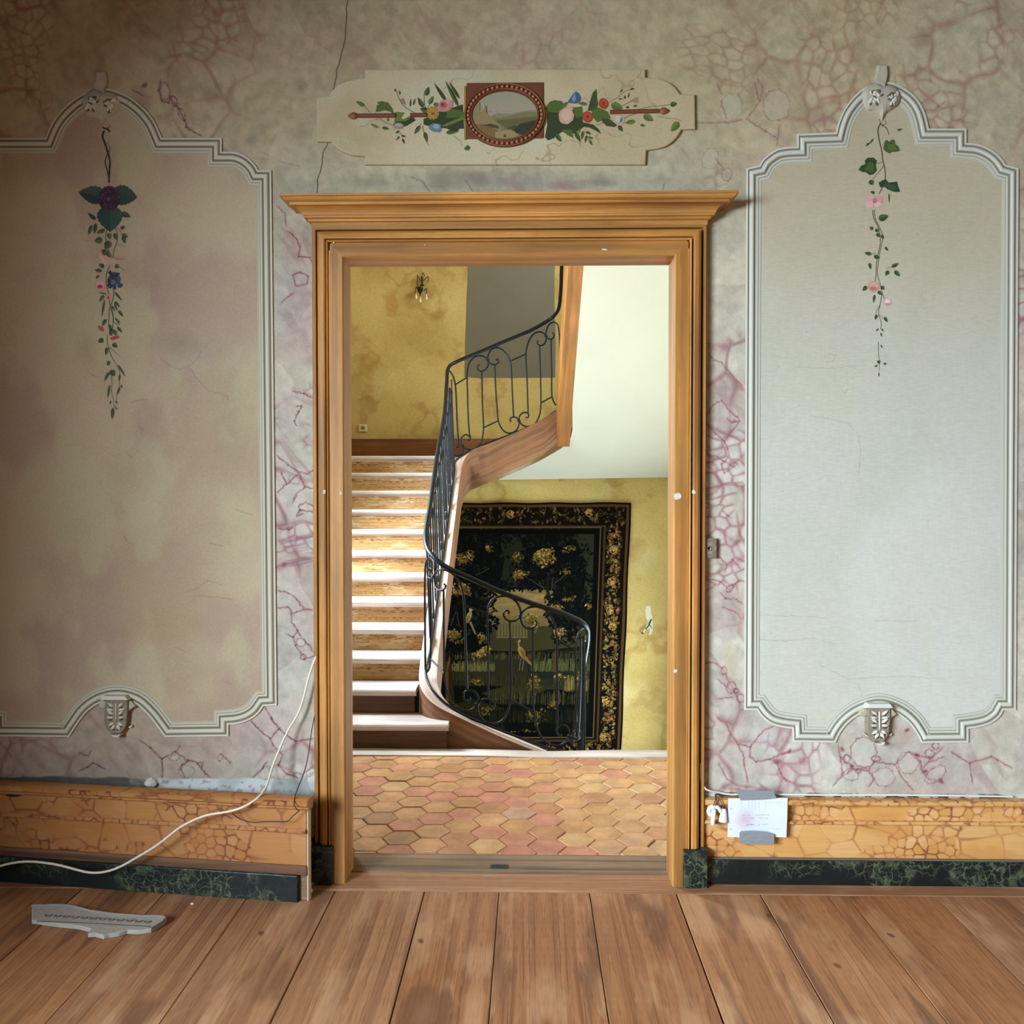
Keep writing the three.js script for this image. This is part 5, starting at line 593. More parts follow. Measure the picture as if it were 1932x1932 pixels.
// ---------------------------------------------------------------- stair hall shell
const HX0 = -1.86, HX1 = 1.5, HZ = -5.44, HY0 = -2.3, HY1 = 6.0;
const hallBack = structure('wall_hall_back', null, null, 'ochre limewashed back wall of the stair hall');
part('plaster', boxc(HX0 - 0.2, HX1 + 0.2, HY0, HY1, HZ - 0.2, HZ), ochreMat, hallBack);
const hp = (x, y, z = HZ) => { const p = atZ(x, y, z); return new THREE.Vector2(p.x, p.y); };
{ const s = new THREE.Shape([[884, 470], [883.5, 520], [881, 560], [880, 600], [878, 650], [876.9, 711], [905, 713], [907, 716], [910, 712], [960, 712.5], [1047.5, 712], [1048, 640], [1046, 560], [1047, 470]].map((p) => hp(...p))); part('paint_patch', uvPlan(new THREE.ExtrudeGeometry(s, { depth: 0.004, bevelEnabled: false }).translate(0, 0, HZ)), std({ map: rep(tex(256, 256, (u, v) => mix([114, 108, 88], [106, 100, 80], fbm(u * 6, v * 6, 321))), 1.2, 1.2), roughness: 0.9 }), hallBack).userData.label = 'grey paint patch'; }
{ // patch of bared plaster
  const s = new THREE.Shape([[1219, 1143], [1227.5, 1143], [1228.5, 1156], [1231, 1164], [1232, 1186], [1229, 1196], [1224, 1199], [1226, 1186], [1218, 1187], [1219, 1178], [1222, 1172], [1219, 1166], [1217, 1152]].map((p) => hp(...p))); part('bare_plaster', new THREE.ExtrudeGeometry(s, { depth: 0.003, bevelEnabled: false }).translate(0, 0, HZ), std({ color: rgb(206, 204, 176), roughness: 0.95 }), hallBack);
}
const hallLeft = structure('wall_hall_left', null);
for (const b of [[HY0, 1.3, HZ, -0.24], [1.3, 3.1, HZ, -3.1], [1.3, 3.1, -1.95, -0.24], [3.1, HY1, HZ, -0.24]]) part('plaster', boxc(HX0 - 0.2, HX0, b[0], b[1], b[2], b[3], 2), ochreMat, hallLeft);
const hallRight = structure('wall_hall_right', null);
const addedWin = [[-4.9, -2.9, -1.65, 0.1], [-4.5, -2.7, 4.3, 5.7]];  // right-wall openings added to light the soffit and the upper wall
for (const b of [[HY0, -1.65, HZ, -0.24], [-1.65, 0.1, HZ, -4.9], [-1.65, 0.1, -2.9, -0.24], [0.1, 4.3, HZ, -0.24], [4.3, 5.7, HZ, -4.5], [4.3, 5.7, -2.7, -0.24], [5.7, HY1, HZ, -0.24]]) part('plaster', boxc(HX1, HX1 + 0.2, b[0], b[1], b[2], b[3], 2), creamMat, hallRight);
{ const w = structure('window_4', null); for (const z of [-3.08, -2.52, -1.97]) part('window_frame', boxc(HX0 - 0.14, HX0 - 0.1, 1.3, 3.1, z - 0.02, z + 0.02, 1), oldWood, w); for (const y of [1.32, 3.08]) part('window_frame', boxc(HX0 - 0.14, HX0 - 0.1, y - 0.02, y + 0.02, -3.1, -1.95, 2), oldWood, w); }
addedWin.forEach(([z0, z1, y0, y1], i) => { const w = structure('window_' + (i + 2), null); for (const z of [z0 + 0.02, (z0 + z1) / 2, z1 - 0.02]) part('window_frame', boxc(HX1 + 0.1, HX1 + 0.14, y0, y1, z - 0.02, z + 0.02, 1), oldWood, w); for (const y of [y0 + 0.02, y1 - 0.02]) part('window_frame', boxc(HX1 + 0.1, HX1 + 0.14, y - 0.02, y + 0.02, z0, z1, 2), oldWood, w); });  // frames of the added, unseen right-hand windows
structure('ceiling_hall', boxc(HX0 - 0.2, HX1 + 0.2, HY1, HY1 + 0.2, HZ - 0.2, -0.24), ceilingMat);
structure('wall_hall_front', boxc(HX0 - 0.2, HX1 + 0.2, WALL_TOP, HY1, -0.24, -0.04), ochreMat);
structure('floor_hall_lower', boxc(HX0 - 0.2, HX1 + 0.2, HY0 - 0.2, HY0, HZ - 0.2, -0.24), oldWood);
// hexagonal terracotta tiles
const hallFloor = structure('floor_hall', null, null, 'stair hall floor of worn hexagonal terracotta tiles');
part('mortar_bed', boxc(HX0, HX1, -0.3, -0.012, -1.62, -0.236), std({ color: rgb(186, 168, 146), roughness: 0.95 }), hallFloor);
part('landing_fascia', boxc(HX0, HX1, -0.32, -0.035, -1.765, -1.60), oldWood, hallFloor);
{
  const FLAT = 0.1525, Rr = FLAT / Math.sqrt(3), hexGeo = (seed) => {
    const R = rng(seed), ring = (k, y, j) => [...Array(6)].map((_, i) => { const a = i * Math.PI / 3; return V3(Math.cos(a) * Rr * k * (1 + j * (R() - 0.5)), y + (y > 0 ? j * 0.02 * (R() - 0.5) : 0), Math.sin(a) * Rr * k * (1 + j * (R() - 0.5))); }), out = ring(0.972, -0.004, 0.014), top = out.map((p) => V3(p.x * 0.965, 0.0005, p.z * 0.965)), low = out.map((p) => V3(p.x, -0.02, p.z)), c = V3(0, 0.0012, 0), pos = [];
    for (let i = 0; i < 6; i++) { const j = (i + 1) % 6; for (const t of [[c, top[j], top[i]], [top[i], top[j], out[j]], [top[i], out[j], out[i]], [out[i], out[j], low[j]], [out[i], low[j], low[i]]]) for (const q of t) pos.push(q.x, q.y, q.z); }
    const g = new THREE.BufferGeometry(); g.setAttribute('position', new THREE.Float32BufferAttribute(pos, 3)); g.computeVertexNormals(); return uvPlan(g, 0, seed * 0.31, seed * 0.17);
  };
  const geos = [1, 2, 3, 4].map(hexGeo);
  const tileT = tex(512, 512, (u, v) => { const a = fbm(u * 9, v * 9, 331), b = fbm(u * 40, v * 40, 332), k = 200 + 60 * (a - 0.5) + 26 * (b - 0.5); let c = [k * 1.08, k, k * 0.92]; return mix(c, [236, 226, 206], smooth(0.6, 0.8, fbm(u * 6, v * 14, 333)) * 0.4); });
  const tones = [[214, 168, 116], [204, 158, 106], [210, 150, 116], [198, 146, 104], [216, 176, 124], [190, 148, 104], [210, 148, 120], [208, 164, 120], [204, 166, 134], [200, 142, 114]].map((c) => std({ map: rep(tileT, 0.7, 0.7), color: rgb(c[0] * 1.03, c[1] * 1.06, c[2] * 1.16), roughness: 0.42, bumpMap: rep(tileT, 0.7, 0.7), bumpScale: 0.0015 }));
  const cutTile = (x, z, zmin, zmax) => {          // a tile sawn off along the sill or the nosing
    let poly = [...Array(6)].map((_, i) => [Math.cos(i * Math.PI / 3) * Rr * 0.972, Math.sin(i * Math.PI / 3) * Rr * 0.972]);
    for (const [lim, sg] of [[zmin - z, 1], [zmax - z, -1]]) { const out = []; poly.forEach((a, i) => { const b = poly[(i + 1) % poly.length], da = sg * (a[1] - lim), db = sg * (b[1] - lim); if (da >= 0) out.push(a); if (da * db < 0) { const t = da / (da - db); out.push([lerp(a[0], b[0], t), lerp(a[1], b[1], t)]); } }); poly = out; if (poly.length < 3) return null; }
    const cx = poly.reduce((q, p) => q + p[0], 0) / poly.length, cz = poly.reduce((q, p) => q + p[1], 0) / poly.length, pos = [], n = poly.length, in2 = (p) => [cx + (p[0] - cx) * 0.955, 0.0005, cz + (p[1] - cz) * 0.955];
    for (let i = 0; i < n; i++) { const a = poly[i], b = poly[(i + 1) % n], A = in2(a), B = in2(b), o = (p, y) => [p[0], y, p[1]]; pos.push(cx, 0.001, cz, ...B, ...A, ...A, ...B, ...o(b, -0.004), ...A, ...o(b, -0.004), ...o(a, -0.004), ...o(a, -0.004), ...o(b, -0.004), ...o(b, -0.02), ...o(a, -0.004), ...o(b, -0.02), ...o(a, -0.02)); }
    const g = new THREE.BufferGeometry(); g.setAttribute('position', new THREE.Float32BufferAttribute(pos, 3)); g.computeVertexNormals(); return uvPlan(g, 0, x * 3, z * 3);
  };
  const R = rng(404), cx0 = -0.45, cz0 = -0.336, dx = Rr * 1.5, ZN = -1.618, ZF = -0.24;
  for (let i = -8; i <= 12; i++) for (let j = -11; j <= 2; j++) {
    const x = cx0 + i * dx, z = cz0 + (j + (i & 1 ? 0.5 : 0)) * FLAT; if (z > ZF + FLAT / 2 - 0.01 || z < ZN - FLAT / 2 + 0.01 || x < HX0 + 0.12 || x > HX1 - 0.1) continue;
    const cut = z + FLAT / 2 > ZF || z - FLAT / 2 < ZN, g = cut ? cutTile(x, z, ZN, ZF) : geos[Math.floor(R() * 4)], mat = tones[Math.floor(R() * R() * 9.99)]; if (!g) continue;
    const m = part('tile', g, mat, hallFloor), tilt = cut ? 0.4 : 1; m.position.set(x + 0.002 * (R() - 0.5) * tilt, -0.0015 + (0.004 * (R() - 0.5) + (R() < 0.12 ? 0.004 : 0)) * tilt, z + 0.002 * (R() - 0.5) * (cut ? 0 : 1)); m.rotation.set(0.014 * (R() - 0.5) * tilt, cut ? 0 : Math.floor(R() * 6) * Math.PI / 3, 0.014 * (R() - 0.5) * tilt);
  }
  // wooden nosing of the landing, worn down where feet pass
  const g = new RoundedBoxGeometry(HX1 - HX0, 0.045, 0.16, 3, 0.014), p = g.attributes.position; const gg = new THREE.BoxGeometry(HX1 - HX0, 0.045, 0.165, 40, 1, 4), q = gg.attributes.position;
  for (let i = 0; i < q.count; i++) { const x = q.getX(i) + (HX0 + HX1) / 2, dip = 0.010 * Math.exp(-(((x - 0.1) / 0.28) ** 2)); if (q.getY(i) > 0) q.setY(i, q.getY(i) - dip - 0.008 * smooth(-0.05, -0.085, q.getZ(i))); if (q.getZ(i) < -0.06 && q.getY(i) > 0) q.setZ(i, q.getZ(i) + 0.006); }
  gg.computeVertexNormals(); part('nosing_board', uvPlan(gg.translate((HX0 + HX1) / 2, -0.016, -1.705)), treadMat, hallFloor);
}
structure('baseboard_hall', boxc(HX0, 0.2, 1.896, 2.116, HZ + 0.001, HZ + 0.025), std({ map: rep(orangeT, 1.6, 0.5), color: rgb(176, 160, 140), roughness: 0.6 }), 'brown skirting along the back wall at the top of the lower flight');

// ---------------------------------------------------------------- staircase
const RISE = 0.158, GO = 0.238, D1 = 5.22, zOf = (d) => EYE.z - d;
const stair = thing('staircase', 'worn wooden staircase climbing left behind the doorway and turning back overhead', 'staircase', [-1.2, 0, -2.2]);
const addS = (n, g, m) => part(n, localize(g, stair), m, stair);
{
  const treadShape = new THREE.Shape(); [[-0.262, 0], [-0.262, -0.034], [-0.03, -0.034], [-0.026, -0.052], [-0.014, -0.048], [-0.012, -0.036], [0.004, -0.036], [0.012, -0.032], [0.017, -0.024], [0.018, -0.014], [0.013, -0.005], [0.004, 0]].forEach(([a, b], i) => (i ? treadShape.lineTo(a, b) : treadShape.moveTo(a, b)));
  for (let k = 1; k <= 12; k++) {
    const z = zOf(D1 + GO * (k - 1)), xr = k === 1 ? -0.495 : -0.722, y = RISE * k;
    const g = new THREE.ExtrudeGeometry(treadShape, { depth: xr - HX0 - 0.012, bevelEnabled: false, steps: 14 }); g.rotateY(-Math.PI / 2); g.scale(-1, 1, 1);
    const h = g.toNonIndexed ? (g.index ? g.toNonIndexed() : g) : g, p = h.attributes.position, R = rng(k * 13);
    for (let i = 0; i < p.count; i++) { const zz = p.getX(i); }
    // x runs along the step, z is forward
    const q = h.clone(), pp = q.attributes.position; for (let i = 0; i < pp.count; i++) { const x = pp.getX(i), yy = pp.getY(i), zz = pp.getZ(i); pp.setXYZ(i, x, yy - (yy > -0.02 ? 0.007 * Math.exp(-(((x + 0.55) / 0.3) ** 2)) * smooth(-0.2, 0, zz) : 0) - 0.002 * noise(x * 9, k * 3.3, 341), zz + 0.004 * (noise(x * 6 + k, 2, 342) - 0.5)); }
    q.computeVertexNormals(); const m = addS('tread', uvPlan(q, 0, k * 0.37, k * 0.11).translate(HX0 + 0.012, y, z), treadMat);
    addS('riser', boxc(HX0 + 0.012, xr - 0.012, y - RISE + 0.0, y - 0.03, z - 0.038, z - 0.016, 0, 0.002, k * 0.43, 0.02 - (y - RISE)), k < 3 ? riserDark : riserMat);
  }
  addS('landing', boxc(HX0 + 0.012, -0.6, 1.70, 1.894, HZ + 0.03, zOf(D1 + GO * 11) - 0.2), oldWood);
}
// strings (outer boards): sections [x, d, top, bottom] along the inside of the turn
function stringGeo(sec, th) {
  const n = sec.length, pos = [], uv = []; let along = 0; const S = sec.map(([x, d, t, b], i) => { const a = sec[Math.max(0, i - 1)], c = sec[Math.min(n - 1, i + 1)], dx = c[0] - a[0], dz = -(c[1] - a[1]), l = Math.hypot(dx, dz), nx = -dz / l * th / 2, nz = dx / l * th / 2; if (i) along += Math.hypot(x - sec[i - 1][0], d - sec[i - 1][1], t - sec[i - 1][2]); const z = zOf(d); return { c: [V3(x + nx, b, z + nz), V3(x + nx, t, z + nz), V3(x - nx, t, z - nz), V3(x - nx, b, z - nz)], u: along }; });
  const quad = (a, b, c, d, ua, ub, v0, v1) => { for (const [q, u, v] of [[a, ua, v0], [b, ub, v0], [c, ub, v1], [a, ua, v0], [c, ub, v1], [d, ua, v1]]) { pos.push(q.x, q.y, q.z); uv.push(u, v); } };
  const face = (i0, i1) => { for (let i = 0; i < n - 1; i++) { const A = S[i], B = S[i + 1], w = A.c[i0].distanceTo(A.c[i1]); quad(A.c[i0], B.c[i0], B.c[i1], A.c[i1], A.u, B.u, 0, w); } };
  const top = () => { pos.length = 0; uv.length = 0; face(1, 2); return out(); }, body = () => { pos.length = 0; uv.length = 0; face(0, 1); face(2, 3); face(3, 0); for (const E of [S[0], S[n - 1]]) quad(E.c[0], E.c[1], E.c[2], E.c[3], 0, 0.1, 0, 0.1); return out(); };
  function out() { const g = new THREE.BufferGeometry(); g.setAttribute('position', new THREE.Float32BufferAttribute(pos.slice(), 3)); g.setAttribute('uv', new THREE.Float32BufferAttribute(uv.slice(), 2)); g.computeVertexNormals(); return toCreasedNormals(g, 0.5); }
  return { top: top(), body: body() };
}
const dense = (sec, m = 5) => { const a = new THREE.CatmullRomCurve3(sec.map((s) => V3(s[0], s[2], s[1])), false, 'centripetal'), out = []; const N = (sec.length - 1) * m; const b = new THREE.CatmullRomCurve3(sec.map((s, i) => V3(i, s[3], 0)), false, 'catmullrom', 0); for (let i = 0; i <= N; i++) { const t = i / N, p = a.getPoint(t), k = t * (sec.length - 1), j = Math.min(sec.length - 2, Math.floor(k)), f = k - j; out.push([p.x, p.z, p.y, lerp(sec[j][3], sec[j + 1][3], f)]); } return out; };
{
  const nose = (d) => 0.664 * d - 3.308;
  const left = [[-0.46, 7.89, 1.975, 1.62], [-0.56, 7.885, 1.93, 1.575], [-0.63, 7.83, 1.875, 1.53], [-0.662, 7.72, nose(7.70), 1.45], [-0.665, 7.55, nose(7.55), nose(7.55) - 0.36], [-0.665, 7.0, nose(7), nose(7) - 0.36], [-0.665, 6.4, nose(6.4), nose(6.4) - 0.36], [-0.665, 5.85, nose(5.85), nose(5.85) - 0.40], [-0.663, 5.65, nose(5.65), -0.01], [-0.648, 5.50, 0.345, -0.05], [-0.60, 5.405, 0.282, -0.1], [-0.53, 5.355, 0.232, -0.15], [-0.43, 5.335, 0.182, -0.2], [-0.2, 5.33, 0.075, -0.3], [0.1, 5.33, -0.05, -0.42], [0.26, 5.34, -0.12, -0.5], [0.34, 5.40, -0.17, -0.55], [0.36, 5.5, -0.24, -0.6], [0.36, 6.2, -0.70, -1.06]];
  const s = stringGeo(dense(left), 0.115); addS('stringer', s.body, stringMat); addS('stringer_top', s.top, stringTopMat);
  const back = [[-0.46, 7.89, 1.975, 1.62], [-0.39, 7.89, 2.0, 1.646], [-0.22, 7.9, 2.068, 1.742], [0.0, 7.9, 2.165, 1.85], [0.12, 7.9, 2.232, 1.905], [0.24, 7.9, 2.308, 2.015], [0.3, 7.9, 2.36, 2.06]];
  const b = stringGeo(dense(back), 0.115); addS('stringer', join([b.body, b.top]), stringMat);
  const up = []; for (let i = 0; i <= 10; i++) { const d = lerp(7.93, 4.9, i / 10); up.push([0.30 + 0.03 * (7.93 - d) / 1.78, d, 2.02 + 0.664 * (7.88 - d) + 0.45, 2.015 + 0.664 * (7.88 - d)]); }
  const u = stringGeo(up, 0.12); addS('stringer', join([u.body, u.top]), orangeMat).userData.label = 'orange-brown outer string of the upper flight';
  // plastered underside of the upper flights
  const rows = [[[-0.33, 1.695, 8.892], [1.492, 1.72, 8.892]], [[-0.12, 1.775, 8.52], [1.492, 1.79, 8.52]], [[0.16, 1.90, 8.14], [1.492, 1.905, 8.14]], [[0.355, 2.035, 7.86], [1.492, 2.04, 7.86]], [[0.362, 2.33, 7.40], [1.492, 2.33, 7.4]], [[0.375, 2.99, 6.4], [1.492, 2.99, 6.4]], [[0.39, 3.65, 5.4], [1.492, 3.65, 5.4]], [[0.40, 3.98, 4.9], [1.492, 3.98, 4.9]]];
  const cl = new THREE.CatmullRomCurve3(rows.map((r) => V3(...r[0])), false, 'centripetal'), cr = new THREE.CatmullRomCurve3(rows.map((r) => V3(...r[1])), false, 'centripetal'), pos = [], uv = [], idx = [], M = 36, K = 6;
  for (const off of [0, 0.06]) for (let i = 0; i <= M; i++) { const a = cl.getPoint(i / M), c = cr.getPoint(i / M); for (let j = 0; j <= K; j++) { const q = a.clone().lerp(c, j / K); pos.push(q.x, q.y + off, zOf(q.z)); uv.push(q.x, q.z); } }
  const T = (M + 1) * (K + 1); for (let i = 0; i < M; i++) for (let j = 0; j < K; j++) { const k = i * (K + 1) + j; idx.push(k, k + 1, k + K + 2, k, k + K + 2, k + K + 1, T + k, T + k + K + 2, T + k + 1, T + k, T + k + K + 1, T + k + K + 2); } for (let i = 0; i < M; i++) { const k = i * (K + 1); idx.push(k, k + K + 1, T + k, T + k, k + K + 1, T + k + K + 1); }
  const g = new THREE.BufferGeometry(); g.setAttribute('position', new THREE.Float32BufferAttribute(pos, 3)); g.setAttribute('uv', new THREE.Float32BufferAttribute(uv, 2)); g.setIndex(idx); g.computeVertexNormals(); addS('soffit', toCreasedNormals(g, 0.6), creamMat).userData.label = 'smooth cream plaster soffit';
}

// ---------------------------------------------------------------- wrought-iron railing
const railO = V3(-0.665, 0, -2.1), railing = thing('stair_railing', 'black wrought-iron stair railing with scrolled bars winding up the open well', 'railing', railO.toArray());
const RB = (pts, r, n, seg = 6) => part(n, tube(pts.map((p) => p.clone().sub(railO)), r, seg, Math.max(8, pts.length * 4)), iron, railing);
{
  // handrail: upper flight, back, left flight, front, then down and away
  const top = [[1070, 330, 6.45], [1064, 430, 6.95], [1060, 497, 7.3], [1057.5, 555, 7.6], [1053, 585, 7.75], [1042, 599, 7.84], [1033.7, 605, 7.86], [1006, 621, 7.86], [976.7, 633.8, 7.86], [937, 650.5, 7.86], [898, 667, 7.85], [862.6, 682, 7.83], [850, 689, 7.78], [844.9, 697, 7.69], [843, 720, 7.5], [838, 785, 6.96], [825.5, 854.5, 6.48], [817, 912.5, 6.13], [811.4, 954, 5.90], [805.6, 987, 5.73], [803, 1015, 5.58], [807, 1035, 5.48], [819, 1051.6, 5.41], [838.7, 1068, 5.37], [871.8, 1084, 5.34], [889.7, 1092, 5.33], [944.6, 1116.7, 5.33], [999.4, 1137, 5.33], [1043, 1151, 5.33], [1076, 1163, 5.34], [1098, 1174, 5.38], [1107.5, 1186, 5.46], [1108.5, 1205, 5.56]].map((p) => atD(...p));
  const l = top[top.length - 1]; top.push(V3(0.362, l.y - 0.45, l.z - 0.68), V3(0.362, l.y - 1.2, l.z - 1.8));
  { const c = new THREE.CatmullRomCurve3(top, false, 'centripetal'), q = c.getPoints(220), s = []; RB(q.filter((_, i) => i % 2 === 0), 0.016, 'handrail', 8); }
  const bot = [[1048, 775, 7.88], [1026, 792, 7.86], [1006, 802, 7.86], [977, 814, 7.86], [937, 829.5, 7.86], [898, 845, 7.85], [874, 858, 7.84], [860, 868, 7.79]].map((p) => atD(...p));
  for (const d of [7.6, 7.2, 6.8, 6.4, 6.0, 5.75]) bot.push(V3(-0.662, 0.664 * d - 3.308 + 0.012, zOf(d)));
  for (const p of [[803, 1268, 5.58], [806, 1284, 5.5], [813, 1298, 5.44], [834.9, 1322, 5.38], [870.5, 1346.5, 5.35], [917, 1367, 5.34], [972, 1388.5, 5.34], [1013, 1403.5, 5.34], [1050, 1418, 5.34]]) bot.push(atD(...p));
  bot.push(V3(0.30, -0.12, zOf(5.35)), V3(0.355, -0.16, zOf(5.42)), V3(0.362, -0.25, zOf(5.56)), V3(0.362, -0.95, zOf(6.6)));
  RB(bot, 0.008, 'bottom_bar');
  // scrollwork between the rails, drawn panel by panel
  const A = (s) => s.map(([x, y]) => { const px = 780 + x * 0.1967, py = 560 + y * 0.1967; return atD(px, py, 7.86 - 0.12 * smooth(866, 846, px)); });
  const backBars = [[[345, 710], [372, 745], [392, 800], [403, 860], [410, 980], [415, 1100], [424, 1280], [432, 1395], [430, 1440], [418, 1446]], [[470, 1430], [476, 1480], [450, 1520], [415, 1530], [385, 1515], [376, 1470], [372, 1400]],
    [[635, 652], [618, 660], [615, 690], [640, 714], [680, 706], [712, 670], [716, 625], [700, 588], [660, 568], [615, 568], [565, 596], [530, 650], [515, 740], [518, 900], [524, 1100], [536, 1300], [546, 1355], [540, 1376], [522, 1378]], [[545, 1352], [520, 1326], [490, 1324], [464, 1352], [458, 1400], [472, 1432], [505, 1457], [550, 1467], [600, 1450], [648, 1395], [668, 1310], [672, 1240], [664, 1050], [658, 850], [655, 716]],
    [[795, 612], [800, 594], [815, 600], [815, 628], [790, 650], [755, 648], [725, 625], [714, 590], [722, 545], [755, 503], [805, 488], [860, 512], [908, 566], [934, 640], [942, 760], [948, 900], [957, 1080], [962, 1158]], [[780, 650], [785, 800], [794, 960], [806, 1110], [815, 1190], [840, 1252], [880, 1296], [930, 1308], [980, 1287], [1008, 1240], [1013, 1190], [995, 1164], [962, 1152], [932, 1166], [926, 1188], [938, 1200]],
    [[1080, 1152], [1095, 1160], [1107, 1144], [1090, 1112], [1050, 1112], [1018, 1145], [1015, 1190], [1040, 1226], [1100, 1245], [1160, 1226], [1204, 1150], [1220, 1060], [1222, 940], [1216, 700], [1210, 470]], [[1100, 1130], [1096, 1000], [1088, 760], [1078, 580], [1084, 500], [1108, 424], [1148, 362], [1195, 337], [1245, 346], [1272, 378], [1272, 420], [1246, 460], [1212, 468], [1190, 448], [1188, 428], [1202, 424]],
    [[1330, 346], [1346, 352], [1346, 384], [1318, 408], [1288, 396], [1272, 370], [1276, 320], [1302, 266], [1346, 242], [1382, 266], [1395, 320], [1402, 420], [1405, 560]], [[1320, 408], [1322, 600], [1325, 800], [1328, 950], [1342, 1000], [1366, 1042]]];
  backBars.forEach((b) => RB(A(b), 0.0078, 'scroll_bar'));
  for (const b of [[[403, 842], [510, 775]], [[940, 612], [1078, 550]], [[676, 1254], [812, 1190]], [[1228, 1015], [1332, 958]]]) RB(A(b), 0.007, 'cross_bar');
  const coll = (v, r) => { const g = new THREE.SphereGeometry(r, 10, 8); g.scale(1.2, 1, 1); part('collar', g, iron, railing).position.copy(v.sub(railO)); };
  for (const p of [[470, 1430], [713, 606], [1013, 1190], [1271, 375]]) coll(A([p])[0], 0.014);
  const F = (s) => s.map(([x, y]) => { const px = 780 + x * 0.2743, py = 900 + y * 0.2743; return atD(px, py, 5.335 + 0.2 * smooth(842, 802, px) ** 1.4 + 0.16 * smooth(1088, 1112, px)); });
  const frontBars = [[[82, 1300], [80, 1000], [80, 680], [88, 585], [115, 555], [140, 580], [150, 630], [140, 680], [120, 700], [102, 685], [97, 650], [110, 626], [126, 636], [122, 654]], [[210, 735], [222, 742], [218, 764], [190, 780], [158, 765], [146, 715], [150, 665], [182, 637], [235, 644], [290, 685], [328, 745], [345, 820], [352, 920], [358, 1100], [364, 1300], [370, 1470]], [[116, 702], [118, 950], [118, 1240], [108, 1320], [90, 1342], [82, 1310], [84, 1240]], [[208, 780], [209, 1000], [211, 1200], [214, 1360], [228, 1460], [268, 1555], [330, 1598], [385, 1606], [425, 1580], [446, 1530], [430, 1485], [390, 1466], [352, 1480], [344, 1515], [365, 1542], [390, 1528], [384, 1510]],
    [[545, 1588], [558, 1580], [552, 1550], [515, 1526], [470, 1532], [442, 1572], [450, 1632], [490, 1681], [548, 1697], [608, 1676], [652, 1602], [670, 1500], [672, 1340], [668, 1150], [662, 990]], [[515, 1520], [514, 1300], [512, 1100], [508, 950], [520, 880], [552, 838], [604, 820], [662, 826], [710, 860], [736, 915], [732, 958], [708, 984], [668, 992], [634, 974], [620, 940], [640, 916], [660, 926], [652, 942]],
    [[838, 988], [850, 1000], [836, 1030], [800, 1044], [762, 1030], [740, 985], [742, 945], [772, 908], [826, 892], [886, 900], [936, 945], [968, 1010], [984, 1100], [988, 1300], [989, 1500], [990, 1718]], [[822, 1046], [822, 1250], [822, 1450], [828, 1610], [845, 1710], [884, 1795], [940, 1840], [1000, 1848], [1050, 1816], [1074, 1770], [1060, 1722], [1022, 1704], [988, 1726], [988, 1764], [1010, 1782], [1022, 1766]],
    [[1118, 1740], [1118, 1500], [1117, 1250], [1122, 1130], [1140, 1066], [1168, 1036], [1188, 1046], [1192, 1090], [1178, 1130], [1170, 1100]], [[1072, 1788], [1100, 1795], [1128, 1802], [1148, 1780], [1144, 1748], [1120, 1740], [1098, 1760]], [[1150, 1110], [1148, 1400], [1140, 1640], [1132, 1790]], [[1172, 1130], [1172, 1400], [1168, 1700], [1160, 1870]]];
  frontBars.forEach((b) => RB(F(b), 0.0072, 'scroll_bar'));
  for (const b of [[[355, 885], [510, 940]], [[118, 1250], [212, 1350]], [[672, 1536], [824, 1612]], [[986, 1112], [1118, 1196]]]) RB(F(b), 0.006, 'cross_bar');
  for (const p of [[142, 680], [438, 1562], [736, 952], [1072, 1780]]) coll(F([p])[0], 0.012);
  // left flight, seen almost end on
  const P = (d, v) => V3(lerp(-0.662, -0.69, v), lerp(0.664 * d - 3.295, 0.664 * d - 2.462, v), zOf(d));
  for (let i = 0; i < 6; i++) {
    const d = 5.72 + i * 0.33, s = 0.105, c = (pts) => pts.map(([a, v]) => P(d + a * s, v));
    RB(c([[0.4, 0.84], [0.55, 0.80], [0.2, 0.76], [-0.1, 0.84], [0.1, 0.94], [0.6, 0.98], [1.1, 0.92], [1.2, 0.8], [1.2, 0.5], [1.2, 0.2]]), 0.0068, 'scroll_bar'); RB(c([[0.2, 0.78], [0.2, 0.5], [0.2, 0.2], [0.3, 0.08], [0.8, 0.02], [1.3, 0.08], [1.4, 0.16], [1.1, 0.2], [1.0, 0.14]]), 0.0068, 'scroll_bar'); RB(c([[2.2, 0.96], [2.2, 0.5], [2.2, 0.04]]), 0.0068, 'scroll_bar');
    coll(P(d + 1.7 * s, 0.86), 0.012);
  }
  // flight below, going away
  for (let i = 0; i < 7; i++) { const d = 5.7 + i * 0.13; RB([V3(0.362, -0.25 - (d - 5.56) * 0.67, zOf(d)), V3(0.362, l.y - (d - 5.56) * 0.67, zOf(d))], 0.0068, 'scroll_bar'); }
}

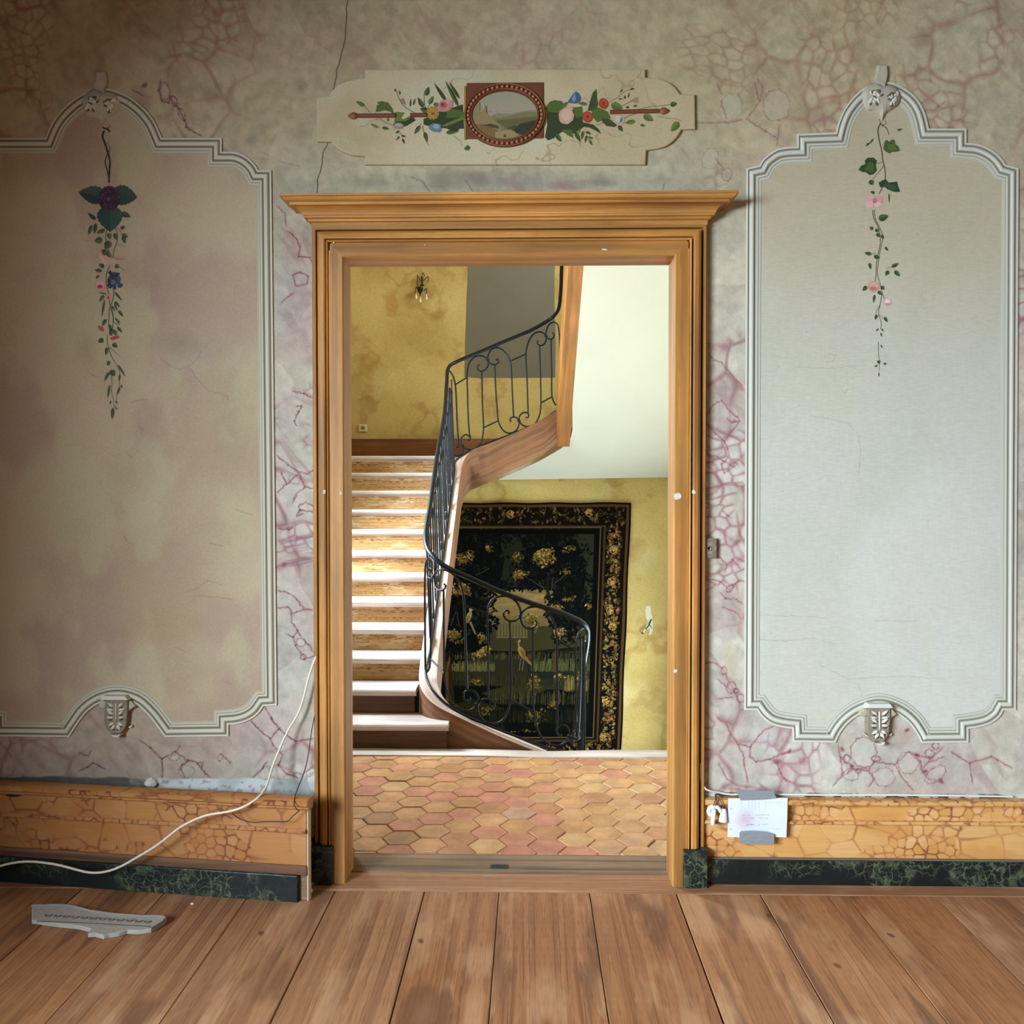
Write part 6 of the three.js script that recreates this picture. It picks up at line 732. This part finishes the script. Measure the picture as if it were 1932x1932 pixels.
// ---------------------------------------------------------------- tapestry
{
  const X0 = 740, X1 = 1192, Y0 = 946, Y1 = 1446, K = 3, cv = document.createElement('canvas'); cv.width = (X1 - X0) * K; cv.height = (Y1 - Y0) * K; const c = cv.getContext('2d'), R = rng(909);
  c.scale(K, K); c.translate(-X0, -Y0);
  const poly = (col, pts) => { c.fillStyle = col; c.beginPath(); pts.forEach(([x, y], i) => (i ? c.lineTo(x, y) : c.moveTo(x, y))); c.closePath(); c.fill(); }, el = (col, x, y, rx, ry, a = 0) => { c.fillStyle = col; c.beginPath(); c.ellipse(x, y, rx, ry, a, 0, 7); c.fill(); };
  const leaves = (x, y, r, n, cols, size = 3, sq = 0.8) => { for (let i = 0; i < n; i++) { const a = R() * 6.283, q = Math.sqrt(R()) * r; el(cols[Math.floor(R() * cols.length)], x + Math.cos(a) * q, y + Math.sin(a) * q * sq, size * (0.5 + R() * 0.7), size * (0.25 + 0.3 * R()), R() * 3.14); } };
  const grass = (x0, x1, y, h, n, cols) => { for (let i = 0; i < n; i++) { const x = lerp(x0, x1, R()), hh = h * (0.5 + 0.6 * R()); c.strokeStyle = cols[Math.floor(R() * cols.length)]; c.lineWidth = 0.5 + 0.7 * R(); c.beginPath(); c.moveTo(x, y + 4 * R()); c.quadraticCurveTo(x + 1, y - hh * 0.5, x + 4 * (R() - 0.5), y - hh); c.stroke(); } };
  c.fillStyle = '#120e0a'; c.fillRect(X0, Y0, X1 - X0, Y1 - Y0);
  const B0 = 770, B1 = 1145, T0 = 994, T1 = 1394;
  poly('#0c0d0b', [[B0, T0], [B1, T0], [B1, T1], [B0, T1]]);
  // sky and far ground
  poly('#222317', [[940, 1003], [1000, 1003], [985, 1100], [950, 1090], [955, 1050]]); poly('#2a2b1c', [[1085, 1002], [1130, 1002], [1130, 1130], [1108, 1125], [1112, 1060]]); poly('#695734', [[930, 1110], [1050, 1106], [1050, 1180], [920, 1180]]); poly('#7b663d', [[925, 1118], [980, 1108], [1040, 1128], [1040, 1160], [930, 1160]]);
  for (let i = 0; i < 60; i++) el(`rgba(${130 + 40 * R()},${108 + 30 * R()},${66 + 20 * R()},.3)`, 925 + R() * 120, 1108 + R() * 40, 6 + 10 * R(), 1.5 + 2 * R());
  poly('#34321e', [[930, 1178], [1120, 1180], [1130, 1230], [930, 1226]]); poly('#5e5434', [[942, 1172], [1002, 1168], [1002, 1202], [942, 1202]]); c.strokeStyle = '#2c2716'; c.lineWidth = 1; for (let x = 944; x < 1003; x += 6) { c.beginPath(); c.moveTo(x, 1176); c.lineTo(x, 1200); c.stroke(); } poly('#74592f', [[960, 1160], [966, 1152], [972, 1160], [972, 1172], [960, 1172]]);
  poly('#15140c', [[880, 1238], [1130, 1216], [1130, 1226], [960, 1232], [900, 1246]]); poly('#28271a', [[845, 1255], [930, 1232], [1010, 1238], [1080, 1260], [1130, 1262], [1130, 1300], [845, 1300]]); poly('#1b2018', [[1000, 1240], [1070, 1240], [1110, 1290], [1010, 1290]]); poly('#0c0e0b', [[850, 1280], [940, 1290], [1060, 1320], [1130, 1300], [1130, 1394], [850, 1394]]); poly('#2e2c17', [[915, 1306], [970, 1290], [1040, 1300], [1010, 1316], [940, 1320]]); poly('#23210f', [[850, 1330], [900, 1318], [960, 1336], [900, 1350]]);
  grass(845, 1130, 1240, 12, 300, ['#3c3820', '#4e4726', '#23241a']); grass(845, 1130, 1290, 18, 420, ['#1c1d14', '#39331c', '#2a2818']); grass(850, 1130, 1360, 24, 360, ['#14150f', '#241f12', '#1b1d14']); grass(845, 940, 1262, 16, 220, ['#5d5630', '#3e4024', '#6f6336']); grass(1010, 1130, 1262, 20, 260, ['#4a4a2a', '#66592f', '#30381f']); grass(930, 1130, 1325, 22, 300, ['#2c2c18', '#4a4224', '#171a10']); grass(850, 960, 1390, 26, 120, ['#2a2614', '#1c2418']); grass(1075, 1130, 1300, 26, 90, ['#7a6636', '#4c4422']);
  // dark tree masses of leaf strokes, then the lit sprays in ochre silk
  const leafShape = (x, y, a, l, col) => { c.fillStyle = col; c.save(); c.translate(x, y); c.rotate(a); c.beginPath(); c.moveTo(0, 0); c.bezierCurveTo(l * 0.3, -l * 0.38, l * 0.7, -l * 0.3, l, 0); c.bezierCurveTo(l * 0.7, l * 0.3, l * 0.3, l * 0.38, 0, 0); c.fill(); c.restore(); };
  for (const [x, y, rx, ry] of [[900, 1030, 70, 46], [850, 1090, 60, 60], [880, 1150, 46, 40], [846, 1210, 44, 44], [1052, 1046, 66, 48], [1088, 1100, 40, 40], [1004, 1078, 40, 34], [1096, 1155, 34, 30], [918, 1176, 24, 22], [1062, 1128, 30, 24], [1076, 1196, 28, 20], [930, 1010, 34, 16], [952, 1102, 36, 11], [1016, 1102, 44, 9], [930, 1140, 12, 34], [1060, 1160, 22, 26], [1020, 1008, 60, 18]]) for (let i = 0; i < rx * 4.2; i++) { const a = R() * 6.283, q = Math.sqrt(R()), px = x + Math.cos(a) * q * rx, py = y + Math.sin(a) * q * ry; leafShape(px, py, R() * 6.283, 5 + 6 * R(), q > 0.8 && R() < 0.4 ? '#20231a' : ['#090b0b', '#0b0e0d', '#0f1210', '#0a0c0f', '#14160f'][Math.floor(R() * 5)]); }
  c.strokeStyle = '#1b1a14'; c.lineWidth = 5; c.beginPath(); c.moveTo(1040, 1080); c.quadraticCurveTo(1034, 1108, 1046, 1132); c.stroke(); c.strokeStyle = '#4a4332'; c.lineWidth = 1.1; for (const q of [[1034, 1106, 1006, 1090], [1052, 1098, 1074, 1080], [1047, 1122, 1049, 1086], [900, 1082, 926, 1070], [854, 1180, 864, 1150], [872, 1180, 866, 1152], [1036, 1112, 1022, 1094]]) { c.beginPath(); c.moveTo(q[0], q[1]); c.quadraticCurveTo((q[0] + q[2]) / 2 - 3, (q[1] + q[3]) / 2 + 4, q[2], q[3]); c.stroke(); }
  poly('#5a3e1d', [[845, 1260], [852, 1232], [858, 1290], [856, 1400], [846, 1400]]); poly('#2e1f10', [[850, 1260], [854, 1244], [864, 1330], [866, 1400], [852, 1400]]); poly('#473519', [[1056, 1225], [1063, 1228], [1061, 1268], [1054, 1266]]);
  const spray = (x, y, rx, ry, n, up) => { const sub = []; for (let k = 0; k < 5; k++) sub.push([x + (R() - 0.5) * rx * 1.5, y + (R() - 0.5) * ry * 1.4, 0.45 + 0.4 * R()]); for (const [dark, cnt] of [[1, 0.5], [0, 1]]) for (let i = 0; i < n * cnt; i++) { const q = sub[Math.floor(R() * 5)], a = R() * 6.283, d = Math.sqrt(R()), px = q[0] + Math.cos(a) * d * rx * q[2], py = q[1] + Math.sin(a) * d * ry * q[2], hi = (y - py) / ry * 0.5 + 0.5; leafShape(px, py, -0.6 + 2.8 * R(), 3 + 3.6 * R(), dark ? ['#2c2912', '#3a3216'][i % 2] : R() < hi * up ? ['#93753a', '#a5874a', '#82662f'][i % 3] : ['#5e4a22', '#453a1b', '#6b5327'][i % 3]); } };
  for (const [x, y, rx, ry, n, u] of [[1026, 1050, 22, 17, 150, 0.9], [1036, 1040, 12, 10, 70, 1], [876, 1047, 17, 12, 90, 0.6], [986, 1082, 13, 11, 60, 0.5], [978, 1046, 11, 9, 34, 0.4], [922, 1031, 9, 5, 16, 0.3], [1078, 1034, 12, 6, 20, 0.4], [1070, 1074, 12, 6, 20, 0.35], [874, 1106, 20, 13, 110, 0.8], [858, 1190, 19, 14, 120, 0.8], [916, 1228, 15, 14, 100, 0.8], [914, 1200, 8, 10, 36, 0.6], [1008, 1160, 11, 12, 80, 0.9], [1016, 1180, 8, 9, 40, 0.7], [1062, 1190, 9, 10, 60, 0.8], [1052, 1146, 15, 8, 40, 0.6], [930, 1150, 8, 5, 18, 0.4], [1080, 1126, 12, 5, 22, 0.3], [1118, 1140, 6, 5, 16, 0.5], [908, 1286, 12, 7, 22, 0.3], [1066, 1276, 9, 7, 26, 0.5], [1022, 1288, 18, 16, 60, 0.35], [920, 1338, 14, 8, 26, 0.25], [1024, 1350, 18, 14, 40, 0.25], [1052, 1326, 12, 8, 24, 0.2], [1000, 1384, 34, 8, 50, 0.25], [1108, 1270, 12, 16, 34, 0.4]]) spray(x, y, rx, ry, n, u);
  // birds
  el('#8a7c54', 888, 1162, 5, 12, 0.35); el('#6c5c38', 886, 1166, 3, 8, 0.35); el('#9a8a60', 892, 1147, 3.6, 4.4); poly('#5a4a2a', [[895, 1146], [899, 1149], [895, 1150]]); poly('#7a6a44', [[889, 1172], [893, 1170], [904, 1196], [900, 1194]]);
  el('#8a6a3c', 992, 1229, 6, 13, -0.5); el('#6b4c28', 995, 1232, 3.4, 10, -0.5); c.strokeStyle = '#94744a'; c.lineWidth = 2.6; c.beginPath(); c.moveTo(988, 1220); c.quadraticCurveTo(983, 1213, 987, 1208); c.stroke(); el('#9a7a4e', 987, 1207, 2.6, 2.2); poly('#6a5430', [[984, 1207], [979, 1209], [985, 1209]]); poly('#7a5c32', [[996, 1240], [1001, 1236], [1014, 1254], [1006, 1251]]); c.strokeStyle = '#8a7a58'; c.lineWidth = 0.8; for (const x of [990, 996]) { c.beginPath(); c.moveTo(x, 1241); c.lineTo(x - 2, 1264); c.stroke(); }
  // frames
  c.lineWidth = 4; c.strokeStyle = '#3e2d18'; c.strokeRect(B0 - 3, T0 - 3, B1 - B0 - 6 + 8, T1 - T0 + 6); c.lineWidth = 2.2; c.strokeStyle = '#5e4728'; c.strokeRect(B0 - 1, T0 - 1, B1 - B0 - 8, T1 - T0 - 2); c.lineWidth = 9; c.strokeStyle = '#0a0a0a'; c.strokeRect(B0 + 6, T0 + 7, B1 - B0 - 22, T1 - T0 - 16);
  // flowered border
  const flowers = (x0, y0, x1, y1, n, dim) => { for (let i = 0; i < n; i++) { const x = lerp(x0, x1, R()), y = lerp(y0, y1, R()), s = 1.2 + 2.6 * R(); const k = ['#6e5228', '#8a6a34', '#4a3a1c', '#7c4a2c', '#3e4222', '#96794a'][Math.floor(R() * 6)]; c.globalAlpha = dim; el(k, x, y, s, s * 0.6, R() * 3); if (R() < 0.25) { c.strokeStyle = k; c.lineWidth = 0.9; c.beginPath(); c.arc(x, y, 2 + 4 * R(), R() * 6, R() * 6 + 3.5); c.stroke(); } } c.globalAlpha = 1; };
  flowers(1150, 985, 1176, 1400, 520, 0.85); flowers(760, 955, 1180, 985, 260, 0.55); flowers(760, 1402, 1180, 1436, 360, 0.75); flowers(748, 985, 766, 1400, 200, 0.7); for (const [x, y] of [[1162, 1035], [1160, 1095], [1160, 1150], [1114, 965], [965, 968], [1166, 1180], [1158, 1320], [1156, 1390], [1120, 1412]]) { c.strokeStyle = '#a4834a'; c.lineWidth = 1.2; c.beginPath(); c.arc(x, y, 7, 0.4, 5.6); c.stroke(); leaves(x, y, 6, 16, ['#9a7a3c', '#b08d50', '#7a5c2a'], 3); }
  c.lineWidth = 5; c.strokeStyle = '#4b341c'; c.strokeRect(X0 + 4, Y0 + 6, X1 - X0 - 10, Y1 - Y0 - 12); c.lineWidth = 4; c.strokeStyle = '#0b0908'; c.strokeRect(X0 + 1, Y0 + 1, X1 - X0 - 2, Y1 - Y0 - 2);
  for (let i = 0; i < 24000; i++) { c.fillStyle = R() < 0.5 ? 'rgba(0,0,0,.10)' : 'rgba(150,120,70,.05)'; c.fillRect(X0 + R() * (X1 - X0), Y0 + R() * (Y1 - Y0), 0.5, 1.6); }
  const D = 8.875, q = [[740, 949], [1191, 948], [1171, 1446], [740, 1446]].map(([x, y]) => atD(x, y, D)), t = thing('tapestry', 'large dark woven tapestry of trees and birds hanging on the ochre wall', 'tapestry', q[0].clone().lerp(q[1], 0.5).toArray());
  const N = 24, pos = [], uv = [], idx = []; for (const back of [0, -0.012]) for (let j = 0; j <= N; j++) for (let i = 0; i <= N; i++) { const u = i / N, v = j / N, p = q[0].clone().lerp(q[1], u).lerp(q[3].clone().lerp(q[2], u), v), wv = 0.004 * Math.sin(u * 21 + v * 2) * v; pos.push(p.x - t.position.x + 0.004 * Math.sin(v * 17) * (i === N ? 1 : 0), p.y - t.position.y + (j === 0 ? 0.004 * Math.sin(u * 30) : 0), p.z - t.position.z + wv + back); uv.push(u, 1 - v); }
  const T = (N + 1) ** 2, at = (i, j) => j * (N + 1) + i; for (let j = 0; j < N; j++) for (let i = 0; i < N; i++) { const k = at(i, j); idx.push(k, k + N + 1, k + N + 2, k, k + N + 2, k + 1, T + k, T + k + N + 2, T + k + N + 1, T + k, T + k + 1, T + k + N + 2); } for (let i = 0; i < N; i++) for (const [a, b] of [[at(i, 0), at(i + 1, 0)], [at(N, i), at(N, i + 1)], [at(0, i + 1), at(0, i)], [at(i + 1, N), at(i, N)]]) idx.push(a, b, T + b, a, T + b, T + a);
  const g = new THREE.BufferGeometry(); g.setAttribute('position', new THREE.Float32BufferAttribute(pos, 3)); g.setAttribute('uv', new THREE.Float32BufferAttribute(uv, 2)); g.setIndex(idx); g.computeVertexNormals(); part('woven_cloth', g, new THREE.MeshPhysicalMaterial({ map: finish(new THREE.CanvasTexture(cv), true), roughness: 1, specularIntensity: 0.05, side: THREE.DoubleSide }), t);
}
// ---------------------------------------------------------------- sconce, socket, stray wire in the hall
{
  const C = (x, y, z = 0) => { const p = atZ(760 + x * 0.0414, 500 + y * 0.0414, HZ + 0.03 + z); return p; }, o = C(870, 900, -0.03), t = thing('wall_sconce', 'old bronze wall sconce with three candle bulbs high on the ochre wall', 'wall lamp', o.toArray()), br = std({ color: rgb(58, 40, 20), roughness: 0.5, metalness: 0.6 }), dk = std({ color: rgb(22, 14, 12), roughness: 0.45, metalness: 0.4 }), bulb = std({ color: rgb(226, 208, 160), roughness: 0.3 }), L = (v) => v.sub(o);
  const bp = new THREE.Shape(); bp.ellipse(0, 0, 0.018, 0.06, 0, 6.2832); part('back_plate', new THREE.ExtrudeGeometry(bp, { depth: 0.006, bevelEnabled: true, bevelSize: 0.002, bevelThickness: 0.002 }), br, t).position.z = 0.002;
  const st = new THREE.LatheGeometry([[0.006, 0.06], [0.016, 0.058], [0.011, 0.03], [0.010, 0], [0.014, -0.02], [0.024, -0.03], [0.006, -0.034]].map((p) => new THREE.Vector2(...p)), 14); part('stem', st, br, t).position.copy(L(C(880, 810)));
  const bw = new THREE.LatheGeometry([[0, -0.068], [0.005, -0.06], [0.012, -0.048], [0.026, -0.025], [0.031, -0.006], [0.031, 0.004], [0.026, 0.012], [0.0, 0.012]].map((p) => new THREE.Vector2(...p)), 18); part('bowl', bw, dk, t).position.copy(L(C(790, 1070, 0.03)));
  for (const q of [[[700, 950], [655, 880], [650, 700], [660, 560], [672, 440], [700, 530], [760, 640], [820, 730]], [[940, 720], [1020, 640], [1090, 560], [1140, 525], [1165, 570], [1150, 680], [1135, 800]], [[850, 620], [870, 500], [930, 350], [975, 440], [985, 520]]]) part('scroll_arm', tube(q.map(([x, y]) => L(C(x, y, 0.01))), 0.004, 6), br, t);
  for (const [arm, bx, by] of [[[[680, 1040], [630, 1000], [595, 1060], [575, 1180], [560, 1290]], 605, 1290], [[[790, 1340], [790, 1400], [795, 1440]], 800, 1450], [[[930, 1190], [985, 1170], [1030, 1085], [1070, 1080], [1085, 1180], [1078, 1300]], 1070, 1330]]) { part('bulb_arm', tube(arm.map(([x, y]) => L(C(x, y, 0.04))), 0.0045, 6), br, t); const g = new THREE.LatheGeometry([[0.004, 0], [0.0055, -0.012], [0.008, -0.026], [0.013, -0.04], [0.0125, -0.05], [0.007, -0.058], [0, -0.06]].map((p) => new THREE.Vector2(...p)), 14); part('bulb', g, bulb, t).position.copy(L(C(bx, by, 0.04))); }
}
{
  const o = atZ(685, 807.5, HZ), t = thing('power_socket', 'square power socket low on the ochre wall at the stair head', 'socket', o.toArray()), m = std({ color: rgb(212, 198, 146), roughness: 0.5 });
  part('cover_plate', new RoundedBoxGeometry(0.088, 0.075, 0.014, 2, 0.004), m, t).position.z = 0.007; part('socket_rim', new THREE.TorusGeometry(0.019, 0.003, 8, 24), std({ color: rgb(150, 132, 84) }), t).position.z = 0.0145; const c = new THREE.CircleGeometry(0.018, 24); part('socket_well', c, std({ color: rgb(120, 104, 62) }), t).position.z = 0.0145; const p = new THREE.CylinderGeometry(0.0035, 0.0035, 0.014, 10); p.rotateX(Math.PI / 2); part('earth_pin', p, std({ color: rgb(216, 206, 160), metalness: 0.3 }), t).position.set(0.002, 0.006, 0.016);
}
{
  const C = (x, y, z) => atZ(1180 + x * 0.0621, 1120 + y * 0.0621, HZ + z), o = C(700, 1000, 0.004), t = thing('wire_stub', 'black wire stub with a connector poking from the bared plaster right of the tapestry', 'wire', o.toArray()), bk = std({ color: rgb(26, 24, 24), roughness: 0.6 });
  part('wire', tube([[800, 780, 0.006], [760, 850, 0.012], [725, 940, 0.02], [670, 1020, 0.03], [600, 1075, 0.035]].map(([x, y, z]) => C(x, y, z).sub(o)), 0.006, 7), bk, t); part('wire', tube([[730, 950, 0.018], [770, 1010, 0.014], [815, 1070, 0.006]].map(([x, y, z]) => C(x, y, z).sub(o)), 0.003, 6), bk, t);
  part('connector', capsuleLine(C(600, 1075, 0.035).sub(o), C(530, 1190, 0.04).sub(o), 0.008, 10), std({ color: rgb(216, 200, 160), roughness: 0.5 }), t); part('connector_tip', capsuleLine(C(530, 1180, 0.04).sub(o), C(500, 1220, 0.042).sub(o), 0.0105, 6), std({ color: rgb(96, 66, 24), metalness: 0.5, roughness: 0.5 }), t);
}
scene.traverse((o) => { if (o.isMesh) o.castShadow = o.receiveShadow = true; });
renderer.render(scene, camera);
